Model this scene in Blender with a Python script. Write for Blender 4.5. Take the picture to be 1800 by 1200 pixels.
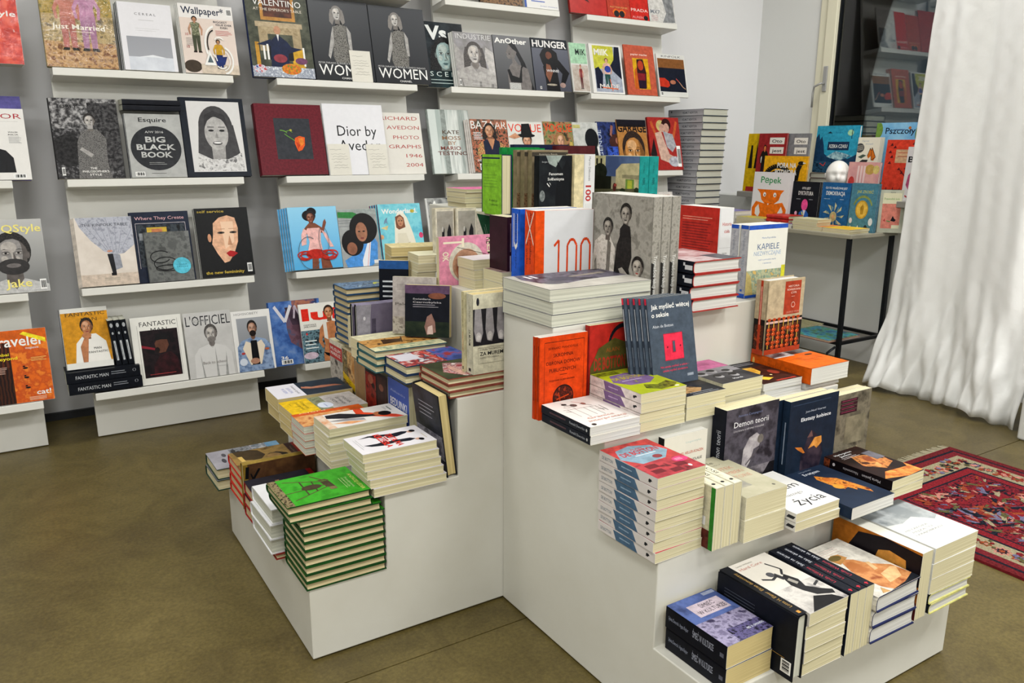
import bpy, math, random
from mathutils import Vector, Matrix
random.seed(7)
for o in list(bpy.data.objects): bpy.data.objects.remove(o)
SC = bpy.context.scene
COL = SC.collection
pi, sin, cos, rad = math.pi, math.sin, math.cos, math.radians

# ------------------------------------------------------------ camera
CAM_P = dict(yaw=32.3942, pitch=13.6731, roll=0.3238, f=1414.47)
def make_camera():
    y, p, r = (rad(CAM_P[k]) for k in ('yaw', 'pitch', 'roll'))
    fw = Vector((sin(y)*cos(p), cos(y)*cos(p), -sin(p)))
    rt = Vector((cos(y), -sin(y), 0)); up = rt.cross(fw)
    rt2 = cos(r)*rt + sin(r)*up; up2 = -sin(r)*rt + cos(r)*up
    cam = bpy.data.cameras.new('camera'); o = bpy.data.objects.new('camera', cam); COL.objects.link(o)
    cam.sensor_width = 36; cam.lens = 36*CAM_P['f']/1800; cam.clip_start = .05
    m = Matrix((rt2, up2, -fw)).transposed().to_4x4(); m.translation = Vector((-0.9581, 1.4521, 1.2716))
    o.matrix_world = m; SC.camera = o
make_camera()

# ------------------------------------------------------------ world, lamps, exposure
W = bpy.data.worlds.new('night_outside'); SC.world = W; W.use_nodes = True
W.node_tree.nodes['Background'].inputs[0].default_value = (.036, .046, .055, 1)
W.node_tree.nodes['Background'].inputs[1].default_value = 1
SC.view_settings.view_transform = 'Standard'; SC.view_settings.look = 'None'
SC.view_settings.exposure = 0; SC.view_settings.gamma = 1; SC.view_settings.use_curve_mapping = False
def lamp(x, y, z, size, power, col, tilt=(0, 0)):
    l = bpy.data.lights.new('ceiling_lamp', 'AREA'); l.shape = 'DISK'; l.size = size; l.energy = power; l.color = col
    l.spread = rad(178)
    o = bpy.data.objects.new('ceiling_lamp', l); COL.objects.link(o); o.location = (x, y, z); o.rotation_euler = (tilt[0], tilt[1], 0)
for lx in (-3.0, -1.0, 1.0, 2.9):
    for ly, pw in ((-1.3, 34), (1.2, 46), (3.9, 21)):
        lamp(lx, ly, 3.21, .8, pw*((1.55 if ly > 3 else 1.3) if lx > 2 else 1), (1, .992, .972))

# ------------------------------------------------------------ materials
def lin(h):
    h = h.lstrip('#')
    if len(h) == 3: h = ''.join(c*2 for c in h)
    v = [int(h[i:i+2], 16)/255 for i in (0, 2, 4)]
    o = [((c+.055)/1.055)**2.4 if c > .04045 else c/12.92 for c in v]
    return tuple(o)+(1,)
def ink(h):
    """printed colour: dark inks are a little deeper than their swatch"""
    o = lin(h)[:3]; m = max(o); k = .5+.5*min(1, m/.16)
    return tuple(c*k for c in o)+(1,)
MATS = {}
def mat(spec, rough=.42):
    """'#rrggbb' flat, 'N:a,b,c:scale[:stretch]' noise of colours, 'G:a,b' top to bottom print gradient"""
    key = (spec, rough)
    if key in MATS: return MATS[key]
    m = bpy.data.materials.new('print_'+str(len(MATS))); m.use_nodes = True
    nt = m.node_tree; b = nt.nodes['Principled BSDF']
    b.inputs['Roughness'].default_value = rough; b.inputs['Specular IOR Level'].default_value = .12
    if spec[0] == '#' or ':' not in spec:
        c = ink(spec); tc = nt.nodes.new('ShaderNodeTexCoord'); n = nt.nodes.new('ShaderNodeTexNoise'); n.inputs['Scale'].default_value = 42; n.inputs['Detail'].default_value = 5; n.inputs['Roughness'].default_value = .65
        rp = nt.nodes.new('ShaderNodeValToRGB'); k = .018 if c[0]+c[1]+c[2] > 1.7 else .22
        rp.color_ramp.elements[0].position = .36; rp.color_ramp.elements[1].position = .64
        rp.color_ramp.elements[0].color = tuple(v*(1-k) for v in c[:3])+(1,); rp.color_ramp.elements[1].color = tuple(min(1, v*(1+k*.8)) for v in c[:3])+(1,)
        nt.links.new(tc.outputs['Object'], n.inputs['Vector']); nt.links.new(n.outputs[0], rp.inputs[0]); nt.links.new(rp.outputs[0], b.inputs['Base Color'])
    else:
        parts = spec.split(':'); cols = parts[1].split(',')
        tc = nt.nodes.new('ShaderNodeTexCoord'); rp = nt.nodes.new('ShaderNodeValToRGB')
        if parts[0] == 'N':
            n = nt.nodes.new('ShaderNodeTexNoise'); n.inputs['Scale'].default_value = float(parts[2])*2.4; n.inputs['Detail'].default_value = 9
            n.inputs['Roughness'].default_value = .6; n.inputs['Distortion'].default_value = .12
            mp = nt.nodes.new('ShaderNodeMapping')
            if len(parts) > 3: mp.inputs['Scale'].default_value = (1, float(parts[3]), 1)
            nt.links.new(tc.outputs['Object'], mp.inputs[0]); nt.links.new(mp.outputs[0], n.inputs['Vector']); nt.links.new(n.outputs[0], rp.inputs[0])
            lo, hi = .40, .61
        elif parts[0] == 'W':
            n = nt.nodes.new('ShaderNodeTexWave'); n.inputs['Scale'].default_value = float(parts[2]); n.inputs['Distortion'].default_value = 4
            n.inputs['Detail'].default_value = 3
            nt.links.new(tc.outputs['Object'], n.inputs['Vector']); nt.links.new(n.outputs[1], rp.inputs[0]); lo, hi = .1, .9
        else:
            sp = nt.nodes.new('ShaderNodeSeparateXYZ'); nt.links.new(tc.outputs['UV'], sp.inputs[0])
            nt.links.new(sp.outputs[1], rp.inputs[0]); lo, hi = 0, 1
        r = rp.color_ramp
        while len(r.elements) < len(cols): r.elements.new(.5)
        for i, c in enumerate(cols):
            r.elements[i].position = lo+(hi-lo)*i/max(1, len(cols)-1); r.elements[i].color = ink(c)
        nt.links.new(rp.outputs[0], b.inputs['Base Color'])
    MATS[key] = m
    return m
def surf(name, col, rough=.5, metal=0, bump=0, bscale=80, mottle=None, mscale=3, spec=.5):
    m = bpy.data.materials.new(name); m.use_nodes = True; nt = m.node_tree; b = nt.nodes['Principled BSDF']
    b.inputs['Base Color'].default_value = lin(col); b.inputs['Roughness'].default_value = rough; b.inputs['Metallic'].default_value = metal
    b.inputs['Specular IOR Level'].default_value = spec
    tc = nt.nodes.new('ShaderNodeTexCoord')
    if mottle:
        n = nt.nodes.new('ShaderNodeTexNoise'); n.inputs['Scale'].default_value = mscale; n.inputs['Detail'].default_value = 8; n.inputs['Roughness'].default_value = .62
        nt.links.new(tc.outputs['Object'], n.inputs['Vector']); r = nt.nodes.new('ShaderNodeValToRGB')
        r.color_ramp.elements[0].position = .36; r.color_ramp.elements[0].color = lin(col)
        r.color_ramp.elements[1].position = .66; r.color_ramp.elements[1].color = lin(mottle)
        nt.links.new(n.outputs[0], r.inputs[0]); nt.links.new(r.outputs[0], b.inputs['Base Color'])
    if bump:
        n = nt.nodes.new('ShaderNodeTexNoise'); n.inputs['Scale'].default_value = bscale; n.inputs['Detail'].default_value = 4
        bp = nt.nodes.new('ShaderNodeBump'); bp.inputs['Strength'].default_value = bump; bp.inputs['Distance'].default_value = .002
        nt.links.new(tc.outputs['Object'], n.inputs['Vector']); nt.links.new(n.outputs[0], bp.inputs['Height']); nt.links.new(bp.outputs[0], b.inputs['Normal'])
    return m
def paper(name, a, b_):
    """page block: fine sheets along the thickness"""
    m = bpy.data.materials.new(name); m.use_nodes = True; nt = m.node_tree; b = nt.nodes['Principled BSDF']; b.inputs['Roughness'].default_value = .85
    tc = nt.nodes.new('ShaderNodeTexCoord'); mp = nt.nodes.new('ShaderNodeMapping'); mp.inputs['Scale'].default_value = (2, 2, 700)
    n = nt.nodes.new('ShaderNodeTexNoise'); n.inputs['Scale'].default_value = 1.3; n.inputs['Detail'].default_value = 3
    r = nt.nodes.new('ShaderNodeValToRGB'); r.color_ramp.elements[0].position = .35; r.color_ramp.elements[1].position = .6
    r.color_ramp.elements[0].color = lin(a); r.color_ramp.elements[1].color = lin(b_)
    nt.links.new(tc.outputs['Object'], mp.inputs[0]); nt.links.new(mp.outputs[0], n.inputs['Vector']); nt.links.new(n.outputs[0], r.inputs[0]); nt.links.new(r.outputs[0], b.inputs['Base Color'])
    return m
PAGES = {'cream': paper('cream_pages', '#b5ac88', '#d2caa6'), 'yellow': paper('yellow_pages', '#b3a06a', '#cfbd86'),
         'white': paper('white_pages', '#b4b3ae', '#d3d2cc'), 'grey': paper('pale_pages', '#a9aa9c', '#c9c9ba'), 'tan': paper('tan_pages', '#ab9c75', '#c4b58e')}
M_LACQ = surf('white_lacquer', '#d0cfc6', .38, bump=.06, bscale=14, mottle='#c8c6bb', mscale=2)
M_RACK = surf('white_board', '#d6d5ce', .4)
M_WALL = surf('painted_wall_grey', '#dededf', .85, bump=.15, bscale=60)
M_WALLR = surf('painted_wall_white', '#d6d7d4', .85, bump=.15, bscale=60)
M_DARKMETAL = surf('black_metal', '#14181e', .4, metal=.6)
M_STEEL = surf('brushed_steel', '#a8a8a6', .45, metal=.5)

# ------------------------------------------------------------ mesh helpers
def link(name, me, parent=None, **props):
    o = bpy.data.objects.new(name, me); COL.objects.link(o)
    if parent: o.parent = parent
    for k, v in props.items(): o[k] = v
    return o
def mesh(name, V, F, mats, mi=None, smooth=False):
    me = bpy.data.meshes.new(name); me.from_pydata(V, [], F)
    for m in mats: me.materials.append(m)
    if mi: me.polygons.foreach_set('material_index', mi)
    if smooth: me.polygons.foreach_set('use_smooth', [True]*len(me.polygons))
    me.update(); return me
def box_vf(x0, y0, z0, x1, y1, z1, n=0):
    V = [(x0, y0, z0), (x1, y0, z0), (x1, y1, z0), (x0, y1, z0), (x0, y0, z1), (x1, y0, z1), (x1, y1, z1), (x0, y1, z1)]
    F = [(0, 3, 2, 1), (4, 5, 6, 7), (0, 1, 5, 4), (1, 2, 6, 5), (2, 3, 7, 6), (3, 0, 4, 7)]
    return V, [tuple(i+n for i in f) for f in F]
def boxes(name, L, m, parent=None, bevel=0, **props):
    V, F = [], []
    for b in L:
        v, f = box_vf(*b, n=len(V)); V += v; F += f
    o = link(name, mesh(name, V, F, [m]), parent, **props)
    if bevel:
        md = o.modifiers.new('bevel', 'BEVEL'); md.width = bevel; md.segments = 2; md.limit_method = 'ANGLE'
    return o
def prism(name, prof, axis, a0, a1, m, parent=None, bevel=0, **props):
    """extrude a 2D outline along an axis ('x': prof is (y,z), 'y': prof is (x,z))"""
    n = len(prof)
    mk = (lambda p, a: (a, p[0], p[1])) if axis == 'x' else ((lambda p, a: (p[0], a, p[1])) if axis == 'y' else (lambda p, a: (p[0], p[1], a)))
    V = [mk(p, a0) for p in prof]+[mk(p, a1) for p in prof]
    F = [tuple(range(n)), tuple(range(2*n-1, n-1, -1))]+[(i, n+i, n+(i+1) % n, (i+1) % n) for i in range(n)]
    me = mesh(name, V, F, [m])
    import bmesh
    bm = bmesh.new(); bm.from_mesh(me); bmesh.ops.recalc_face_normals(bm, faces=bm.faces); bm.to_mesh(me); bm.free()
    o = link(name, me, parent, **props)
    if bevel:
        md = o.modifiers.new('bevel', 'BEVEL'); md.width = bevel; md.segments = 2; md.limit_method = 'ANGLE'
    return o
def tube(name, pts, r, m, parent=None, seg=10, **props):
    V, F = [], []
    for i, p in enumerate(pts):
        p = Vector(p); d = (Vector(pts[min(i+1, len(pts)-1)])-Vector(pts[max(i-1, 0)])).normalized()
        a = d.cross(Vector((0, 0, 1)) if abs(d.z) < .9 else Vector((1, 0, 0))).normalized(); b = d.cross(a)
        for k in range(seg):
            t = 2*pi*k/seg; V.append(tuple(p+(a*cos(t)+b*sin(t))*r))
    for i in range(len(pts)-1):
        for k in range(seg):
            F.append((i*seg+k, i*seg+(k+1) % seg, (i+1)*seg+(k+1) % seg, (i+1)*seg+k))
    F.append(tuple(range(seg))[::-1]); F.append(tuple((len(pts)-1)*seg+k for k in range(seg)))
    return link(name, mesh(name, V, F, [m], smooth=True), parent, **props)
def empty(name, loc, label, cat, group=None, mw=None):
    o = bpy.data.objects.new(name, None); COL.objects.link(o); o.empty_display_size = .02
    if mw is not None: o.matrix_world = mw
    else: o.location = loc
    o['label'] = label; o['category'] = cat
    if group: o['group'] = group
    return o

# ------------------------------------------------------------ flat print: shapes and lettering laid on covers
def R(x0, y0, x1, y1, c): return ('p', [(x0, y0), (x1, y0), (x1, y1), (x0, y1)], c)
def E(cx, cy, rx, ry, c, n=18, a0=0, a1=360): return ('p', [(cx+rx*cos(rad(a0+(a1-a0)*i/n)), cy+ry*sin(rad(a0+(a1-a0)*i/n))) for i in range(n)], c)
def Pg(c, *q): return ('p', [(q[i], q[i+1]) for i in range(0, len(q), 2)], c)
def T(s, x, y, h, c, w=None, rot=0, b=0): return ('t', s, x, y, h, c, w, rot, b)
def Ln(x0, y, x1, n, dy, c, th=.006):
    out = []; rnd = random.Random(int(1000*(x0+y+x1))+n)
    for i in range(n):
        e = x1-(x1-x0)*rnd.random()*.25; out.append(R(x0, y-i*dy, e, y-i*dy+th, c))
    return out
def St(c, th, *q):
    """stroke polyline"""
    P = [(q[i], q[i+1]) for i in range(0, len(q), 2)]; out = []
    for (ax, ay), (bx, by) in zip(P, P[1:]):
        d = math.hypot(bx-ax, by-ay) or 1; nx, ny = -(by-ay)/d*th/2, (bx-ax)/d*th/2
        out.append(('p', [(ax-nx, ay-ny), (bx-nx, by-ny), (bx+nx, by+ny), (ax+nx, ay+ny)], c))
    return out
def ring(cx, cy, rx, ry, th, c, a0=0, a1=360, n=16):
    q = []
    for i in range(n+1):
        t = rad(a0+(a1-a0)*i/n); q += [cx+rx*cos(t), cy+ry*sin(t)]
    return St(c, th, *q)
def mixc(a, b, t):
    if a[0] != '#': return a
    h = lambda q: [int((q[1:] if len(q) > 4 else ''.join(c*2 for c in q[1:]))[i:i+2], 16) for i in (0, 2, 4)]
    return '#%02x%02x%02x' % tuple(int(u*(1-t)+v*t) for u, v in zip(h(a), h(b)))
def face(cx, cy, r, skin, hair, long=0, lips='#9c4a44', eye='#20191a', body=None, bw=2.6, dk=None):
    """portrait print: hair, neck, shoulders, modelled head, brows, eyes, nose, mouth (r = half head height, in cover heights)"""
    x = r/.76; o = []
    sd, sl, sm = mixc(skin, '#1a100c', .38), mixc(skin, '#fff2e2', .28), mixc(skin, '#1a100c', .17)
    if skin[0] == '#' and len(skin) == 7 and abs(int(skin[1:3], 16)-int(skin[5:7], 16)) < 16: lips = mixc(skin, '#201c1c', .5)
    hl = mixc(hair, '#b0a090', .22); hn = 'N:%s,%s:70' % (hair, hl) if hair[0] == '#' else hair
    if long: o.append(('p', [(cx-.9*x, cy+.6*r), (cx-1.12*x, cy-.2*r), (cx-1.2*x, cy-long*r), (cx-.8*x, cy-long*r-.5*r), (cx-.45*x, cy-.9*r), (cx+.45*x, cy-.9*r), (cx+.75*x, cy-long*r-.4*r), (cx+1.15*x, cy-long*r), (cx+1.08*x, cy-.2*r), (cx+.9*x, cy+.6*r)], hn))
    o.append(E(cx, cy+.2*r, .82*x, .98*r, hn, 22))
    o.append(('p', [(cx-.33*x, cy-.5*r), (cx-.38*x, cy-1.5*r), (cx+.38*x, cy-1.5*r), (cx+.33*x, cy-.5*r)], sd))
    if body:
        o.append(('p', [(cx-.38*x, cy-1.2*r), (cx-bw*.72*x, cy-1.6*r), (cx-bw*x, cy-2.4*r), (cx-bw*1.08*x, -.1), (cx+bw*1.08*x, -.1), (cx+bw*x, cy-2.4*r), (cx+bw*.72*x, cy-1.6*r), (cx+.38*x, cy-1.2*r), (cx, cy-1.75*r)], body))
        if body[0] == '#':
            bd = mixc(body, '#000000', .25)
            o += [('p', [(cx+.3*x, cy-1.5*r), (cx+.15*x, -.1), (cx+.5*x, -.1)], bd), ('p', [(cx-bw*.7*x, cy-2.2*r), (cx-bw*.62*x, -.1), (cx-bw*.5*x, -.1)], bd), ('p', [(cx+bw*.7*x, cy-2.2*r), (cx+bw*.5*x, -.1), (cx+bw*.7*x, -.1)], bd)]
    P = lambda *q: [(cx+q[i]*x, cy+q[i+1]*r) for i in range(0, len(q), 2)]
    for s in (-1, 1): o.append(E(cx+s*.66*x, cy-.02*r, .09*x, .2*r, sd, 10))
    o.append(('p', P(-.64, .45, -.66, 0, -.56, -.5, -.3, -.88, 0, -.98, .3, -.88, .56, -.5, .66, 0, .64, .45, .4, .85, -.4, .85), sd))
    o.append(('p', P(-.62, .45, -.62, 0, -.52, -.48, -.28, -.84, -.02, -.93, .2, -.84, .38, -.45, .44, 0, .42, .45, .3, .85, -.4, .85), skin))
    o.append(E(cx-.12*x, cy+.38*r, .34*x, .3*r, sl, 16)); o.append(E(cx-.34*x, cy-.2*r, .15*x, .17*r, sl, 12)); o.append(E(cx+.2*x, cy-.2*r, .1*x, .13*r, sl if r > .1 else skin, 10))
    o.append(E(cx, cy-.74*r, .14*x, .1*r, sl, 10))
    for s in (-1, 1):
        o.append(E(cx+s*.27*x, cy+.1*r, .19*x, .12*r, sm, 12))
        o.append(('p', [(cx+s*.27*x+u*.15*x, cy+.09*r+v*r) for u, v in ((-1, -.01), (-.4, .05), (.4, .05), (1, 0), (.4, -.035), (-.4, -.035))], mixc('#d8d0c8', skin, .4) if r > .11 else eye))
        o.append(E(cx+s*.27*x, cy+.095*r, .06*x, .05*r, eye, 10))
        o.append(('p', [(cx+s*.27*x+u*.17*x, cy+.11*r+v*r) for u, v in ((-1, -.02), (-.3, .045), (.5, .045), (1, 0), (.5, .02), (-.3, .02))], eye))
        o.append(('p', [(cx+s*.28*x-s*.16*x, cy+.24*r), (cx+s*.28*x+s*.04*x, cy+.31*r), (cx+s*.28*x+s*.2*x, cy+.25*r), (cx+s*.28*x+s*.04*x, cy+.27*r)], mixc(hair, skin, .15)))
    o.append(('p', P(.06, .15, .03, -.15, .14, -.28, .04, -.36, .2, -.3, .13, -.1), sd)); o.append(('p', P(-.05, .1, -.03, -.2, .03, -.28, .03, .1), sl))
    o.append(E(cx+.01*x, cy-.33*r, .1*x, .03*r, sd, 8))
    o.append(('p', P(-.22, -.54, -.08, -.48, 0, -.5, .08, -.48, .22, -.54, .08, -.64, -.08, -.64), lips)); o.append(('p', P(-.2, -.54, 0, -.56, .2, -.54, 0, -.545), mixc(lips, '#000000', .5)))
    o.append(('p', P(-.7, .05, -.7, .6, -.42, .98, 0, 1.12, .42, .98, .7, .6, .7, .05, .6, .38, .42, .66, .1, .82, -.2, .78, -.48, .6, -.6, .34), hn))
    return o
def fig(cx, y0, h, skin, hair, top, bot, shoe='#222', arms=None, lean=0):
    """standing person, h in cover heights"""
    u = h/8; x = u/.75; arms = arms or top; L = lean
    P = lambda *q: [(cx+q[i]*x+L*q[i+1]*x, y0+q[i+1]*u) for i in range(0, len(q), 2)]
    return [('p', P(-.85, 4.2, -.75, .3, -.15, .3, 0, 3.4, .15, .3, .75, .3, .85, 4.2), bot),
            ('p', P(-.8, .35, -.95, 0, -.15, 0, -.15, .35), shoe), ('p', P(.15, .35, .15, 0, .95, 0, .8, .35), shoe),
            ('p', P(-1.0, 6.5, -1.55, 5.2, -1.35, 3.9, -1.05, 3.9, -1.15, 5.1, -.7, 6), arms), ('p', P(1.0, 6.5, 1.55, 5.2, 1.35, 3.9, 1.05, 3.9, 1.15, 5.1, .7, 6), arms),
            ('p', P(-1.0, 6.55, -.75, 5.2, -.85, 3.8, .85, 3.8, .75, 5.2, 1.0, 6.55, .3, 6.8, -.3, 6.8), top),
            ('p', P(-.2, 6.5, -.2, 7.1, .2, 7.1, .2, 6.5), skin),
            E(cx+L*7.5*x, y0+7.5*u, .58*x, .62*u, hair, 12), E(cx+L*7.4*x, y0+7.35*u, .4*x, .5*u, skin, 12)]
def bars(x, y, w, h, c='#222', bg='#e8e8e6', n=9):
    o = [R(x, y, x+w, y+h, bg)]
    for i in range(n): o.append(R(x+w*(.1+.8*i/n), y+h*.15, x+w*(.1+.8*i/n)+w*(.03+.03*((i*7) % 3)), y+h*.85, c))
    return o
def flatten(a):
    out = []
    for q in a:
        if isinstance(q, list): out += flatten(q)
        else: out.append(q)
    return out
TXT = {}
def prepare_text(arts):
    want = set()
    for a in arts:
        for q in a:
            if q[0] == 't': want.add((q[1], q[8]))
    obs = []
    for s, b in want:
        cu = bpy.data.curves.new('t', 'FONT'); cu.body = s; cu.size = 1; cu.resolution_u = 2; cu.offset = b*.013; cu.space_character = 1.0
        o = bpy.data.objects.new('t', cu); COL.objects.link(o); obs.append((s, b, o, cu))
    dg = bpy.context.evaluated_depsgraph_get()
    for s, b, o, cu in obs:
        e = o.evaluated_get(dg); me = e.to_mesh()
        V = [(v.co.x, v.co.y) for v in me.vertices]; F = [tuple(p.vertices) for p in me.polygons]
        e.to_mesh_clear()
        if V:
            x0 = min(v[0] for v in V); x1 = max(v[0] for v in V)
            V = [((v[0]-x0)/.73, v[1]/.73) for v in V]; TXT[(s, b)] = (V, F, max(1e-4, (x1-x0)/.73))
    for s, b, o, cu in obs:
        bpy.data.objects.remove(o); bpy.data.curves.remove(cu)
def clip(poly):
    for ax, lim, sg in ((0, 0, 1), (0, 1, -1), (1, 0, 1), (1, 1, -1)):
        out = []; n = len(poly)
        for i in range(n):
            a, b = poly[i], poly[(i+1) % n]; da = (a[ax]-lim)*sg; db = (b[ax]-lim)*sg
            if da >= 0: out.append(a)
            if da*db < 0:
                t = da/(da-db); out.append((a[0]+(b[0]-a[0])*t, a[1]+(b[1]-a[1])*t))
        poly = out
        if len(poly) < 3: return None
    return poly
PRINTS = {}
LAY = .00004
def print_mesh(key, art, Wd, Ht, rough=.42):
    """lay the print shapes on a Wd x Ht rectangle in the local xy plane, facing +z"""
    k = (key, round(Wd, 4), round(Ht, 4))
    if k in PRINTS: return PRINTS[k]
    V, F, MI, mats, UV = [], [], [], [], []
    z = .00015
    for q in art:
        z += LAY
        m = mat(q[2] if q[0] == 'p' else q[5], rough)
        if m not in mats: mats.append(m)
        mi = mats.index(m)
        if q[0] == 'p':
            P = clip(q[1])
            if not P: continue
            ar = sum(P[i][0]*P[(i+1) % len(P)][1]-P[(i+1) % len(P)][0]*P[i][1] for i in range(len(P)))
            if ar < 0: P = P[::-1]
            n = len(V); V += [(p[0]*Wd, p[1]*Ht, z) for p in P]; F.append(tuple(range(n, n+len(P)))); MI.append(mi)
        else:
            _, s, x, y, h, c, w, rot, b = q
            if (s, b) not in TXT: continue
            tv, tf, tw = TXT[(s, b)]; sy = h*Ht
            vert = abs(rot) > 45
            sx = (w*(Ht if vert else Wd)/tw) if w else sy*.92
            cr, sr = cos(rad(rot)), sin(rad(rot)); n = len(V)
            pts = [(x*Wd+a*sx*cr-bb*sy*sr, y*Ht+a*sx*sr+bb*sy*cr) for a, bb in tv]
            if any(p[0] < -.001 or p[0] > Wd+.001 or p[1] < -.001 or p[1] > Ht+.001 for p in pts):
                for f in tf:
                    P = clip([(pts[i][0]/Wd, pts[i][1]/Ht) for i in f])
                    if P:
                        n = len(V); V += [(p[0]*Wd, p[1]*Ht, z) for p in P]; F.append(tuple(range(n, n+len(P)))); MI.append(mi)
            else:
                V += [(p[0], p[1], z) for p in pts]; F += [tuple(i+n for i in f) for f in tf]; MI += [mi]*len(tf)
    me = mesh('print_'+key, V, F, mats, MI)
    uv = me.uv_layers.new(name='uv')
    for l in me.loops:
        v = me.vertices[l.vertex_index].co; uv.data[l.index].uv = (v.x/Wd, v.y/Ht)
    PRINTS[k] = me
    return me

# ------------------------------------------------------------ books
BMESH = {}
def soft_mesh(Wd, Ht, Tk, kind, cov, spi, edge):
    """cover wrap: front board, spine, back board; local x = spine to fore-edge, y = foot to head, z = back to front"""
    k = ('c', round(Wd, 4), round(Ht, 4), round(Tk, 4), kind, cov, spi, edge)
    if k in BMESH: return BMESH[k]
    t = .0028 if kind == 'hard' else .0007
    if kind == 'hard':
        o = [(Wd, Tk), (.007, Tk), (.0035, Tk-.0012), (-.001, Tk*.82), (-.0025, Tk*.5), (-.001, Tk*.18), (.0035, .0012), (.007, 0), (Wd, 0)]
        i_ = [(Wd, Tk-t), (.008, Tk-t), (.005, Tk-t-.0006), (.0014, Tk*.8), (.0004, Tk*.5), (.0014, Tk*.2), (.005, t+.0006), (.008, t), (Wd, t)]
    else:
        o = [(Wd, Tk), (.002, Tk), (.0005, Tk-.0005), (0, Tk*.75), (0, Tk*.25), (.0005, .0005), (.002, 0), (Wd, 0)]
        i_ = [(Wd, Tk-t), (.002, Tk-t), (.0011, Tk-t-.0003), (t, Tk*.75), (t, Tk*.25), (.0011, t+.0003), (.002, t), (Wd, t)]
    n = len(o); V = []
    for y in (0, Ht):
        V += [(a, y, b) for a, b in o]+[(a, y, b) for a, b in i_]
    F, MI = [], []
    for j in range(n-1):
        F.append((j, 2*n+j, 2*n+j+1, j+1)); MI.append(0 if j in (0, n-2) else 1)
        F.append((n+j, n+j+1, 3*n+j+1, 3*n+j)); MI.append(2)
        F.append((j, j+1, n+j+1, n+j)); MI.append(2)
        F.append((2*n+j, 3*n+j, 3*n+j+1, 2*n+j+1)); MI.append(2)
    for a, b in ((0, 1), (n-1, 0)):
        F.append((a, n+a, 3*n+a, 2*n+a) if a == 0 else (a, 2*n+a, 3*n+a, n+a)); MI.append(2)
    me = mesh('cover', V, F, [mat(cov, .4), mat(spi, .4), mat(edge, .45)], MI)
    BMESH[k] = me
    return me
def page_mesh(Wd, Ht, Tk, kind, pg):
    k = ('p', round(Wd, 4), round(Ht, 4), round(Tk, 4), kind, pg)
    if k in BMESH: return BMESH[k]
    if kind == 'hard': t, ins, x0 = .003, .0035, .0045
    else: t, ins, x0 = .00085, .0005, .0013
    xr = Wd-ins
    prof = [(x0, t), (xr, t), (xr-(.0025 if kind == 'hard' else .0006), Tk*.3), (xr-(.0035 if kind == 'hard' else .001), Tk*.5), (xr-(.0025 if kind == 'hard' else .0006), Tk*.7), (xr, Tk-t), (x0, Tk-t)]
    n = len(prof); V = [(a, ins, b) for a, b in prof]+[(a, Ht-ins, b) for a, b in prof]
    F = [tuple(range(n)), tuple(range(2*n-1, n-1, -1))]+[(i, n+i, n+(i+1) % n, (i+1) % n) for i in range(n)]
    me = mesh('pages', V, F, [PAGES[pg]])
    BMESH[k] = me
    return me
ART = {}; SP = {}
X_, Y_, Z_ = Vector((1, 0, 0)), Vector((0, 1, 0)), Vector((0, 0, 1))
def frame(o, ex, ey, ez):
    m = Matrix((ex, ey, ez)).transposed().to_4x4(); m.translation = Vector(o); return m
def book(label, mw, Wd, Ht, Tk, cov='#ddd', spi=None, edge=None, kind='soft', pg='cream', art=None, sp=None, smode=1, back=None,
         name=None, cat='book', group=None, rough=.42):
    spi = spi or cov; edge = edge or (cov if kind == 'hard' else '#d6d2c4')
    name = name or ('hardcover_book' if kind == 'hard' else 'paperback_book')
    e = empty(name, (0, 0, 0), label, cat, group, mw)
    cv = link('cover', soft_mesh(Wd, Ht, Tk, kind, cov, spi, edge), e)
    link('pages', page_mesh(Wd, Ht, Tk, kind, pg), e)
    if art:
        o = link('cover_print', print_mesh(art, ART[art], Wd-.0008, Ht-.0008, rough), cv); o.location = (.0004, .0004, Tk)
    if back:
        o = link('back_print', print_mesh(back, ART[back], Wd-.0008, Ht-.0008, rough), cv)
        o.matrix_local = frame((Wd-.0004, .0004, 0), -X_, Y_, -Z_)
    if sp:
        if smode == 3:
            o = link('spine_print', print_mesh(sp, SP[sp], Tk*.9, Ht-.001), cv); fr = frame((-.0002, .0005, Tk*.05), Z_, Y_, -X_)
        elif smode == 1:
            o = link('spine_print', print_mesh(sp, SP[sp], Ht-.001, Tk*.9), cv); fr = frame((-.0002, Ht-.0005, Tk*.05), -Y_, Z_, -X_)
        else:
            o = link('spine_print', print_mesh(sp, SP[sp], Ht-.001, Tk*.9), cv); fr = frame((-.0002, .0005, Tk*.95), Y_, -Z_, -X_)
        if kind == 'hard': fr.translation += Vector((-.0026, 0, 0))
        o.matrix_local = fr
    return e
ORD = ['topmost', 'second from the top', 'third from the top', 'fourth from the top', 'fifth from the top', 'sixth from the top', 'seventh from the top', 'eighth from the top',
       'ninth from the top', 'tenth from the top', 'eleventh from the top', 'twelfth from the top', 'thirteenth from the top', 'fourteenth from the top', 'fifteenth from the top', 'sixteenth from the top', 'seventeenth from the top', 'eighteenth from the top']
FLAT = {'x': (X_, Y_), '-y': (-Y_, X_), '-x': (-X_, -Y_), 'y': (Y_, -X_)}
def flat_frame(ori, x, y, dx, dy, z, yaw=0):
    ex, ey = FLAT[ori]
    o = {'x': (x, y), '-y': (x, y+dy), '-x': (x+dx, y+dy), 'y': (x+dx, y)}[ori]
    c = Vector((x+dx/2, y+dy/2, z)); r = Matrix.Rotation(rad(yaw), 4, 'Z')
    return Matrix.Translation(c) @ r @ Matrix.Translation(-c) @ frame((o[0], o[1], z), ex, ey, Z_)
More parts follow.
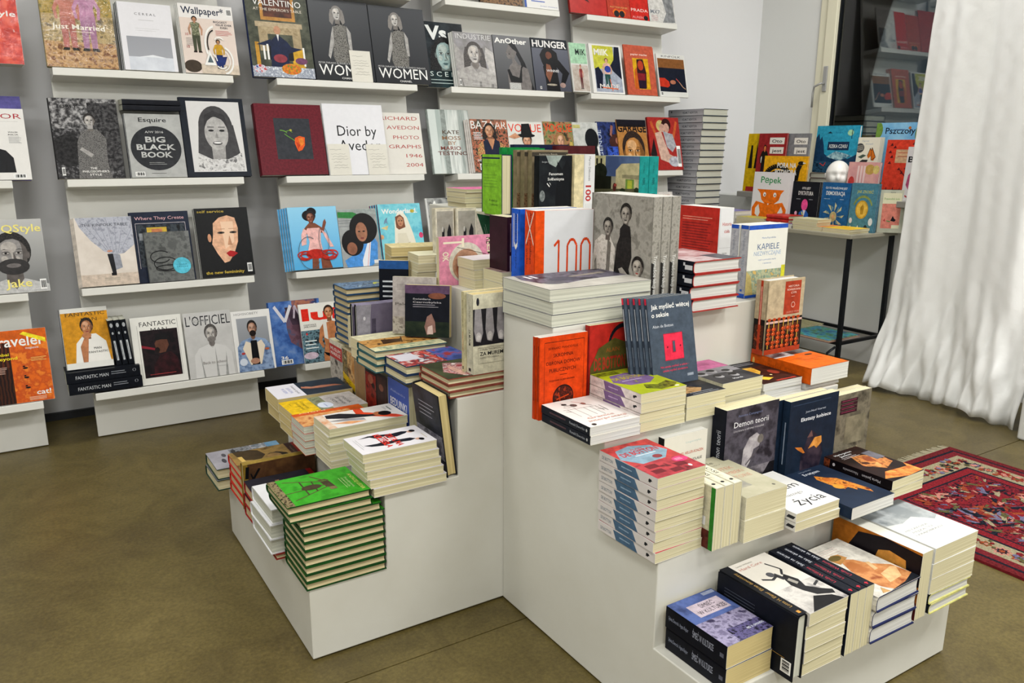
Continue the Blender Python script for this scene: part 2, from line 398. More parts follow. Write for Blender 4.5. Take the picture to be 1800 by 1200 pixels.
def stack(desc, where, x, y, dx, dy, z, Tk, n, ori='x', jit=.003, yawj=1.2, drift=(0, 0), art=None, group=None, offs=None, allart=False, yaw=0, **kw):
    """n copies lying flat on each other, bottom first; footprint corner (x, y)"""
    rnd = random.Random(int(x*997)+int(y*733)+n)
    Wd, Ht = (dx, dy) if ori in ('x', '-x') else (dy, dx)
    out = []
    for i in range(n):
        ox, oy = (offs[i] if offs else (drift[0]*i+rnd.uniform(-jit, jit), drift[1]*i+rnd.uniform(-jit, jit)))
        top = i == n-1
        lab = desc if n == 1 else f'{desc}, {ORD[n-1-i]}' 
        if where: lab += ' '+where
        mw = flat_frame(ori, x+ox, y+oy, dx, dy, z+i*(Tk+.0004), yaw+rnd.uniform(-yawj, yawj))
        out.append(book(lab, mw, Wd, Ht, Tk, art=art if (top or allart) else None, group=group if n > 1 else None, **kw))
    return out
def up(desc, mode, x, y, z, Wd, Ht, Tk, lean=None, **kw):
    """S front faces -y, spine at left; L front faces -x; B spine faces -y, back faces -x; P lies on fore-edge, front -y; W lies on fore-edge, back -x
    (x,y,z) = lowest nearest-left corner of its box"""
    if mode == 'S': m = frame((x, y+Tk, z), X_, Z_, -Y_)
    elif mode == 'L': m = frame((x+Tk, y+Wd, z), -Y_, Z_, -X_)
    elif mode == 'B': m = frame((x, y, z), Y_, Z_, X_)
    elif mode == 'P': m = frame((x, y+Tk, z+Wd), -Z_, X_, -Y_)
    elif mode == 'W': m = frame((x, y, z+Wd), -Z_, Y_, X_)
    elif mode == 'V': m = frame((x+Tk, y+Ht, z+Wd), -Z_, -Y_, -X_)
    if lean:
        for ax, deg, piv in lean:
            m = Matrix.Translation(Vector(piv)) @ Matrix.Rotation(rad(deg), 4, ax) @ Matrix.Translation(-Vector(piv)) @ m
    return book(desc, m, Wd, Ht, Tk, **kw)

# ------------------------------------------------------------ the room
YW, XR, ZC = 5.66, 3.80, 3.25
def floor_mat():
    m = bpy.data.materials.new('polished_concrete'); m.use_nodes = True; nt = m.node_tree; b = nt.nodes['Principled BSDF']
    g = nt.nodes.new('ShaderNodeNewGeometry')
    def noise(sc, det, ro, dist=0):
        n = nt.nodes.new('ShaderNodeTexNoise'); n.inputs['Scale'].default_value = sc; n.inputs['Detail'].default_value = det; n.inputs['Roughness'].default_value = ro; n.inputs['Distortion'].default_value = dist
        nt.links.new(g.outputs['Position'], n.inputs['Vector']); return n
    def ramp(n, *st):
        r = nt.nodes.new('ShaderNodeValToRGB')
        while len(r.color_ramp.elements) < len(st): r.color_ramp.elements.new(.5)
        for e, (p, c) in zip(r.color_ramp.elements, st): e.position = p; e.color = lin(c)
        nt.links.new(n.outputs[0], r.inputs[0]); return r
    a = ramp(noise(1.1, 6, .55, .6), (.3, '#605330'), (.5, '#6b5e34'), (.68, '#786a3e'))
    f = ramp(noise(90, 3, .7), (.3, '#c9c9c9'), (.7, '#ffffff'))
    s = ramp(noise(5.5, 5, .6, 1.5), (.38, '#d0cec8'), (.6, '#ffffff'))
    mx = nt.nodes.new('ShaderNodeMixRGB'); mx.blend_type = 'MULTIPLY'; mx.inputs[0].default_value = 1
    nt.links.new(a.outputs[0], mx.inputs[1]); nt.links.new(f.outputs[0], mx.inputs[2])
    m2 = nt.nodes.new('ShaderNodeMixRGB'); m2.blend_type = 'MULTIPLY'; m2.inputs[0].default_value = .6
    nt.links.new(mx.outputs[0], m2.inputs[1]); nt.links.new(s.outputs[0], m2.inputs[2]); nt.links.new(m2.outputs[0], b.inputs['Base Color'])
    rr = nt.nodes.new('ShaderNodeMapRange'); rr.inputs[3].default_value = .3; rr.inputs[4].default_value = .55
    nt.links.new(noise(3, 5, .6).outputs[0], rr.inputs[0]); nt.links.new(rr.outputs[0], b.inputs['Roughness'])
    b.inputs['Specular IOR Level'].default_value = .35
    bp = nt.nodes.new('ShaderNodeBump'); bp.inputs['Strength'].default_value = .08; bp.inputs['Distance'].default_value = .004
    nt.links.new(noise(25, 4, .6).outputs[0], bp.inputs['Height']); nt.links.new(bp.outputs[0], b.inputs['Normal'])
    return m
M_FLOOR = floor_mat(); M_SEAM = surf('dark_joint', '#1e1c1a', .9)
fl = boxes('floor', [(-4.2, -2.6, -.12, 5.2, YW, -.012)], M_SEAM, kind='structure')
for a in ((-4.2, -2.6, 5.2, 3.105), (-4.2, 3.109, 5.2, YW)):
    boxes('concrete_slab', [(a[0], a[1], -.012, a[2], a[3], 0)], M_FLOOR, fl)
boxes('ceiling', [(-4.2, -2.6, ZC, 5.2, YW, ZC+.1)], M_WALLR, kind='structure')
boxes('wall_back', [(-4.2, YW, -.1, XR, YW+.12, ZC)], M_WALL, kind='structure')
boxes('wall_left', [(-4.32, -2.6, -.1, -4.2, YW, ZC)], M_WALLR, kind='structure')
boxes('wall_front', [(-4.2, -2.72, -.1, XR, -2.6, ZC)], M_WALLR, kind='structure')
YF = 5.15                                                          # edge of the window frame
boxes('wall_right', [(XR, YF, -.1, XR+.1, YW+.12, ZC), (XR, -2.6, -.1, XR+.1, YF, .96), (XR, -2.6, 2.9, XR+.1, YF, ZC), (XR, -2.6, .96, XR+.1, 1.9, 2.9)], M_WALLR, kind='structure')
boxes('trim_1', [(3.38, -2.0, 0, XR, YW, .945)], M_WALLR, kind='structure')
boxes('dark_strip_back', [(-4.2, YW-.02, 0, 3.38, YW, .035)], surf('dark_strip', '#26272b', .6), kind='structure')  # low dark strip along the foot of the back wall
# window: cream frame, dark gasket, pane, lever handle
M_FRAME = surf('cream_window_frame', '#d9d5bd', .45)
wn = boxes('window_1', [(XR-.02, YF-.06, .96, XR+.08, YF, 2.9), (XR-.02, 1.9, .96, XR+.08, 1.96, 2.9), (XR-.02, 1.96, 2.84, XR+.08, YF-.06, 2.9), (XR-.02, 1.96, .96, XR+.08, YF-.06, 1.02)], M_FRAME, bevel=.004, kind='structure')
for a, b in ((3.53, YF-.065), (1.965, 3.525)):
    boxes('sash', [(XR-.04, a, 1.02, XR+.05, a+.075, 2.84), (XR-.04, b-.075, 1.02, XR+.05, b, 2.84), (XR-.04, a+.075, 1.02, XR+.05, b-.075, 1.1), (XR-.04, a+.075, 2.76, XR+.05, b-.075, 2.84)], M_FRAME, wn, bevel=.005)
    boxes('gasket', [(XR-.012, a+.075, 1.1, XR+.03, a+.087, 2.76), (XR-.012, b-.087, 1.1, XR+.03, b-.075, 2.76), (XR-.012, a+.087, 1.1, XR+.03, b-.087, 1.112), (XR-.012, a+.087, 2.748, XR+.03, b-.087, 2.76)], M_DARKMETAL, wn)
def glass_mat():
    m = bpy.data.materials.new('window_glass'); m.use_nodes = True; nt = m.node_tree; nt.nodes.remove(nt.nodes['Principled BSDF'])
    fr = nt.nodes.new('ShaderNodeFresnel'); fr.inputs[0].default_value = 1.75
    tr = nt.nodes.new('ShaderNodeBsdfTransparent'); tr.inputs[0].default_value = (.85, .9, .9, 1); gl = nt.nodes.new('ShaderNodeBsdfGlossy'); gl.inputs['Roughness'].default_value = .01
    mx = nt.nodes.new('ShaderNodeMixShader')
    for a, b in ((fr.outputs[0], mx.inputs[0]), (tr.outputs[0], mx.inputs[1]), (gl.outputs[0], mx.inputs[2]), (mx.outputs[0], nt.nodes['Material Output'].inputs[0])): nt.links.new(a, b)
    return m
M_GLASS = glass_mat()
for a, b in ((3.617, YF-.152), (2.052, 3.438)): boxes('pane', [(XR+.002, a, 1.112, XR+.008, b, 2.748)], M_GLASS, wn)
boxes('handle_plate', [(XR-.05, YF-.115, 1.63, XR-.04, YF-.085, 1.79)], M_STEEL, wn, bevel=.003)
tube('handle_lever', [(XR-.05, YF-.1, 1.68), (XR-.085, YF-.1, 1.68), (XR-.09, YF-.085, 1.672), (XR-.09, YF-.055, 1.66), (XR-.09, YF-.05, 1.62), (XR-.09, YF-.05, 1.53)], .007, M_STEEL, wn)
boxes('trim_2', [(3.25, 1.9, .95, XR-.045, 5.28, .985)], surf('grey_sill_board', '#8d8b84', .5), bevel=.003, kind='structure')

# ------------------------------------------------------------ leaning magazine racks along the back wall
TAU = rad(7.7186); YB = 5.2867; SH = {0: 2.0099, 1: 1.5664, 2: 1.1164, 3: .6641, 4: .2167, -1: 2.456}
def rk(x, s, d): return Vector((x, YB+s*sin(TAU)-d*cos(TAU), s*cos(TAU)+d*sin(TAU)))
M_R = frame((0, YB, 0), X_, Vector((0, sin(TAU), cos(TAU))), Vector((0, -cos(TAU), sin(TAU))))
RX = [(-1.62, -.894), (-.7004, .0163), (.2132, .935), (1.1312, 1.8608), (2.0546, 2.7601)]
RL = ['white leaning magazine rack at the left edge, cut by the frame', 'white leaning magazine rack holding the black silver-titled books low down', 'white leaning magazine rack carrying the dark red tulip box',
      'white leaning magazine rack with the three monochrome portrait magazines', 'white leaning magazine rack nearest the corner and the tall grey stack']
for (a, b), lab in zip(RX, RL):
    e = empty('magazine_rack', (0, 0, 0), lab, 'rack', 'leaning racks along the back wall', M_R)
    boxes('back_panel', [(a, .004, -.02, b, 2.52, -.0005)], M_RACK, e, bevel=.002)
    for s in SH.values(): boxes('shelf', [(a, s-.0317, 0, b, s, .145)], M_RACK, e, bevel=.0025)
LEAN = rad(7.7186+6)
def mag(label, x0, s, Wd, Ht, art, Tk=.007, n=1, d=.137, up_=0, cat='magazine', name='magazine', dx=.004, extra=None, pg='white', cov='#d8d8d4', spi=None, lean=6, fd=None, **kw):
    """upright on a rack shelf, leaning back; n-1 further copies stand behind it"""
    th = rad(7.7186+lean)
    ey = Vector((0, sin(th), cos(th))); ez = Vector((0, -cos(th), sin(th)))
    first = None
    f = rk(x0, SH[s]+.0012+up_, d)+ey*(.0004+(n*Tk)*sin(rad(lean)))
    for i in range(n):
        o = f-ez*(Tk*(i+1)+.0004*i)+X_*(-dx*i)
        lab = label if i == 0 else (extra or 'copy')+(', directly behind the front one' if i == 1 else f', {["", "", "second", "third", "fourth", "fifth", "sixth"][i]} behind the front one')
        bk = book(lab, frame(o, X_, ey, ez), Wd, Ht, Tk, cov=cov, spi=spi, art=art if i == 0 else None, pg=pg, name=name, cat=cat,
             group=(kw.get('group') or ('copies of '+(extra or 'magazine'))) if n > 1 else kw.get('group'), kind=kw.get('kind', 'soft'), edge=kw.get('edge'), sp=kw.get('sp'), smode=kw.get('smode', 1), rough=kw.get('rough', .33))
        first = first or bk
    return first

# ------------------------------------------------------------ stepped display podiums
L1, L2, L3, L4, L5 = .202, .41, .627, .845, 1.05
YJ = 3.2262; XL = .1408
def podium(label, prof, axis, a0, a1):
    e = empty('display_podium', (0, 0, 0), label, 'podium', None)
    prism('body', prof, axis, a0, a1, M_LACQ, e, bevel=.0025); return e
podium('white stepped podium going down to the left', [(-.4214, .006), (.4175, .006), (.4175, L4), (.21, L4), (.21, L3), (0, L3), (0, L2), (-.2135, L2), (-.2135, L1), (-.4214, L1)], 'y', YJ+.0008, 4.05)
podium('white stepped podium going down towards the camera', [(2.405, .006), (YJ, .006), (YJ, L4), (3.0, L4), (3.0, L3), (2.79, L3), (2.79, L2), (2.598, L2), (2.598, L1), (2.405, L1)], 'x', XL, .976)
podium('white tall podium block in the middle behind the steps', [(YJ+.0008, .006), (4.3, .006), (4.3, L5), (3.55, L5), (3.55, L4), (YJ+.0008, L4)], 'x', .4635, .976)

# ------------------------------------------------------------ rug, curtain, sofa, window table
def rug():
    e = empty('persian_rug', (0, 0, 0), 'red patterned oriental rug with fringed end on the concrete floor', 'rug')
    x0, x1, y0, y1 = 1.53, 2.42, 1.3, 3.215
    Wd, Ht = x1-x0, y1-y0
    mb = surf('red_wool', '#641820', .95, bump=.9, bscale=260, mottle='#7c2428', mscale=38, spec=.1)
    boxes('pile', [(x0, y0, .0005, x1, y1, .009)], mb, e)
    rnd = random.Random(5)
    navy, rust, cream, lav, red2, pink, olive = 'N:#14151f,#232838:60', 'N:#74301f,#964628:50', 'N:#7d7359,#9c9378:70', 'N:#56516b,#6f6a83:60', 'N:#64141c,#861f28:60', 'N:#a5625a,#b98070:60', 'N:#4d4a2f,#66603c:60'
    a = []
    def fx(x): return (x-x0)/Wd
    def fy(y): return (y-y0)/Ht
    sx, sy = 1/Wd, 1/Ht
    for ins, c in ((.0, 'N:#501419,#6e1e23:50'), (.03, navy), (.042, 'N:#5a1820,#782228:60'), (.075, cream), (.165, navy), (.176, red2), (.21, navy), (.218, 'N:#1c1524,#6c1820,#85202a,#241a2c:26')):
        a.append(R(ins*sx, ins*sy, 1-ins*sx, 1-ins*sy, c))
    # border rosettes
    def motif(cx, cy, s, cols):
        n = rnd.choice((6, 8)); o = []
        for k, c in enumerate(cols):
            q = []; r0 = s*(1-.32*k)
            for i in range(n*2):
                t = pi*i/n; rr = r0*(1 if i % 2 else .62); q.append(((cx+rr*cos(t)-x0)*sx, (cy+rr*sin(t)-y0)*sy))
            o.append(('p', q, c))
        return o
    cs = [red2, navy, rust, lav, olive, pink]
    y = y1-.12
    while y > y0+.05:
        for x in (x0+.12, x1-.12): a += motif(x+rnd.uniform(-.006, .006), y, rnd.uniform(.022, .036), rnd.sample(cs, 3))
        y -= .055
    x = x0+.17
    while x < x1-.15:
        a += motif(x, y1-.12, rnd.uniform(.022, .036), rnd.sample(cs, 3)); x += .055
    # field: zigzag lavender and rust ribbons under dense small hooked motifs
    cx = (x0+x1)/2
    q = lambda *p: [c for i in range(0, len(p), 2) for c in ((p[i]-x0)*sx, (p[i+1]-y0)*sy)]
    for off, c, th in ((0, lav, .07), (.05, rust, .035), (-.055, red2, .03), (.09, navy, .02)):
        pts = []
        for i in range(9): pts += [cx+(.16 if i % 2 else -.16)+off, y1-.42-.17*i]
        a += St(c, th, *q(*pts))
    for i in range(950):
        px = rnd.uniform(x0+.235, x1-.235); py = rnd.uniform(y0+.25, y1-.235); l = rnd.uniform(.011, .034); w = l*rnd.uniform(.35, .6); t = rnd.choice((.5, -.5, 1.2, 2.1))+rnd.uniform(-.3, .3)
        k = []
        for u, v in ((-1, 0), (-.4, .8), (.3, .5), (1, .9), (.6, -.1), (1, -.8), (.1, -.6)):
            k.append(((px+l*u*cos(t)-w*v*sin(t)-x0)*sx, (py+l*u*sin(t)+w*v*cos(t)-y0)*sy))
        a.append(('p', k, rnd.choice([navy, navy, navy, rust, red2, red2, pink, olive, cream, lav, 'N:#7c2c24,#641a18:60'])))
    for i in range(260):
        side = rnd.random(); px, py = (rnd.choice((x0+rnd.uniform(.08, .16), x1-rnd.uniform(.08, .16))), rnd.uniform(y0+.1, y1-.1)) if side < .7 else (rnd.uniform(x0+.1, x1-.1), y1-rnd.uniform(.08, .16))
        l = rnd.uniform(.006, .014)
        a.append(('p', [((px+l*cos(2*pi*k/5)-x0)*sx, (py+l*sin(2*pi*k/5)-y0)*sy) for k in range(5)], rnd.choice([navy, red2, rust, lav, olive, pink])))
    global LAY
    sv = LAY; LAY = .0000015
    o = link('woven_pattern', print_mesh('rug', a, Wd, Ht, .95), e); LAY = sv; o.location = (x0, y0, .009)
    V, F = [], []
    for i in range(150):
        fxx = x0+Wd*(i+.5)/150; l = .035+.012*rnd.random(); dx = rnd.uniform(-.008, .008)
        n = len(V); V += [(fxx-.0016, y1, .003), (fxx+.0016, y1, .003), (fxx+.0016, y1, .006), (fxx-.0016, y1, .006), (fxx+dx-.0012, y1+l, .001), (fxx+dx+.0012, y1+l, .001), (fxx+dx+.0012, y1+l, .003), (fxx+dx-.0012, y1+l, .003)]
        F += [tuple(n+k for k in f) for f in ((0, 1, 5, 4), (1, 2, 6, 5), (2, 3, 7, 6), (3, 0, 4, 7), (4, 5, 6, 7))]
    link('fringe', mesh('fringe', V, F, [surf('pale_fringe', '#a39b80', .9)]), e, kind='stuff')
rug()

def curtain():
    V, F = [], []
    NU, NV = 150, 110
    rnd = random.Random(3); ph = [rnd.uniform(0, 6.28) for _ in range(12)]
    def wr(u, v, k): return sin(u*k+ph[k % 12]+v*3.1*sin(k))*cos(v*k*.7+ph[(k*3) % 12])
    ztop, Lc = 3.2, .80
    for j in range(NV+1):
        v = j/NV; z = ztop*(1-v)
        for i in range(NU+1):
            u = i/NU; s = u*Lc
            y = 3.965-s*.97-.085*(1-v)*(1-u*.5)
            amp = .010+.018*v
            f = amp*(sin(s*15+ph[0]+.6*sin(v*2.2))+.5*sin(s*27+ph[1]+v*2.4)+.22*sin(s*55+ph[2]-v*4))+.008*sin(s*6+v*5)
            c = max(0, (v-.78)/.22)
            f += c*.03*(wr(s*4, v*6, 5)+.7*wr(s*9, v*9, 9))+.0012*wr(s*9, v*14, 7)*(v > .2)+.001*wr(s*5, v*16, 11)
            flare = c**2*(1-.8*u*u)*(.04+.05*max(0, sin(s*11+.8))+.03*sin(s*23))
            if c > 0: y += c*c*.06*(1-u)*1.2
            x = 3.04-.13*u+f-flare
            if c > 0: z = ztop*(1-v)+c*.03*(1+wr(s*9, v*7, 7))*(1 if v < 1 else .5+.5*sin(s*14))
            V.append((x, y+.002*wr(s*7, v*9, 4)*(v > .3), max(.003, z)))
    for j in range(NV):
        for i in range(NU):
            a = j*(NU+1)+i; F.append((a, a+1, a+NU+2, a+NU+1))
    m = surf('white_cotton', '#ecedeb', .9, bump=1.0, bscale=22, spec=.1)
    e = empty('curtain', (0, 0, 0), 'long white crumpled curtain hanging to the floor before the window', 'curtain')
    o = link('cloth', mesh('cloth', V, F, [m], smooth=True), e)
    md = o.modifiers.new('thickness', 'SOLIDIFY'); md.thickness = .0016
    tube('rail', [(3.02, 4.1, 3.222), (2.9, 2.9, 3.222)], .012, M_STEEL, e)
curtain()

M_LEATHER = surf('white_leather', '#d6d6d2', .4, bump=.2, bscale=120)
def sofa():
    e = empty('sofa', (2.795, 2.325, 0), 'white upholstered sofa cut by the right edge, beside the rug', 'sofa')
    def b(n, L, bev, **k):
        o = boxes(n, L, M_LEATHER, e, bevel=bev); o.location = (0, 0, 0); o.modifiers['bevel'].segments = 5; return o
    b('base', [(.0, -.75, .0, .62, .80, .2)], .012); b('seat_cushion', [(-.03, -.72, .202, .55, .79, .37)], .045)
    b('backrest', [(.553, -.75, .202, .72, .80, .72)], .05)
sofa()

def window_table():
    e = empty('side_table', (0, 0, 0), 'grey table on thin black legs under the children\'s books', 'table')
    m = surf('grey_tabletop', '#94907f', .5)
    x0, x1, y0, y1, z = 2.93, 3.36, 4.16, 5.205, .81
    boxes('tabletop', [(x0, y0, z-.022, x1, y1, z)], m, e, bevel=.003)
    for x in (x0+.012, x1-.032):
        for y in (y0+.012, y1-.032): boxes('leg', [(x, y, 0, x+.022, y+.022, z-.022)], M_DARKMETAL, e)
    for y in (y0+.012, y1-.032): boxes('rail', [(x0+.034, y+.002, .19, x1-.032, y+.020, .208)], M_DARKMETAL, e)
    for x in (x0+.012, x1-.032): boxes('rail', [(x+.002, y0+.034, .19, x+.020, y1-.032, .208)], M_DARKMETAL, e)
    tube('hook', [(x0-.01, y0+.02, .185), (x0-.05, y0+.04, .15), (x0-.055, y0+.05, .10), (x0-.02, y0+.03, .05), (x0+.013, y0+.02, .03)], .007, M_DARKMETAL, e)
window_table()
def bust():
    e = BUST = empty('baby_head_bust', (3.315, 4.56, .986), 'small white plaster baby head standing among the children\'s books', 'bust'); e.rotation_euler.z = rad(38)
    m = surf('white_plaster', '#dedcd6', .35)
    import bmesh
    bm = bmesh.new(); bmesh.ops.create_uvsphere(bm, u_segments=40, v_segments=28, radius=1)
    for v in bm.verts:
        p = v.co.copy(); x, y, z = p
        # faces -x ; cranium bulges at the back, cheeks, brow, sockets
        r = 1.0+.10*max(0, x)*(z > -.2)
        if x < 0:
            for s in (-1, 1):
                d = math.hypot(y-s*.36, z-.02); r -= .17*math.exp(-(d/.2)**2)*abs(x)
                d = math.hypot(y-s*.5, z+.42); r += .09*math.exp(-(d/.26)**2)
            d = math.hypot(y*1.4, z+.2); r += .26*math.exp(-(d/.17)**2)
            d = math.hypot(y*.8, z+.52); r += .07*math.exp(-(d/.1)**2)
            d = math.hypot(y*.5, z+.6); r -= .05*math.exp(-(abs(z+.6)/.05)**2)*(abs(y) < .25)
            d = math.hypot(y, z-.25); r += .04*math.exp(-(abs(z-.22)/.1)**2)
        v.co = Vector((p.x*r*.078*1.02, p.y*r*.068, p.z*r*.082+.128))
        if p.z < -.85: v.co.z = .128-.075
    me = bpy.data.meshes.new('head'); bm.to_mesh(me); bm.free(); me.materials.append(m); me.polygons.foreach_set('use_smooth', [True]*len(me.polygons))
    o = link('head', me, e)
    prof = [(0, .034), (.012, .036), (.03, .031), (.06, .034)]
    V, F = [], []; n = 24
    for z, r in prof:
        for k in range(n): V.append((r*cos(2*pi*k/n)+.005, r*sin(2*pi*k/n), z))
    for i in range(len(prof)-1):
        for k in range(n): F.append((i*n+k, i*n+(k+1) % n, (i+1)*n+(k+1) % n, (i+1)*n+k))
    F.append(tuple(range(n))[::-1]); F.append(tuple((len(prof)-1)*n+k for k in range(n)))
    link('neck', mesh('neck', V, F, [m], smooth=True), e)
    for s in (-1, 1):
        o = link('ear', mesh('ear', [(.004+.012*cos(t)*a, s*(.066+b), .12+.018*sin(t)*a) for a, b in ((1, 0), (.8, .008), (.4, .004)) for t in [2*pi*k/12 for k in range(12)]],
                 [(r*12+k, r*12+(k+1) % 12, (r+1)*12+(k+1) % 12, (r+1)*12+k) for r in range(2) for k in range(12)]+[tuple(24+k for k in range(12))], [m], smooth=True), e)
bust()

# ------------------------------------------------------------ cover prints
def A(k, *q): ART[k] = flatten(q)
BG = lambda c: R(0, 0, 1, 1, c)
W1, K1 = '#e6e5e1', '#15161a'
SK, SKD, SKG = '#c79276', '#7a4a33', '#a9a7a4'
A('qred', BG('N:#b8261c,#d8402c,#e25a3c:12'), T('yle', .72, .62, .075, W1, .25, 0, 1), T('s', .9, .42, .05, '#e8d8d0'), E(.9, .2, .3, .12, 'N:#c02018,#e04a35:30'))
A('tor', BG('#dcdad6'), T('SECTOR', .1, .86, .075, '#a8323a', .86), R(.1, .82, .9, .822, '#888'), T('WALEK', .72, .66, .02, K1, .16, 0, 1), T('RELIA', .72, .625, .02, K1, .16, 0, 1), Ln(.72, .6, .92, 7, .014, '#999'),
  face(.38, .62, .13, '#8d8a86', '#3a393b', body='#1a1b20', bw=2.2), Pg('#c9c9c9', .34, .42, .44, .42, .40, .22), E(.36, .16, .14, .05, '#8d8a86'), R(0, 0, 1, .1, '#dcdad6'), bars(.72, .02, .2, .06))
A('gq', BG('G:#6b6c6c,#b4b4b2'), face(.5, .52, .27, '#8b8886', '#1d1d1f', body='N:#a9a9a8,#c0c0be:30', lips='#57504e', bw=2.1), E(.5, .36, .24, .11, '#3c3a3a'), E(.5, .375, .11, .03, '#6d6867'),
  T('GQStyle', .22, .83, .105, '#e9dc7d', .76, 0, 1), T('Jake', .34, .08, .11, '#e9dc7d', .4, 0, 1), T('TOM FORD', .6, .03, .022, '#ddd', .26), bars(.86, .03, .1, .14))
A('trav', BG('#d35f17'), R(0, 0, .6, .84, 'W:#5d2a17,#2e1a14:22'), R(.42, 0, 1, .84, 'N:#d6641a,#b8491a,#e07c28:10'), R(0, .84, 1, 1, '#c85a14'), R(.0, .0, .42, .5, 'W:#4a2414,#241613:26'),
  T('Traveler', .1, .78, .15, W1, .86, 0, 1), T('magazine', .66, .73, .03, W1, .2), Pg('#e8d428', .66, .97, .98, .86, .98, .8, .6, .94), T('Mumbai', .1, .66, .04, '#e8d428', .3, 0, 1), T('& beyond', .1, .6, .045, '#e8d428', .42, 0, 1),
  Ln(.1, .5, .36, 5, .02, '#d8b0a0'), [[E(.62, y, .04, .012, K1), E(.6, y+.025, .02, .01, K1)] for y in (.47, .34, .2)], T('cat!', .74, .09, .07, W1, .22, 0, 1), Ln(.62, .06, .96, 3, .018, '#eac8a8'), Ln(.72, .6, .96, 3, .02, '#eac870'))
A('just', BG('N:#8d7a38,#b89b4e,#6b6a3a:16'), R(0, .3, 1, .62, 'N:#8a7a55,#c0a878,#6d6150:14'), R(0, 0, 1, .3, 'N:#7a4f30,#c9a06a,#8c6a4c:18'), fig(.36, .2, .75, '#c99a80', '#5a3a2a', '#c07868', '#b06a62'), fig(.64, .2, .78, '#c99a80', '#4a2a1a', '#b985a5', '#a87a98'),
  T('Just Married', .13, .45, .062, '#efe9dc', .74, 0, 1), Ln(.4, .42, .7, 1, .02, '#e8dccc'))
A('cereal', BG('#dcdbdf'), T('C E R E A L', .3, .82, .036, '#4a4c50', .4), Ln(.36, .745, .66, 1, .02, '#999', .004), Ln(.28, .62, .78, 2, .03, '#aaa', .003), R(.1, .2, .93, .5, 'G:#a2a4aa,#8b8d94'), R(.1, .0, .93, .2, 'N:#c6cad2,#d4d8df:6'), Pg('#dfe2e6', .3, .2, .55, .235, .8, .2))
A('wallp', BG('#d8c9bf'), R(0, .8, 1, 1, '#dfdcd9'), T('Wallpaper*', .05, .86, .105, '#1d2c4a', .78, 0, 1), bars(.88, .86, .1, .11), T('BIGGEST', .62, .75, .03, '#333a4a', .26, 0, 1), T('ISSUE EVER', .66, .71, .028, '#333a4a', .3, 0, 1), T('EVER!', .74, .67, .028, '#333a4a', .14, 0, 1), Ln(.64, .63, .95, 4, .02, '#b04040', .006),
  Ln(.08, .5, .24, 6, .02, '#777', .005), T('10', .08, .54, .04, '#a03030'), T('10', .08, .36, .04, '#a03030'), E(.15, .1, .16, .09, '#4c4136', 20), R(.3, 0, 1, .14, '#c9bba9'), fig(.27, .3, .52, '#a87a5e', '#22201c', 'N:#5a5e48,#8c8f74:60', '#4d5240', shoe='#322', arms='#b48a70'),
  fig(.66, .08, .42, '#b0835e', '#2a1f18', '#c09428', '#1f2f68', arms='#c09428'), Pg('#1f2f68', .56, .24, .8, .26, .74, .14, .6, .1), ring(.62, .42, .2, .27, .035, W1, 95, 210), ring(.62, .42, .16, .22, .02, K1, 100, 200), Pg(W1, .36, .12, .48, .34, .58, .12), Pg('#5a6a70', .42, .16, .48, .27, .53, .16), ring(.7, .2, .2, .2, .03, W1, -80, 70), ring(.7, .2, .14, .15, .015, W1, -80, 60), ring(.68, .49, .08, .04, .02, W1, 10, 170), ring(.68, .12, .08, .04, .02, W1, 190, 350), ring(.48, .16, .12, .14, .02, W1, 10, 60))
A('orey', BG('N:#2c2b2d,#3f3e40,#6e6d6f:26'), R(0, .62, 1, 1, 'N:#39383a,#6c6b6c,#a5a4a4:22'), R(.55, .1, 1, .95, 'N:#29282a,#454446,#5a595a:30'), E(.2, .35, .25, .2, 'N:#1b1b1d,#3a393a:30'), Pg('N:#353435,#807e7c,#4a4949:90', .3, .0, .34, .45, .42, .6, .66, .62, .78, .5, .76, .2, .8, 0), face(.56, .72, .085, '#a3a09d', '#2d2b2c', body=None), Pg('#a3a09d', .36, .36, .4, .39, .56, .3, .52, .26), Pg('#a3a09d', .52, .62, .52, .67, .6, .67, .6, .62),
  T('OREY', .15, .88, .04, '#1c1b1c', .26, 0, 1), T('THE', .48, .115, .026, W1, .1, 0, 1), T('PHILOSOPHER\'S', .36, .075, .026, W1, .4, 0, 1), T('STYLE', .46, .035, .026, W1, .18, 0, 1), bars(.06, .04, .05, .1))
A('esq', BG('N:#9fa09e,#aeafad:8'), T('Esquire', .24, .875, .07, '#2a2c30', .5, 0, 1), E(.5, .46, .455, .35, '#33353a', 40), T('A/W 2016', .33, .70, .035, '#b9bab8', .33, 0, 1), T('BIG', .32, .555, .09, '#b9bab8', .36, 0, 2), T('BLACK', .15, .435, .09, '#b9bab8', .7, 0, 2), T('BOOK', .22, .315, .09, '#b9bab8', .56, 0, 2), Ln(.34, .23, .68, 2, .025, '#a0a1a0', .006), bars(.07, .02, .17, .07, bg='#e8e8e6'), Ln(.36, .06, .66, 1, .02, '#555', .006))
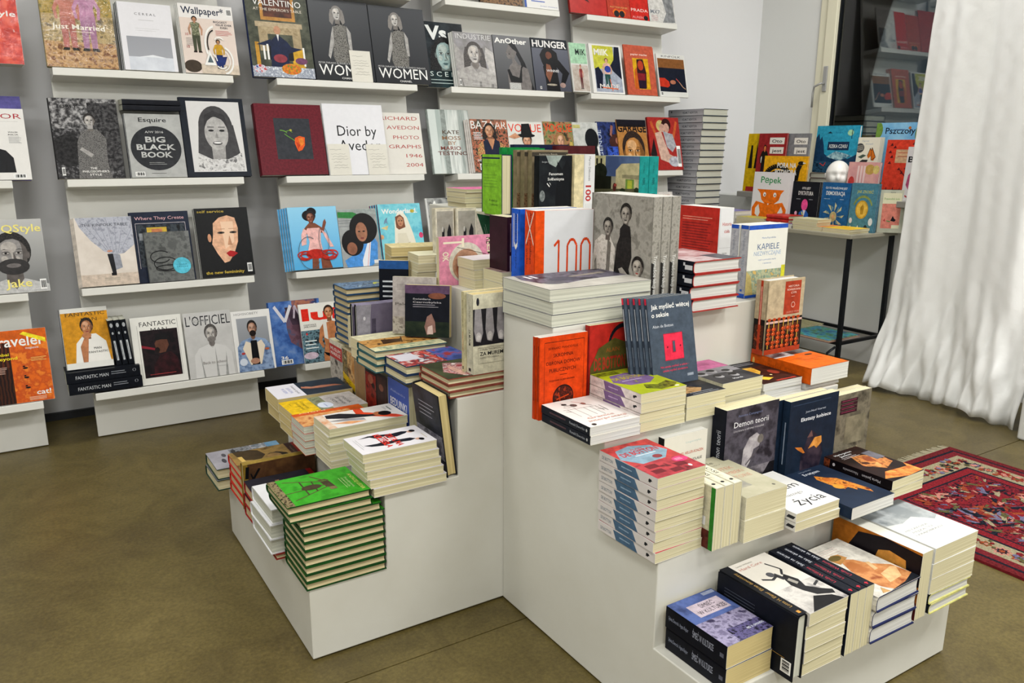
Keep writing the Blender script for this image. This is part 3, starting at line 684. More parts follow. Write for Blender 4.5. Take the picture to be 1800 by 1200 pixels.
A('frame', BG('#1c2431'), R(.10, .06, .93, .955, '#cfcecd'), E(.52, .62, .27, .28, '#4a494b', 26), Pg('#4a494b', .25, .62, .2, .3, .36, .2, .66, .2, .86, .3, .8, .66), Pg('N:#b5b4b3,#d6d5d4,#6a696a:14', .16, .07, .2, .3, .4, .22, .66, .22, .88, .3, .9, .07), Pg('#9b9997', .42, .4, .42, .22, .62, .22, .64, .42), E(.52, .55, .185, .21, '#aaa8a6', 26), Pg('#3f3e40', .33, .6, .36, .78, .5, .84, .68, .78, .72, .58, .64, .72, .5, .77, .4, .71), [[E(x, .585, .045, .014, '#2a292b', 10), R(x-.055, .625, x+.055, .634, '#4a4849')] for x in (.44, .61)], Pg('#8d8b89', .52, .57, .49, .49, .55, .49), E(.52, .425, .075, .024, '#4a4849', 14), E(.52, .43, .062, .012, '#dedddc', 12))
A('kinf', BG('N:#cdc3b8,#d8cfc5:5'), R(0, .0, 1, .17, '#c3b3a3'), Pg('N:#8e919c,#b3b5c0,#a0a3ae:20', .02, 1, 1, 1, 1, .58, .8, .46, .62, .44, .45, .5, .25, .66, .08, .86), [St('#8b8e9b', .008, *q) for q in ((.1, .97, .5, .52), (.25, .97, .54, .5), (.4, .97, .58, .48), (.55, .97, .62, .48), (.7, .97, .66, .48), (.85, .97, .7, .48), (.97, .8, .72, .47))], Pg('#8f929c', .6, .46, .72, .44, .74, .25, .62, .22, .56, .3), Pg('#25262c', .5, .46, .6, .46, .62, .18, .55, .18), R(.53, .14, .62, .18, K1), E(.55, .5, .05, .015, '#c58a70'), T('THE KINFOLK TABLE', .12, .87, .042, '#4b4d55', .8), Ln(.4, .1, .7, 2, .025, '#998', .005))
A('where', BG('#1f2940'), T('Where They Create', .08, .89, .048, '#d6a9ae', .84, 0, 0), [St('#c9c2c4', .006, .08, .2, .08, .84, .93, .84, .93, .2)], R(.1, .22, .91, .82, 'N:#20262e,#414a52,#15181d:12'), R(.26, .7, .6, .78, '#c4a43a'), R(.34, .7, .52, .76, '#b9744c'), R(.12, .6, .4, .7, '#8b8f94'))
A('small', BG('N:#5a5c5b,#6a6c6a,#525453:9'), ring(.4, .36, .26, .13, .02, '#2b2c2d', 0, 360), ring(.3, .5, .22, .12, .02, '#303132', 40, 330), ring(.45, .27, .28, .06, .018, '#2b2c2d'), E(.75, .3, .2, .165, '#55b6cc', 26), T('CONNIE', .63, .31, .028, '#20546a', .24), T('DESIGN', .63, .265, .028, '#20546a', .24), Ln(.1, .92, .4, 1, .02, '#888'))
A('self', BG('#1a1b1d'), Pg('#d8a888', .3, .62, .32, .78, .44, .86, .6, .89, .74, .85, .78, .7, .75, .5, .66, .34, .55, .22, .45, .2, .34, .34, .26, .48), Pg('#e6c2a4', .46, .8, .7, .8, .68, .5, .5, .4), E(.225, .57, .035, .06, '#c38d6c'), [[E(x, .64, .07, .017, '#56493f', 12), E(x, .64, .03, .014, '#1d1a18', 8), R(x-.08, .69, x+.08, .698, '#b98a6c')] for x in (.45, .68)], Pg('#b98767', .6, .6, .55, .46, .64, .45), Pg('#a51a1d', .5, .34, .58, .375, .66, .36, .72, .33, .62, .28, .55, .29), T('self service', .05, .935, .038, '#b19a3e', .5, 0, 1), T('the new femininity', .08, .045, .045, '#c4a93f', .72, 0, 1), bars(.87, .05, .09, .13))
A('fmy', BG('#d9d9d3'), R(.0, .1, 1, .93, '#c78a1c'), T('FANTASTIC', .1, .87, .062, '#3d3520', .84), T('MAN', .42, .78, .055, '#3d3520', .34), Pg('#e2e0da', .2, .1, .26, .42, .44, .56, .7, .56, .9, .42, .96, .1), face(.52, .68, .135, '#b0754f', '#20160f', body=None), Pg('#b0754f', .36, .1, .34, .36, .44, .5, .54, .54, .52, .42, .46, .1), E(.5, .54, .1, .05, '#b0754f'), T('MAN', .62, .3, .04, '#3a3a3a', .16), T('FANTASTIC', .5, .24, .035, '#3a3a3a', .42))
A('fmw', BG('#dad9d2'), St('#2c2c2c', .004, .12, .88, .12, .1), St('#2c2c2c', .004, .92, .95, .92, .1), T('FANTASTIC', .17, .86, .072, '#1d1e22', .72), T('MAN', .38, .765, .068, '#1d1e22', .32), R(.16, .1, .9, .8, 'N:#181318,#2b1d22,#131116:9'), Pg('#7e1f2c', .16, .55, .42, .5, .42, .53, .16, .59), Pg('N:#2b1418,#421a20:12', .34, .1, .36, .28, .5, .42, .72, .46, .84, .36, .88, .1), Pg('#5e3a2c', .44, .5, .42, .6, .5, .68, .66, .68, .7, .56, .62, .46, .5, .45), Pg('#1a191c', .42, .66, .5, .74, .66, .73, .7, .64, .56, .65, .36, .63), E(.46, .5, .05, .04, '#241a18'), Ln(.26, .14, .8, 1, .02, '#a03a3a', .008))
A('loff', BG('N:#b5b4b2,#c0bfbd:5'), T("L'OFFICIEL", .04, .8, .155, '#33343a', .94), T('HOMMES', .18, .84, .05, '#8d8d8d', .32), face(.54, .66, .13, '#a5a29f', '#4a4848', body='#c9c8c6', bw=2.3), E(.54, .575, .09, .045, '#77726f'), T('Back to school', .3, .2, .045, '#85807c', .5), Ln(.6, .15, .85, 1, .02, '#999', .004))
A('high', BG('#dcdbd8'), T('HIGHSNOBIETY', .08, .93, .04, '#777', .62), R(.12, .08, .92, .88, 'G:#75797e,#9a9da2'), face(.5, .7, .12, '#a87c66', '#1f1a1a', body='N:#53688c,#7d92b2,#8aa0c0:16', bw=2.7), E(.5, .62, .085, .05, '#2b2020'), Pg('#dccfbb', .3, .5, .5, .44, .7, .5, .78, .4, .64, .1, .36, .1, .2, .38), Pg('#191b20', .42, .5, .58, .5, .6, .1, .4, .1), E(.48, .16, .12, .05, '#a87c66'), E(.2, .3, .05, .02, '#a33a3a'), E(.82, .34, .06, .02, '#b06040'), E(.18, .16, .1, .06, '#c8d0dc'))
A('valen', BG('N:#44483c,#5c5f50:9'), R(.22, .66, .78, 1, '#b5823f'), R(.27, .7, .73, 1, 'N:#4a2c24,#6a3c2a:8'), R(.12, .58, .88, .64, '#b3a183'), R(.16, .3, .3, .58, '#a08f70'), R(.7, .3, .84, .58, '#a08f70'), R(.2, .5, .82, .58, 'N:#8f7d5e,#b5a382:20'), R(.08, .05, .14, .4, '#b98a34'), R(.66, .08, .86, .34, '#c59a2e'), R(.3, .2, .68, .36, '#20222a'),
  Pg('#1f2a4a', .3, .1, .34, .42, .46, .5, .6, .42, .66, .36, .84, .34, .6, .28, .6, .1), Pg('#1f2a4a', .1, .37, .34, .44, .34, .36), E(.46, .55, .055, .05, '#b98a6c'), Pg('#ddd', .44, .5, .48, .5, .46, .42), T('VALENTINO', .12, .83, .075, W1, .78), T('AT THE EMPEROR\'S TABLE', .12, .77, .033, '#d8cfc0', .78), R(.2, .2, .23, .36, W1), R(.26, .2, .29, .38, W1), R(.84, .14, .87, .36, W1), E(.46, .22, .11, .05, '#8c3a44'), E(.8, .2, .1, .04, '#6e4260'),
  R(0, 0, 1, .12, 'N:#b5bac4,#7c8494,#d8dce2:26'), E(.62, .1, .16, .065, 'N:#c99a20,#d8552a,#5a8c2c:36'), E(.12, .09, .1, .05, 'N:#b53030,#d8dce2,#2a3f8c:30'))
WOM = [BG('G:#34363a,#55575b'), Pg('#2a2b2d', .42, .72, .4, .6, .5, .55, .58, .6, .56, .76), face(.46, .83, .085, '#b5b3b0', '#7e7c7a', long=1.2), Pg('N:#55534f,#8d8b86,#3b3a38:60', .37, .66, .36, .5, .32, .3, .36, .22, .62, .22, .64, .34, .58, .5, .6, .68, .48, .7), Pg('#a5a3a0', .37, .67, .33, .58, .24, .3, .27, .26, .36, .46), Pg('#a5a3a0', .6, .68, .66, .6, .66, .36, .62, .36, .6, .5), T('PETER FARAGO & INGELA KLEMETZ FARAGO', .06, .2, .022, '#c9c9c8', .86), T('WOMEN', .06, .06, .14, '#e8e8e6', .88), T('CHANEL', .42, .015, .025, '#dadad8', .22, 0, 1)]
A('wom', WOM)
A('note', BG('#d8d5ca'), St('#555', .006, .1, .82, .3, .83, .34, .81, .62, .83), [St('#6a6a6a', .005, *[v for i in range(9) for v in (x0+(x1-x0)*i/8, y+.012*((i*5+int(y*90)) % 3-1))]) for x0, x1, y in ((.12, .8, .68), (.2, .86, .6), (.12, .9, .52), (.2, .6, .42), (.24, .84, .32), (.18, .88, .24))])
A('tulip', BG('N:#5f1622,#6b1a26:40'), R(.26, .22, .8, .8, '#3a3d44'), ring(.34, .58, .1, .05, .014, '#5f8f3a', 90, 10), St('#5f8f3a', .012, .4, .58, .44, .55, .52, .5, .58, .46), St('#6a9a40', .008, .42, .61, .48, .63, .52, .6), E(.5, .63, .02, .015, '#a6a23a'), Pg('#d8561c', .54, .44, .55, .52, .62, .55, .7, .53, .69, .42, .64, .35, .58, .33, .56, .38), Pg('#e8822a', .6, .52, .62, .4, .68, .44, .67, .52), Pg('#b83a14', .56, .47, .58, .36, .62, .42))
A('dior', BG('#dcdce0'), T('Dior by', .2, .55, .155, '#2b2c30', .66), T('Avedon', .2, .345, .155, '#2b2c30', .72))
A('aved', BG('#d6d3cb'), [T(s, x, y, .062, '#a8413c', w) for s, x, y, w in (('RICHARD', .26, .88, .68), ('AVEDON', .36, .73, .6), ('PHOTO', .46, .57, .48), ('GRAPHS', .36, .42, .6), ('1946', .66, .27, .3), ('2004', .64, .12, .32))])
A('riri', BG('G:#4fa5d8,#8cc8e6'), E(.42, .86, .14, .09, K1), E(.48, .92, .1, .07, K1), face(.45, .83, .09, '#7a4632', '#15161c', body=None), Pg('#7a4632', .3, .66, .4, .74, .52, .74, .66, .66, .7, .76, .74, .8, .76, .74, .68, .58, .3, .56), Pg('#e2b0ab', .33, .62, .36, .66, .6, .66, .63, .62, .6, .44, .62, .3, .32, .3, .37, .44), Pg('#e2b0ab', .28, .66, .34, .62, .3, .4, .2, .38, .22, .56), Pg('#e2b0ab', .64, .62, .72, .58, .86, .34, .78, .34), Pg('#7a4632', .36, 0, .4, .26, .52, .26, .5, 0), Pg('#7a4632', .56, 0, .56, .26, .7, .26, .78, 0),
  E(.47, .24, .2, .08, '#b5261c'), [ring(x, .23, .14, .06, .022, '#c02c20') for x in (.24, .3, .7, .78)], ring(.24, .2, .12, .05, .02, '#a8221a'), ring(.74, .19, .15, .05, .02, '#a8221a'), ring(.34, .26, .22, .26, .01, '#56606a', 60, 330), ring(.66, .45, .1, .22, .01, '#56606a', 120, 420))
A('bluej', BG('N:#8d9190,#a5a8a8:6'), R(0, .9, 1, 1, '#98a09e'), Pg('#2e7a3c', 0, .96, .4, .95, .8, .8, .4, .84, 0, .86), [R(0, y, .5, y+.012, '#7a7f82') for y in (.7, .76, .8)], Pg('#4a8ed4', .1, 0, .05, .12, .4, .25, .6, .45, .85, .52, .95, .4, .9, .1, .75, 0), Pg('#dfe2e8', .5, .1, .74, .5, .8, .5, .66, 0, .5, 0), St('#c03a4a', .01, .78, .52, .62, 0), E(.3, .42, .28, .23, '#191618', 26), E(.62, .66, .36, .27, '#1a1719', 30), E(.27, .32, .13, .11, '#8a5a44'), E(.56, .6, .15, .17, '#9b6a52'), [[E(x, .61, .035, .012, K1, 8)] for x in (.5, .62)], E(.56, .49, .05, .018, '#7a3c38', 10), R(.8, .04, .96, .1, '#d8d8d6'))
A('wond', BG('N:#62bccc,#7fcbd6,#5ab0c6:4'), Pg('#e0dbc9', .3, .3, .36, .7, .44, .86, .56, .88, .66, .76, .76, .5, .86, .1, .84, 0, .2, 0, .26, .2), Pg('#d5cfba', .4, .5, .6, .5, .7, .2, .36, .2), Pg('#7a4a33', .38, .6, .38, .78, .5, .82, .58, .76, .6, .6, .52, .58, .44, .56), E(.49, .7, .075, .085, '#b5805f'), [E(x, .71, .02, .008, K1, 8) for x in (.46, .525)], E(.49, .655, .025, .008, '#8c3a38', 8), T('Wonderland.', .08, .84, .082, '#e6e6e2', .84, 0, 2), Pg('#6a86a0', .12, .72, .16, .76, .2, .78, .18, .72, .2, .66, .15, .69, .1, .66), Pg('#d8c890', .02, .6, .2, .64, .16, .56), E(.95, .45, .05, .05, '#c8406a'), E(.02, .45, .05, .04, '#c89a70'), E(.8, .87, .05, .03, '#b5a53a'), bars(.05, .02, .12, .05), St('#b5a98c', .008, .36, .34, .5, .3, .68, .34))
A('vman', BG('N:#2f4f8c,#4a6fae,#6a86b5:5'), Pg('N:#5a3f4c,#6b4b58,#49506c:8', .3, .85, .3, .55, .35, .35, .6, .2, .9, .3, 1, .6, 1, .86), Pg('N:#3a2c38,#4a3848:10', .3, .9, .42, .62, 1, .6, 1, .92), Pg('#8a5a62', .6, .62, .7, .4, .8, .36, .92, .6), R(.45, .86, .95, 1, 'N:#7a4c4c,#a56a50,#2a3a66:6'), St('#c8c6cc', .055, .1, .93, .28, .68, .42, .93), St('#b5a8b5', .035, .46, .72, .5, .92, .58, .76, .66, .92, .7, .72), St('#c09a90', .03, .66, .92, .7, .74), St('#c8c0c8', .03, .74, .74, .8, .92, .86, .74), St('#c8c8d4', .03, .89, .76, .9, .93, .98, .78, .99, .93), T('36', .12, .1, .05, W1, .14, 0, 1), bars(.12, .02, .22, .07))
A('lui', BG('#dcdad2'), T('lui', .05, .72, .2, '#d42a1c', .86, 0, 3), R(0, 0, .5, .55, 'N:#2a3a44,#6a8a96,#1c2228:14'), T('CONSTANCE', .07, .63, .025, '#333', .28, 0, 1), T('JABLONSKI', .07, .6, .025, '#333', .28, 0, 1), E(.12, .49, .02, .02, '#c33'), Ln(.06, .36, .36, 3, .06, '#dfe6e6', .018), E(.16, .12, .16, .06, '#c9b5c4'), face(.66, .83, .105, '#b5764c', '#2b1c14', body=None), Pg('#b5764c', .52, .64, .46, .5, .5, .3, .44, .1, .44, 0, .9, 0, .86, .2, .8, .34, .86, .5, .84, .64, .7, .68), Pg('#b5764c', .5, .64, .42, .56, .36, .34, .44, .22, .48, .26, .44, .36, .5, .5), Pg('#d8d5cc', .5, .68, .58, .7, .58, .36, .5, .4), Pg('#d8d5cc', .78, .7, .86, .66, .88, .4, .78, .36), Pg('#16161a', .44, .16, .6, .12, .9, .2, .9, .16, .66, .02, .5, .1))
A('b0a', BG('N:#3a2f2a,#7a6a50,#222:12'), R(.2, 0, .9, .1, '#8a7c64')); A('b0b', BG('N:#2c1c14,#8d6a44,#3d241a:18')); A('b0c', BG('#dad9d6'), R(.1, .3, .8, .7, '#9ab0d0'), R(.2, .12, .6, .14, '#4a62b0'), T('Anders Weisband', .45, .04, .02, '#3a4aa0', .5), R(0, 0, .06, .3, '#2b50a0'))
A('vs', BG('N:#20262c,#384248:5'), T('Vs', .1, .74, .21, '#dfe2e0', .5, 0, 3), face(.5, .5, .24, '#8fa6a5', '#14181c', long=1.0, lips='#4c6468', eye='#10181c', body='#12171c'), R(.0, 0, 1, .26, 'N:#0f2226,#1c3a3e:6'), T('S C E N E', .1, .17, .075, '#c8d4d0', .8), Ln(.1, .11, .9, 2, .05, '#a8b8b5', .012))
A('indu', BG('N:#7f7d7c,#98969a:5'), Pg('#9d9a98', 0, .8, .2, .62, .3, .4, .1, .3, 0, .34), face(.5, .62, .19, '#b0adaa', '#4b494a', long=1.6, lips='#6e6867', body='#a19e9b', bw=2.4), Pg('#a9a6a3', .0, .28, .3, .22, .9, .34, 1, .2, 1, .05, .4, .12, 0, .16), Pg('#b8b5b2', .8, .75, 1, .65, 1, .2, .85, .3, .76, .55), T('INDUSTRIE', .06, .88, .1, '#d0d0d0', .9), bars(.04, .02, .05, .1), Ln(.35, .05, .7, 1, .02, '#ccc'))
A('anot', BG('G:#4c4d50,#6a6b6e'), Pg('#1e1f22', .45, .82, .6, .82, .8, .5, .98, 0, .72, 0, .68, .5, .56, .7), Pg('#6f6a68', .34, .74, .4, .84, .54, .84, .6, .7, .52, .58, .6, .48, .86, .4, .92, .1, .9, 0, .3, 0, .3, .3, .38, .44, .46, .5, .46, .57, .36, .57, .32, .62, .34, .66, .3, .67), Pg('#16171a', .4, .85, .46, .9, .58, .86, .62, .7, .5, .76), Pg('#17181b', .3, .36, .34, .2, .36, .13, .66, .13, .7, .4, .76, .46, .68, .44, .6, .22, .42, .26, .36, .38), R(.32, 0, .62, .12, 'N:#9a9a98,#c5c5c2:90'), E(.4, .66, .02, .008, K1), T('AnOther', .04, .86, .1, W1, .86, 0, 2))
A('hung', BG('G:#4a4c58,#60636f'), R(0, .81, 1, 1, '#17202c'), Pg('#15151a', .2, .68, .3, .8, .5, .84, .68, .74, .7, .6, .6, .54, .55, .4, .32, .42, .24, .55), E(.45, .68, .085, .075, '#6a4030'), Pg('#15151a', .5, .64, .72, .6, .98, .36, .84, .16, .7, .12, .78, .34, .64, .46, .66, .2, .68, 0, .3, 0, .3, .22, .26, .46, .36, .56), Pg('#7a4c38', .36, .52, .46, .5, .52, .36, .4, .16, .32, .3), E(.76, .12, .08, .05, '#9a8078'), T('HUNGER', .03, .835, .13, '#dedcda', .94, 0, 2), T('WINNIE', .35, .365, .05, '#d0d0d0', .34, 0, 1), E(.46, .12, .14, .02, '#a09888'), bars(.12, .03, .05, .05))
A('kate', BG('N:#a5b0ac,#d4d8d4,#8f9894,#c4c8c4:3:.1'), R(.0, 0, .18, 1, '#c8d0cc'), R(.3, 0, .42, 1, '#8c9490'), [T(s, x, y, .06, c, w, 0, 1) for s, x, y, c, w in (('KATE', .3, .62, '#5c4a3c', .42), ('MOSS', .28, .53, '#8c6a50', .46), ('BY', .42, .45, '#a08068', .2), ('MARIO', .22, .37, '#7a4038', .5), ('TESTINO', .14, .29, '#6a4038', .74))])  # pale and dark stripes paint the foil's sheen into the cover colour
A('baz', BG('N:#2a3428,#7c5a44,#c06a50,#1c2a2a:26'), R(0, .84, 1, 1, 'N:#3a4438,#b07058:12'), T('BAZAAR', .02, .82, .155, '#dcdcd8', .96), T('BAZA', .72, .82, .155, '#c07050', .28), face(.5, .78, .13, '#b5805e', '#1d1512', long=1.0, body=None), Pg('#1d2440', .3, .58, .42, .63, .52, .42, .64, .63, .76, .56, .74, .1, .3, .1), Pg('#b5805e', .42, .63, .62, .63, .53, .43), Pg('N:#3a5a3a,#c04a3a,#d8c07a,#22382c:60', .16, .5, .3, .6, .32, .3, .2, .2, .12, .34), Pg('N:#3a5a3a,#c04a3a,#d8c07a,#22382c:60', .74, .58, .88, .5, .92, .3, .76, .2), Pg('#b5805e', .2, .3, .3, .34, .46, 0, .36, 0), Ln(.06, .74, .3, 5, .03, '#d8d8d8', .012), bars(.14, .04, .14, .12), T('HOT', .1, .2, .05, W1, .2))
A('vog1', BG('N:#c8c8c2,#d8d6d0:4'), R(0, 0, 1, .45, 'N:#4a6a4a,#7a8c70,#3a4a3c:6'), T('VOGUE', .02, .8, .17, '#d83a24', .94), face(.52, .62, .13, '#c08a6a', '#2a1c16', body='#30404a'), E(.5, .73, .26, .04, '#1a1b1f'), Pg('#1a1b1f', .36, .74, .4, .96, .62, .97, .68, .76), Pg('#c08a6a', 0, .7, .16, .66, .34, .7, .2, .78), Pg('#c23a30', 0, .3, .1, .36, .2, .1, 0, .1))
A('vog2', BG('N:#4a5a34,#7a8050,#a5684a,#30402a:9'), T('VOGUE', .02, .8, .17, '#d8401c', .96), face(.56, .62, .14, '#c59474', '#8c6a3c', long=1.6, body='#c9a06a'), R(.86, .4, .96, .6, '#b5a050'))
A('greyw', BG('N:#a9aba8,#c0c2be,#9a9c98:4'), R(0, .88, .3, .95, '#b5b070'), E(.72, .66, .27, .22, '#1c1f24'), Pg('#1a1d22', .5, .5, .92, .5, .96, .1, .5, .1), Pg('#dcdcda', .9, .5, .98, .5, .94, .3))
A('inter', BG('#c9c9c7'), R(.04, 0, 1, 1, 'N:#6a6c6c,#a0a2a0,#484a4a:4'), Pg('#1c2432', .3, 0, .3, .25, .6, .45, 1, .5, 1, 0), E(.62, .62, .24, .2, '#a5a5a2'), Pg('#22272e', .5, .8, .9, .86, 1, .6, .9, .5, .8, .74), St('#e6e6e2', .03, .1, .78, .22, .95, .26, .74), St('#e6e6e2', .025, .28, .84, .4, .9, .4, .74, .5, .86, .54, .74), St('#e6e6e2', .025, .56, .8, .68, .84, .62, .74, .78, .78), St('#e6e6e2', .02, .76, .92, .78, .72))
A('r0a', BG('N:#a8241f,#b72d26:9'), Pg('#4a1a1c', .3, .3, .5, .24, .54, .2, .4, .24)); A('r0b', BG('#b23a28'), T('ASTERISME', .1, .2, .035, '#c9a060', .8), Pg('#d8651c', .2, .12, .34, .19, .5, .15, .66, .19, .8, .12, .72, .03, .28, .03), E(.38, .08, .12, .07, '#2c2a2e'), E(.62, .08, .12, .07, '#2c2a2e'))
A('r0c', BG('#c0261e'), T('PRADA', .04, .17, .065, '#e4d4cc', .92), T('AUREN', .08, .03, .05, '#d8a0a0', .6), E(.82, .05, .12, .05, '#26282c')); A('r0d', BG('#c6c4c0'), T('MX7', .06, .17, .08, '#6a6f78', .36, 0, 1), Pg('N:#6a6c6e,#8e9092:10', .55, .5, .95, .5, .98, .02, .5, 0, .66, .2), Ln(.08, .12, .34, 4, .03, '#b06a6a'))
A('milk1', BG('#c9c8c4'), R(0, .58, 1, 1, '#9cc4a4'), T('MilK', .34, .76, .13, '#1e2a2c', .6, 0, 1), R(.05, .02, 1, .55, 'N:#a5988c,#c0b8b0:8'), fig(.55, .06, .5, '#c58a70', '#5a2a22', '#7a2f30', '#5c2428', arms='#b0583e'))
A('milk2', BG('#d8d7d3'), R(.1, .03, .95, .97, '#99a0ae'), R(.1, .5, .75, .97, '#b9b83c'), T('MilK', .14, .78, .13, '#dcdcd4', .46, 0, 2), Pg('#1b2238', .8, .97, .95, .97, .95, .3, .7, .46, .6, .56, .74, .7), Pg('#18203a', .12, .1, .12, .5, .24, .54, .36, .4, .3, .1), fig(.5, .1, .62, '#c59a80', '#6a4830', '#d0a898', '#24504c', arms='#c59a80'), E(.52, .5, .1, .07, '#2a3c90'), T('MADE', .22, .1, .1, '#e0dcd4', .62), St('#d8602a', .02, .3, .12, .8, .1), St('#d8602a', .02, .56, .3, .62, .06))
A('papier', BG('#b4533c'), T('papier mache', .22, .8, .04, '#e6cfc4', .56, 0, 1), R(.26, .12, .8, .74, '#c99a18'), Pg('#b5571c', .26, .12, .4, .12, .44, .6, .3, .5), Pg('#3a1a22', .38, .4, .4, .72, .62, .73, .7, .45, .66, .14, .4, .14), E(.52, .6, .1, .1, '#a83a22'), Pg('#7a1c24', .38, .44, .66, .44, .64, .3, .4, .3), Pg('#2c1830', .4, .3, .64, .3, .64, .13, .4, .13))
A('kinf2', BG('#cfcfca'), T('KINFOLK', .18, .93, .05, '#3a4048', .68), R(.03, .12, .96, .9, '#1f2434'), R(.03, .68, .96, .9, '#7a4e28'), Pg('#b5301c', .03, .44, .22, .44, .36, .36, .38, .26, .3, .22, .03, .24), E(.5, .35, .1, .05, '#a86a50'), St('#b5483c', .02, .62, .44, .72, .36), St('#b08a70', .02, .72, .36, .84, .24, .93, .2), bars(.04, .02, .07, .1))
A('inge', BG('N:#1c2444,#2c3a70,#12162a:6'), T('INGENUE', .14, .1, .09, '#b9c4d4', .74, 90), E(.66, .6, .26, .16, '#4a2a24'), E(.72, .62, .1, .08, '#a06a58'), Pg('N:#28408c,#3a5ac0,#16204a:14', .3, .5, .9, .5, .9, .1, .3, .1), Pg('#8c5c50', .5, .94, .58, .92, .5, .7, .44, .74))
A('gar', BG('#a8743c'), R(0, .86, 1, 1, '#2a2426'), T('GARAGE', .0, .76, .16, '#1c1c20', 1, 0, 2), face(.5, .36, .36, '#b07a40', '#2a1c18', lips='#3a1c20', eye='#201a1a'), R(0, .9, 1, 1, '#22202a'))
A('vred', BG('#9a2a26'), St('#b5562c', .07, .1, .92, .3, .5), St('#b5562c', .07, .72, .5, .92, .92), E(.4, .84, .14, .11, '#b5a56a'), E(.58, .86, .15, .12, '#3a1c1c'), E(.44, .8, .09, .08, '#b89080'), E(.58, .8, .09, .09, '#b89080'), Pg('#c0a090', .2, .7, .4, .74, .5, .5, .6, .3, .9, .2, .7, .1, .3, .2, .26, .4), Pg('N:#8a8a90,#aaaab0:20', .46, .74, .76, .68, .84, .46, .7, .34, .54, .44), E(.75, .16, .2, .1, 'N:#8f9098,#b8b8c0:20'), bars(.84, .06, .12, .4), Pg('#2c2426', 0, .3, .14, .6, .2, .3, .1, .1))
A('pinkr', BG('#c9c4be'), T('MILL ELABORE', .3, .91, .04, '#c0603c', .6), R(.1, .1, .9, .86, '#b8b0a8'))
# ---- books on the podiums
A('green', BG('N:#2f8a1c,#3a9c26,#2c7f1c:6'), R(0, .0, 1, .1, 'N:#3b3222,#8d7f5c,#2a2418:30'), Pg('#4a3f2c', .36, .66, .62, .68, .6, .58, .38, .56), Pg('#554832', .3, .64, .36, .68, .34, .56, .3, .54), St('#5a4c34', .022, .38, .6, .12, .16), St('#5a4c34', .02, .58, .6, .84, .14), St('#5a4c34', .02, .5, .6, .56, .1), St('#5a4c34', .02, .36, .62, .1, .5), St('#4a3f2c', .018, .22, .34, .74, .33), St('#4a3f2c', .015, .3, .47, .68, .45), E(.5, .42, .09, .12, '#4a3f2c'), R(.62, .6, .72, .68, '#6d5f42'),
  T('ANDRZEJ LEDER', .3, .92, .045, '#c2c86a', .64, 0, 1), T('Prześniona', .4, .85, .03, '#b5cc90', .4), T('rewolucja', .4, .81, .03, '#b5cc90', .36), Ln(.4, .78, .8, 1, .02, '#b5cc90'))
A('tata', BG('#d6d3d6'), Pg('#20242f', .2, .14, .2, .3, .3, .34, .42, .5, .42, .62, .34, .76, .26, .82, .2, .74, .22, .6, .16, .44, .12, .3), Pg('#20242f', .58, .12, .6, .3, .54, .42, .6, .6, .62, .74, .72, .8, .78, .7, .72, .5, .76, .34, .7, .2), E(.3, .84, .06, .045, '#caa08a'), E(.76, .82, .06, .045, '#caa08a'), E(.28, .87, .07, .04, '#1c1a1c'), E(.8, .85, .07, .035, '#1c1a1c'), T('TATA MA', .2, .5, .09, '#cf2e24', .72, 0, 2), T('KRZESŁA', .12, .36, .09, '#cf2e24', .78, 0, 2), R(.3, .44, .6, .49, '#e2d2d2'), R(.32, .45, .55, .475, '#b04040'), Ln(.5, .93, .86, 1, .03, '#b0a060'), Ln(.2, .1, .8, 2, .03, '#aaa', .005))
A('whiter', BG('#d5d1cb'), Pg('#cf4424', 0, .5, .46, .46, 1, .86, 1, .96, .8, .9, .3, .58, 0, .6), Pg('#23242c', .3, .1, .5, .3, .66, .62, .7, .78, .6, .82, .5, .6, .3, .46, .1, .3, .08, .12), Pg('#8c8a8c', .5, .08, .62, .2, .8, .5, .66, .5, .5, .3), E(.56, .72, .14, .07, '#a5623e'), E(.6, .79, .16, .08, '#1f1a1a'), R(.0, .0, 1, .1, 'N:#d8c8b4,#c98a5c:10'), Pg('#d89a6a', .7, .1, .9, .3, .86, .5, .7, .3), T('Polański', .16, .9, .03, '#3d5a4c', .3, 0, 1), Ln(.14, .87, .4, 2, .02, '#888', .006))
A('orangeb', BG('#c2521c'), R(.2, .0, 1, .8, 'N:#c07a40,#d8a468,#a85a28:8'), R(0, 0, .2, 1, '#c8541a'), T('Afera', .05, .1, .05, '#e8c8a0', .4, 90))
A('yelq', BG('#b3aeaa'), R(0, 0, 1, .38, '#dcb410'), R(0, .38, 1, .55, 'N:#5a6040,#8a9070,#6b6a50:12'), E(.64, .5, .2, .1, '#cdd4e2'), T('nowe', .54, .49, .035, '#4a6ab0', .22), T('POLSKA', .3, .8, .045, '#555', .45), T('ODWRACA', .26, .72, .045, '#555', .52), T('OCZY', .3, .64, .045, '#555', .32), T('Grzegorz', .16, .25, .04, '#7a6a10', .5), T('Sroczyński', .16, .18, .04, '#7a6a10', .56), Ln(.2, .1, .4, 1, .02, '#7a6a10'))
A('hands', BG('#232f3c'), R(0, 0, 1, .38, '#d8d6dc'), R(0, .55, 1, 1, 'N:#1f2b38,#2c3c4c:5'), Pg('#a86a50', .34, .42, .46, .52, .44, .68, .5, .86, .64, .94, .6, .8, .62, .66, .58, .5, .46, .4), Pg('#c08468', .36, .46, .48, .56, .5, .72, .54, .66, .52, .5), T('Dubravka Ugrešić', .18, .3, .035, '#555', .64), T('EUROPA', .3, .22, .045, '#8a94c8', .42), T('W SEPII', .3, .15, .045, '#8a94c8', .38))
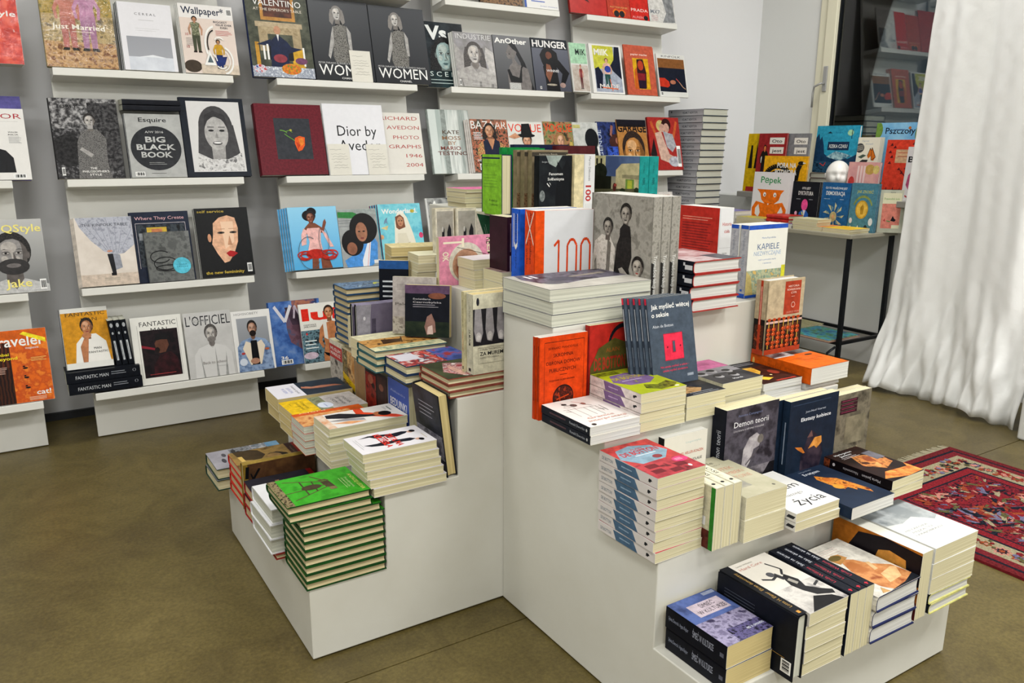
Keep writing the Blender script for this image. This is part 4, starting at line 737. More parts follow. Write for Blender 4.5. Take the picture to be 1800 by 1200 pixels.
A('brown_kap', BG('N:#7a6236,#9a7c44,#5c4828:5'), R(0, .9, 1, 1, '#8f1e1c'), R(0, .8, 1, .9, '#4a2c24'), Pg('#4a3a22', .0, .06, .5, .1, .62, .36, .4, .46, .1, .4, 0, .3), Pg('#2f2519', .4, .5, .7, .5, .8, .66, .7, .78, .5, .74, .36, .62), E(.56, .56, .16, .1, '#8a6c40'), Pg('#c8a85c', .3, .08, .7, .1, .72, .16, .3, .14), T('Kapuściński', .22, .84, .03, '#8a7a6a', .5))
A('goldb', BG('N:#4a3220,#5a3c26,#6a4a2a:5'), R(0, 0, 1, .06, '#7d6424'), St('#171719', .035, .12, .22, .3, .14, .62, .03), St('#171719', .045, .05, .06, .3, .04), St('#17171a', .02, .2, .1, .5, .16))
A('dark_u', BG('#33313a'), R(0, .92, 1, 1, '#7a1a1c'), R(.3, .4, .7, .46, '#8a6a50'))
A('greys', BG('N:#8b8990,#a09ea5:5'), Pg('N:#56585a,#8a8c90,#303436:14', 0, .3, 1, .3, 1, .62, 0, .6), R(0, .62, 1, .82, 'N:#a5a8ac,#54606a,#c0c2c4:9'), R(0, .82, 1, 1, 'N:#4f7c9c,#7ca0b8:5'), E(.3, .2, .1, .03, '#55535a'), E(.6, .16, .12, .03, '#4c4a52'), R(.1, .32, .3, .38, '#3a3a3c'))
A('orient', BG('#c7c49e'), R(0, .0, .28, 1, '#bdb88c'), Pg('N:#a8783c,#c0904c,#54381e:14', .0, .0, .68, 0, .62, 1, .0, 1), Pg('#4a3018', .1, .3, .5, .24, .44, .5, .2, .56), St('#3d2813', .02, .12, .2, .5, .7), St('#3d2813', .02, .4, .1, .5, .9), St('#3d2813', .015, .05, .6, .5, .5), R(.66, .1, .95, .9, 'N:#c9c49c,#7a8a70:22'))
A('wrb', BG('N:#c0b8b4,#b04038,#3a3448,#d2cfd0:9'), R(0, .6, 1, 1, 'N:#2c3c74,#44589c,#8c3438:8'), R(.1, .05, .6, .35, '#c6c4cc'), St('#b8443a', .05, .1, .5, .9, .56))
A('redgrn', BG('N:#38402a,#4c5436:6'), Pg('N:#8e2f38,#c8a09c,#6a2028,#d8c8c4:16', .1, .3, .3, .7, .9, .9, .96, .3, .6, .1), E(.6, .3, .3, .05, '#c89c8c'))
A('blueh', BG('N:#35506e,#6a86a5,#22384f,#8aa0b4:10'), St('#c6c84a', .06, .3, .86, .5, .74, .36, .66, .6, .6), T('DZIENNIK', .1, .8, .05, '#b5c4d0', .6))
A('purple', BG('N:#5f586c,#6c6578:6'), Pg('#8c8a94', 0, 0, 1, 0, 1, .2, .3, .22, 0, .24), Pg('#4d475a', .3, .24, 1, .22, 1, .3, .3, .31), Pg('#24406e', .62, .3, .66, .74, .86, .74, .9, .3), E(.68, .53, .05, .025, '#1f2129'), St('#20222c', .012, .66, .3, .66, .72), T('Olga Tokarczuk', .14, .9, .028, '#c9c6d2', .44, 0), T('Szafa', .14, .84, .03, '#c9c6d2', .2, 0), E(.28, .12, .04, .02, '#c5c4cc'))
A('palest', BG('#aaa39f'), R(0, 0, 1, .3, 'N:#8a8278,#b5aea0,#6a645a:16'), Ln(.1, .86, .7, 4, .03, '#8a8480', .008), T('Palestyńskie', .06, .5, .05, '#6a6660', .88, 0, 1), T('wędrówki', .3, .42, .05, '#6a6660', .64, 0, 1))
A('peony', BG('#181c28'), R(0, .84, 1, 1, '#5f4762'), R(0, .0, .2, .84, '#6b5570') if 0 else R(0, 0, 1, .3, 'N:#1c2a24,#34402c:8'), E(.72, .8, .2, .06, '#7a4a38'), T('Swietłana', .18, .72, .035, '#c8c4c8', .4), T('Czarnobylska', .18, .66, .035, '#c8c4c8', .64), Ln(.18, .62, .8, 2, .04, '#a09ca4', .01), Pg('#8d6a60', .5, .4, .6, .46, .68, .3, .7, .1, .5, .04, .44, .2), Pg('#c8b0a8', .52, .2, .62, .24, .64, .06, .5, .06))
A('darkhat', BG('#141824'), R(0, .9, 1, 1, '#23508c'), Ln(.12, .74, .8, 4, .06, '#c0c4c8', .02), Pg('N:#8fa5bc,#c5cdd4:14', .5, .0, .54, .4, .7, .48, .9, .3, .94, 0))
A('muslib', BG('N:#8f8880,#b0a89e,#4a4440:10'), R(0, .7, 1, .93, '#a82a28'), R(0, .93, 1, 1, '#c9c2b0'), T('MUSLIM', .08, .83, .06, '#e2cfc8', .8, 0, 1), T('MARKUZ', .08, .75, .06, '#e2cfc8', .8, 0, 1))
A('yellband', BG('N:#5a4c34,#8c7444,#2c281c,#a5a080:14'), Pg('N:#a8743c,#c8a06a,#5c3c20:10', .5, .3, 1, .36, 1, 1, .4, 1), Pg('#c8a418', 0, .48, 1, .34, 1, .46, 0, .6), Ln(.1, .46, .8, 2, .03, '#6a5810', .006))
A('brownp', BG('N:#8a6c4a,#957654:6'), St('#7a5c3c', .02, .3, 0, .32, 1))
A('reddual', BG('#20191b'), R(.0, .2, .48, .9, 'N:#6a1c18,#8c2a1e,#2a1616:10'), E(.24, .8, .12, .08, '#9a5a44'), R(.54, .3, .96, .95, 'N:#33211f,#4a2a26:12'), E(.72, .76, .1, .06, '#7a4c3c'), R(.6, .3, .66, .4, '#c8c0b8'))
A('bedu', BG('G:#22409a,#3c56a4'), T('Aleksandra', .12, .8, .04, '#9aa8d4', .7), T('BEDUINKI', .1, .58, .13, '#dfe0e4', .8, 0, 1), T('NA', .38, .42, .11, '#dfe0e4', .26, 0, 1), T('INSTAGRAMIE', .1, .3, .08, '#dfe0e4', .8, 0, 1), R(0, 0, 1, .16, '#1c2c5a'))
A('leanb', BG('N:#22252e,#3a3c48:6'), R(0, .2, 1, .5, 'N:#5c5a68,#8a8894,#3a3a46:9'), Ln(.2, .82, .8, 4, .05, '#8a8a94', .012), Pg('#4a4854', 0, .1, .5, .3, 1, .16, 1, 0, 0, 0))
A('murem', BG('#c9c5ae'), R(.0, .36, 1, .82, '#2c2a30'), [[Pg('#8f8b8e', x, .82, x+.13, .82, x+.17, .52, x+.12, .4, x+.02, .42, x-.02, .56), E(x+.075, .47, .06, .06, '#b5b0b0'), E(x+.075, .46, .035, .035, '#c8c4c2')] for x in (.04, .28, .52, .76)], E(.1, .91, .03, .05, '#33333c'), T('COLIN THUBRON', .14, .295, .022, '#55534c', .44), T('ZA MUREM', .14, .23, .048, '#22242c', .5, 0, 1), T('PODRÓŻ PO CHINACH', .14, .19, .022, '#77746a', .4), St('#8a8676', .004, .1, .33, .1, .13, .72, .13, .72, .33, .1, .33))
A('art', BG('N:#a9a59c,#c2beb4:4'), Pg('N:#3a3844,#6a6674,#4a4450:8', 0, 1, 0, .1, .3, .05, .6, .1, .72, .3, .6, .55, .56, 1), Pg('#8c8478', .2, .9, .32, .5, .38, .5, .3, .9), E(.45, .4, .14, .14, '#4a4a58'), St('#c8c8c4', .02, .6, 1, .68, .4), Ln(.1, .2, .3, 2, .06, '#d8d8dc', .03), E(.62, .22, .1, .1, '#5c5a62'))
A('pinkb', BG('#d88aa4'), T('REMAKI', .06, .82, .1, '#d9cfae', .8, 0, 2), T('RE', .05, .80, .12, '#3d3630', .14), E(.55, .46, .42, .3, '#cfc9b8', 30), E(.6, .46, .34, .24, '#b98c70', 30), E(.68, .42, .2, .14, '#a8684c', 24), T('OK', .3, .06, .1, '#e8dfc4', .2, 0, 2), R(.1, .07, .14, .4, '#e8dfc4'), R(.04, .38, .22, .42, '#e8dfc4'), St('#3d3630', .01, .22, .3, .4, .8))
A('bwpaint', BG('#c9c3b0'), R(.08, .34, .95, .96, 'N:#8a867c,#a9a59a:5'), Pg('#26262a', .3, .36, .34, .66, .4, .74, .48, .7, .46, .5, .5, .36), Pg('#2c2c30', .6, .36, .62, .66, .74, .78, .84, .7, .86, .36), E(.5, .44, .08, .05, '#b5b2aa'), R(.08, .34, .95, .44, '#2a2a2c'), E(.38, .7, .05, .04, '#b5b2aa'))
A('greent', BG('#cfc7ba'), Pg('#1f4d34', .02, .98, .96, .92, .7, .38), T('W', .8, .86, .05, '#c0d0c0', .08), St('#8fae9a', .01, .5, .8, .76, .46), St('#8fae9a', .01, .44, .76, .7, .44))
A('greyt', BG('#c9c2b8'), Pg('#7c7c80', .02, .98, .98, .96, .6, .5))
A('wht_pink', BG('#c9c4c6'), R(.5, .5, 1, 1, 'N:#a88c9c,#c8b0bc:8')); A('rosy', BG('N:#8a6a62,#a8908a,#6a4c4c:8'), R(.0, .7, 1, 1, '#8d8474'))
A('cerulean', BG('N:#8a8f88,#b0b5a8:9')); A('pinktop', BG('#d86c9c'))
A('o100', BG('#d5d6d8'), R(0, 0, .15, 1, '#dc4a10'), St('#cf4216', .03, .32, .62, .40, .68, .40, .0), St('#cf4216', .03, .55, .0, .55, .62, .60, .68, .66, .68, .71, .62, .71, .0), St('#cf4216', .03, .79, .0, .79, .62, .84, .68, .90, .68, .95, .62, .95, .0), T('100 XX', .31, .3, .022, K1, .15), T('Antologia polskiego reportażu', .31, .26, .022, K1, .56), T('XX wieku', .31, .22, .022, K1, .18), T('TOM 2', .31, .18, .022, K1, .12))
SP['o100'] = flatten([BG('#d8440e'), T('Antologia polskiego', .02, .5, .2, K1, .55), T('XX wieku', .28, .15, .2, K1, .3), T('2', .84, .4, .25, K1, .02), St('#e6ddd0', .03, .02, .9, .36, .1), St('#e6ddd0', .03, .02, .1, .36, .9)])
SP['b100'] = flatten([BG('#1b57c4'), T('Antologia reportażu', .05, .5, .2, '#10204a', .6), St('#e6e4e0', .05, .05, .75, .38, .75, .42, .55, .38, .35, .05, .35), St('#e6e4e0', .05, .05, .2, .42, .2)])
A('bandb', BG('N:#8a877f,#9c988f,#77746c:12'), R(0, 0, .03, 1, 'N:#6a675f,#7c786f:20'),
  Pg('N:#232221,#33302e:40', .40, -.05, .42, .35, .45, .55, .52, .68, .60, .72, .68, .64, .70, .46, .66, .35, .72, .2, .70, -.05), face(.585, .83, .088, '#8f8980', '#1d1b1a', body=None), Pg('#262423', .5, .70, .56, .75, .66, .73, .68, .64, .5, .62),
  Pg('N:#c0bab0,#d2ccc2,#aaa498:22', .05, .40, .08, .56, .2, .63, .34, .62, .43, .52, .42, .30, .38, .22, .14, .22, .11, .4), Pg('#6d6860', .3, .6, .36, .56, .34, .24, .28, .24), Pg('N:#2e2c2a,#3c3936:30', .1, -.05, .13, .23, .38, .23, .42, -.05), face(.3, .70, .078, '#8a847b', '#211f1e', body=None),
  Pg('#bab4a8', .04, .44, .0, .34, .05, .22, .13, .13, .16, .17, .1, .26, .08, .36, .12, .42), Pg('#a39d92', .5, .34, .56, .36, .66, .3, .64, .26, .54, .29),
  Pg('N:#1d1c1b,#2c2a28:40', .54, -.05, .6, .16, .66, .27, .8, .31, .92, .27, .97, .12, .98, -.05), face(.81, .38, .088, '#9a948a', '#1b1918', body=None), Pg('#c4bfb4', .78, .29, .85, .29, .84, .2, .8, .18), Pg('#a39d92', .58, .16, .52, .1, .48, -.02, .54, -.02, .6, .08, .68, .12, .66, .17), Pg('N:#3f3c39,#57534e:30', .9, 0, .88, .12, .94, .2, 1, .2, 1, 0))
SP['bandb'] = flatten([BG('N:#8a877f,#9c988f,#77746c:30'), R(.52, .1, 1, 1, 'N:#8a877f,#9c988f:20'), R(.56, 0, 1, .4, '#33312f'), T('Trzynaście lekcji muzyków', .5, .3, .4, '#dededa', .46)])
A('histb', BG('#b0281f'), Ln(.1, .86, .92, 2, .03, '#d88a78', .01), Ln(.1, .78, .92, 11, .035, '#7a1c1c', .012), Pg('N:#b8a0a0,#d2c4c4,#7a3434:9', 0, 0, 0, .12, .4, .09, 1, .0))
SP['hist'] = flatten([BG('#d4d4d4'), T('Historia', .2, .78, .045, '#b0463c', .7, 0, 1), T('ciała', .36, .69, .045, '#b0463c', .42, 0, 1), R(.04, .5, .96, .503, '#999'), T('tom', .3, .42, .03, '#555', .36), Ln(.22, .38, .8, 2, .05, '#888', .01)])
A('redst', BG('N:#b09a9a,#c8b8b8,#8a5c5c:8'), R(0, .3, 1, 1, 'N:#c4acac,#9c6a6a:9'), R(.6, 0, 1, .4, '#55565c'))
SP['redst'] = flatten([BG('#171c2a'), R(.84, .62, .87, .9, '#d0d0d4'), R(.80, .46, .83, .74, '#171c2a'), St('#d0d0d4', .03, .9, .5, .96, .5), St('#d0d0d4', .12, .93, .3, .93, .7)])
A('kap', BG('#d9d8ce'), R(0, .94, 1, 1, '#2450b0'), R(0, 0, 1, .04, '#2450b0'), T('Maria Poprzęcka', .34, .81, .025, '#5a76a8', .36), T('KĄPIELE', .24, .66, .085, '#3c5a86', .56), T('NIEZWYCZAJNE', .16, .58, .06, '#8aa0bc', .7), T('czyli o potrzebie mycia', .28, .51, .022, '#7a90b8', .46), T('i istnienia', .4, .46, .022, '#7a90b8', .22), R(.0, .04, 1, .38, 'N:#8aa088,#b9b48c,#6a8a80,#c9a860:18'), Pg('#b5a468', 0, .38, .12, .3, .2, .04, 0, .04), R(.9, .04, 1, .42, '#c8c42c'))
SP['kap'] = flatten([BG('#a9abb0'), T('Maria Poprzęcka', .08, .35, .3, '#6a7484', .26), T('KĄPIELE NIEZWYCZAJNE', .4, .35, .35, '#7a869a', .44), R(.94, 0, 1, 1, '#2450b0'), R(0, 0, .05, 1, '#2450b0'), R(.88, .35, .91, .65, '#3a60b0')])
# tower
A('lime', BG('#7db82e'), R(.0, .93, 1, .955, '#1f2c50'), R(.0, .0, .04, 1, '#1f2c50'), R(.92, 0, 1, 1, '#7db82e'), Ln(.12, .84, .8, 2, .03, '#5a8a2c', .008), Ln(.1, .66, .86, 5, .05, '#5a8a2c', .006), T('Kolekcja', .4, .22, .04, '#4a6a2c', .4), T('Teatralna', .4, .15, .04, '#4a6a2c', .4))
A('greenf', BG('#13863c'), Pg('#142420', .1, .96, .9, .98, .9, .86, .5, .78, .16, .82), Ln(.2, .92, .8, 2, .03, '#a8c8b0', .006), Pg('#d8dcd8', .5, .76, .8, .72, .5, .7), ring(.3, .58, .13, .03, .03, '#0e2c1c'), ring(.72, .56, .1, .03, .03, '#0e2c1c'), St('#0e2c1c', .02, .18, .64, .42, .66), St('#0e2c1c', .02, .6, .62, .86, .64), St('#0e2c1c', .02, .5, .56, .5, .34), St('#0e2c1c', .04, .38, .26, .56, .2, .66, .28), Ln(.2, .1, .9, 1, .02, '#0e2c1c'), R(.2, .02, .9, .06, '#c8d0c8'))
A('oldp', BG('N:#7a6c54,#94846a:5'), R(0, 0, 1, .3, 'N:#5c4430,#8a6a50,#3a2c22:22'), R(.0, .9, 1, .97, '#4c453a'), T('Katarzyna Bonda', .2, .925, .025, '#c0b8a8', .5), T('O', .6, .6, .1, '#221f1c', .1), bars(.6, .02, .3, .04, bg='#c8a820'), St('#6a5c46', .01, .1, 0, .1, .9))
A('fenom', BG('N:#171b22,#262c30:8'), Pg('#8f9a94', .2, 1, .7, 1, .5, .8, .3, .86), Pg('#12161c', .55, .9, .7, .75, .85, .95, 1, .7, 1, 0, .5, 0), E(.1, .3, .08, .1, 'N:#5a6060,#888e8c:20'), T('Sergio Nisz', .08, .88, .025, '#b5b8b8', .3), T('Fenomen', .3, .66, .05, '#d8d8d4', .42, 0, 1), T('Sołżenicyna', .26, .57, .05, '#d8d8d4', .5, 0, 1), Pg('#d8d8d4', .3, .54, .36, .48, .34, .52), St('#d8d8d4', .02, .24, .52, .32, .46))
A('palace', BG('G:#c9c08a,#3a4a6c'), R(0, .62, 1, 1, 'N:#3f5076,#54688c:4'), R(0, .55, .26, 1, '#bdb98c'), [R(x, .84, x+.04, .95, '#2c2c26') for x in (.04, .14)], E(.14, .7, .16, .16, 'N:#20281e,#30382a:18'), R(0, .3, .4, .62, '#252a20'), Pg('#b5ac84', .5, .4, .5, .74, .62, .86, 1, .88, 1, .36), Pg('#8a8466', .64, .66, 1, .66, 1, .58, .64, .6), R(.72, .36, .9, .58, '#6a8a3c'), R(.76, .4, .86, .56, '#a0a838'), R(0, 0, 1, .36, '#9c8c20'), Pg('#5a5a40', 0, .36, 1, .42, 1, .36, .4, .26, 0, .3), E(.48, .42, .04, .08, '#5a2c28'), E(.5, .46, .03, .03, '#a04038'), E(.66, .36, .06, .05, '#2c3822'), E(.96, .38, .05, .06, '#2c3822'), St('#c0b440', .02, .05, .2, .4, .24))
SP['teal'] = flatten([BG('#168a86'), T('Wiera Inber', .1, .4, .22, '#0e5a58', .2), T('WERFL', .38, .35, .3, '#0b3d40', .14, 0, 1), E(.72, .5, .045, .42, '#222a2a', 20), E(.72, .5, .03, .25, '#b5a888', 14), R(.9, .3, .96, .5, '#d8d8d0')])
SP['w100'] = flatten([BG('#d2d2d2'), T('Marcin Dębowski', .04, .4, .22, '#4a4a50', .42), T('100', .54, .15, .55, '#a83434', .28, 0, 2), Ln(.86, .8, .98, 5, .16, '#999', .02)])
SP['plum'] = flatten([BG('#3a1a28'), Ln(.08, .5, .5, 1, .1, '#a08a94', .1), Ln(.5, .45, .9, 1, .1, '#c8bcc2', .18)])
SP['bluegrey'] = flatten([BG('#5b5a66')])
# big podium
A('skrom', BG('#cc3d0c'), St('#1f1413', .006, .1, .02, .1, .93, .93, .93, .93, .02), T('BERNARD MANDEVILLE', .18, .84, .03, '#3d120a', .62), T('SKROMNA', .28, .745, .045, '#1f1413', .42), T('OBRONA DOMÓW', .13, .655, .045, '#1f1413', .72), T('PUBLICZNYCH', .2, .565, .045, '#1f1413', .56), Ln(.42, .52, .58, 1, .02, '#3d120a', .006), T('rozprawa o porubstwie', .2, .45, .03, '#3d120a', .54), E(.5, .24, .22, .155, '#2a1512', 30), E(.5, .24, .2, .14, 'N:#5c1f12,#2f1712,#8c2c14:40', 30), St('#b53a12', .015, .36, .22, .62, .26), St('#a83512', .02, .4, .3, .44, .18))
SP['skrom'] = flatten([BG('#b93608'), Ln(.1, .5, .9, 1, .1, '#5a1808', .2)])
A('slup', BG('#d9d5cf'), [St('#3a3634', .008, *q) for q in ((.12, .66, .7, .62), (.2, .66, .2, .36), (.34, .65, .34, .3), (.3, .86, .36, .66), (.24, .78, .46, .8), (.5, .64, .5, .34), (.62, .63, .62, .3), (.2, .74, .3, .7), (.56, .78, .7, .66), (.28, .9, .34, .84), (.66, .5, .8, .46), (.72, .62, .72, .42), (.8, .62, .78, .4), (.12, .6, .2, .56))], E(.3, .84, .05, .03, '#3a3634'), E(.62, .76, .04, .04, '#8a5a50'), E(.42, .76, .06, .05, '#5c504c'), St('#c05a50', .008, .5, .9, .6, .8), T('Granice', .22, .24, .06, '#cf9a8c', .52), T('interpretacji', .16, .15, .06, '#cf9a8c', .74), T('Umberto Eco', .5, .08, .025, '#8a8480', .36), E(.14, .06, .04, .03, '#3a3634'))
SP['slup'] = flatten([BG('#1d2230'), Ln(.18, .45, .55, 1, .1, '#5a4048', .2), T('Ronald Dworkin', .6, .35, .35, '#a8acb4', .3), E(.94, .5, .015, .2, '#aaa')])
A('botg', BG('N:#8f9a16,#a3ac22:6'), Pg('#6e577e', .02, .55, .2, .8, .6, .84, .84, .66, .86, .48, .6, .34, .2, .36), R(0, .84, .5, .97, 'N:#4c5210,#7a8018:30'), T('ALAIN', .3, .72, .035, '#8c9a20', .3, 0, 1), T('DE BOTTON', .12, .6, .1, '#a39a14', .66, 0, 2), Ln(.2, .53, .7, 1, .02, '#d0c8d8', .01), T('?', .4, .42, .07, '#a3ac22', .05, 0, 1), Pg('N:#3f450c,#6a7014,#282c08:20', .3, .16, .4, .3, .62, .22, .9, .3, .98, .16, .8, .06, .5, .04), E(.86, .06, .05, .02, '#e0e0d0'))
SP['bot'] = flatten([BG('#cdc4c0'), T('ALAIN DE BOTTON', .05, .3, .34, '#9a9294', .22, 0, 1), Pg('#6e577e', .32, 0, .28, 1, .62, 1, .72, 0), Ln(.38, .45, .6, 1, .1, '#a892b4', .12), E(.88, .5, .02, .18, '#26282c'), E(.91, .6, .02, .12, '#26282c')])
A('botr', BG('#a8241c'), ring(.74, .74, .3, .22, .05, '#1f2228', -20, 170), ring(.74, .74, .24, .17, .02, '#a8241c', -20, 170), Pg('#5a5426', .0, .1, .02, .5, .2, .72, .55, .82, .84, .74, .9, .5, .7, .26, .3, .1), St('#1f2228', .012, .95, .7, .8, .1), T('ALAIN', .36, .66, .05, '#8c4c20', .3, 0, 1), T('DE BOTTON', .1, .46, .15, '#a03020', .7, 0, 2), T('Lęk o status', .34, .38, .03, '#c8c0a8', .26), Pg('#c83a24', .4, .28, .44, .22, .48, .28))
A('botb', BG('#b03c3c'), R(0, .86, 1, 1, 'N:#c84a44,#8c2a2c:16'), Pg('#7a94a4', .0, .62, .16, .86, .5, .92, .84, .82, .96, .6, .7, .42, .2, .4), R(.0, .0, 1, .4, 'N:#8c2c38,#b03c44,#5a1c28:7'), [R(x, y, x+.22, y+.1, '#6a1c28') for x, y in ((.1, .1), (.4, .04), (.14, .24), (.6, .14))], T('ALAIN', .4, .78, .04, '#b04a40', .24, 0, 1), T('DE BOTTON', .12, .66, .11, '#a8343c', .74, 0, 2), Ln(.3, .61, .76, 1, .02, '#d8dce0', .012), E(.62, .5, .09, .05, '#7a3038'), E(.84, .3, .15, .07, '#c8386c', 24), Ln(.74, .32, .92, 3, .02, '#e8b0c4', .007), E(.8, .1, .03, .03, '#e8e0e0'))
SP['botb'] = flatten([BG('#cdc7c3'), T('DE BOTTON', .05, .3, .36, '#77808a', .2, 0, 2), Pg('#45607a', .34, 0, .28, 1, .64, 1, .72, 0), Ln(.4, .45, .6, 1, .1, '#8aa0b4', .12), E(.88, .5, .02, .2, '#26282c'), Pg('#26282c', .85, .3, .92, .5, .9, .7)])
A('jak', BG('#475260'), T('Jak myśleć więcej', .08, .87, .055, W1, .86, 0, 1), T('o seksie', .08, .78, .055, W1, .38, 0, 1), T('Alain de Botton', .08, .66, .035, '#c8ccd2', .46), R(.3, .28, .72, .58, '#e02c48'), [St('#a81c34', .008, .3, .28, .72, .28, .72, .58, .3, .58, .3, .28)], R(.47, .36, .55, .5, '#a81c34'), R(.49, .37, .54, .49, '#475260'), E(.37, .43, .015, .012, '#6a1426'), E(.66, .43, .015, .012, '#6a1426'), T('Nie sztuka myśleć o seksie –', .18, .2, .025, '#e0405c', .64), T('sztuka myśleć skutecznie', .22, .155, .025, '#e0405c', .56), R(.76, .07, .9, .1, '#8a929c'))
SP['jak'] = flatten([R(.0, 0, 1, 1, '#3c4654'), R(0, 0, .07, 1, '#d83048'), Ln(.12, .35, .5, 1, .1, '#c8ccd2', .3), Ln(.55, .35, .8, 1, .1, '#7a8490', .3)])
A('figurs', BG('#22262e'), R(0, .3, 1, .6, 'N:#2c2e36,#4c443c:7'), Pg('N:#8a6a40,#b08c5c,#5a4428:12', .05, .1, .3, .3, .5, .3, .66, .2, .5, .1), R(0, .62, 1, .9, 'N:#2c6a74,#22262e,#4aa0a4:12'), Ln(.2, .08, .9, 2, .05, '#9aa0a8', .01))
A('pinkf', BG('N:#2e2d31,#4a494d:6'), R(0, .62, 1, 1, '#b8608c'), R(0, .4, 1, .62, 'N:#6a686c,#8e8c90:7'), [[E(x, y, .09, .07, '#9a989a'), E(x, y+.04, .09, .05, '#232226')] for x, y in ((.14, .46), (.42, .5), (.7, .42), (.3, .28), (.62, .24))], Ln(.2, .9, .8, 3, .05, '#a05078', .01), T('Marek', .4, .08, .05, '#c8c8c8', .24, 0, 1))
A('goldd', BG('N:#2c1612,#4a241a,#1c1210:6'), R(0, .74, 1, 1, '#23242a'), Ln(.1, .92, .9, 2, .06, '#9a9aa0', .015), Pg('N:#c08a2c,#e0b44c,#8c5a1c:14', .0, .74, .1, .4, .3, .3, .6, .5, .66, .74), Pg('#e8b83c', .2, .2, .34, .3, .5, .18, .3, .12), E(.8, .4, .1, .1, '#8c3424'), E(.6, .3, .03, .02, '#e8d8a0'), R(.4, .03, .9, .07, '#a83428'))
A('orbox', BG('#e0640e'), R(.0, .58, .52, 1, '#c6c4c2'), R(.0, .62, .5, 1, 'N:#2e2628,#6a5c5c,#c8c6c4:7'), R(.5, .62, 1, 1, 'N:#3a3a38,#8c8c88:5'), E(.78, .52, .1, .025, '#3d2a18', 20), T('Hermann Broch', .2, .43, .022, '#a8480c', .3), T('PRZYPADEK SCHULZA', .36, .33, .03, '#a8480c', .5), T('listy i eseje', .4, .28, .022, '#a8480c', .3), R(0, 0, 1, .02, '#b85008'))
SP['orbox'] = flatten([BG('#c9540a'), T('Marek Sobol', .3, .4, .28, '#8c380a', .22), T('PRZYPADEK', .58, .4, .28, '#8c380a', .2), E(.05, .5, .02, .3, '#d8b060')])
def abac():
    o = [BG('#b3a385'), R(0, 0, 1, .07, '#a83a1c'), R(0, .07, 1, .48, '#1d1714'), R(0, .42, 1, .45, '#c9a8a0'), R(.04, .09, .96, .4, 'N:#5c2c1c,#2a1a14,#8c5c44:9'), R(.45, .52, .9, .97, '#a3381e')]
    rnd = random.Random(2)
    for i, x in enumerate((.08, .21, .34, .47, .6, .73, .86)):
        o.append(R(x-.01, .08, x+.01, .48, '#c9a03a')); y = .1
        for k in range(4+(i % 2)):
            if k == (i*2) % 5: y += .06
            o += [E(x, y, .055, .027, '#a83c14', 12), E(x-.015, y+.007, .018, .008, '#e08048', 8)]; y += .06
            if y > .38: break
        o += [E(x, .475, .05, .02, '#a83c14', 12)]
    o += [T('HISTORIA', .52, .89, .028, '#e0b8a8', .3, 0, 1), T('POWSZECHNA', .49, .845, .028, '#e0b8a8', .37, 0, 1), T('CYFR', .6, .8, .028, '#e0b8a8', .16, 0, 1), Ln(.62, .76, .74, 1, .02, '#d8a898', .006), ring(.68, .65, .05, .035, .012, '#d0a090'), T('GEORGES IFRAH', .5, .54, .028, '#c88c78', .36)]
    return o
A('abac', abac())
SP['abac'] = flatten([BG('#b3a385'), R(.52, 0, 1, 1, '#1d1714'), R(.6, .1, .98, .9, 'N:#5c2c1c,#2a1a14,#a8481c:30'), R(.94, 0, 1, 1, '#a83a1c'), R(.0, .4, 1, .62, '#a8381c'), Ln(.08, .47, .7, 1, .1, '#d8a090', .08)])
# lower right
SP['wlosi'] = flatten([BG('#cfcbb4'), T('WŁOSI', .34, .25, .5, '#2c2c2a', .36), Ln(.05, .4, .28, 1, .1, '#6a675c', .2), E(.9, .5, .02, .2, '#26282c')])
A('wlosib', BG('#c9c4a8'), R(0, 0, .25, 1, '#2c7a28'), R(0, 0, 1, .06, '#2c7a28'), R(.0, .06, .3, .3, 'N:#4a2420,#7a3c30:10'), bars(.36, .12, .14, .3), R(.1, .7, .3, .9, '#1c2c2c'), R(.25, .3, .4, .9, '#c9c4a8'))
A('ogien', BG('N:#a9a58c,#b5b098:8'), R(0, .2, .5, .6, 'N:#8c8a80,#a8a490:9'), T('Huelle', .12, .84, .06, '#44443c', .5), T('MÓWIĘCY', .3, .78, .02, '#6a685c', .4), T('KOSTEK', .2, .64, .07, '#b5826c', .6), T('DOMBEKI', .26, .52, .07, '#b5826c', .6), T('HISTORIE', .3, .4, .07, '#b58a74', .56), E(.84, .1, .03, .02, '#6a685c'))
A('rytm', BG('#d8d7d3'), T('Rytm', .28, .52, .14, '#23242a', .62), T('naszego', .36, .36, .06, '#6a6a6a', .38), T('życia', .3, .12, .16, '#23242a', .6))
SP['rytm'] = flatten([BG('#d2d0cc'), St('#33343a', .1, .92, .3, .95, .7), T('Rytm naszego życia', .1, .35, .3, '#55565c', .5)])
A('erot', BG('N:#22324a,#1d2a40:5'), Ln(.1, .95, .9, 1, .02, '#3c4c66', .01), T('Georges Bataille', .38, .87, .022, '#8c98a8', .3), T('Erotyzm', .38, .79, .05, '#c8ccd4', .36, 0, 1), Pg('N:#a8541c,#d88c34,#6a2c10:26', .42, .66, .5, .74, .6, .66, .74, .58, .8, .4, .84, .22, .78, .14, .7, .3, .64, .26, .6, .36, .5, .34, .44, .46), E(.5, .42, .09, .06, '#c8862c'), E(.56, .6, .07, .05, '#b86428'))
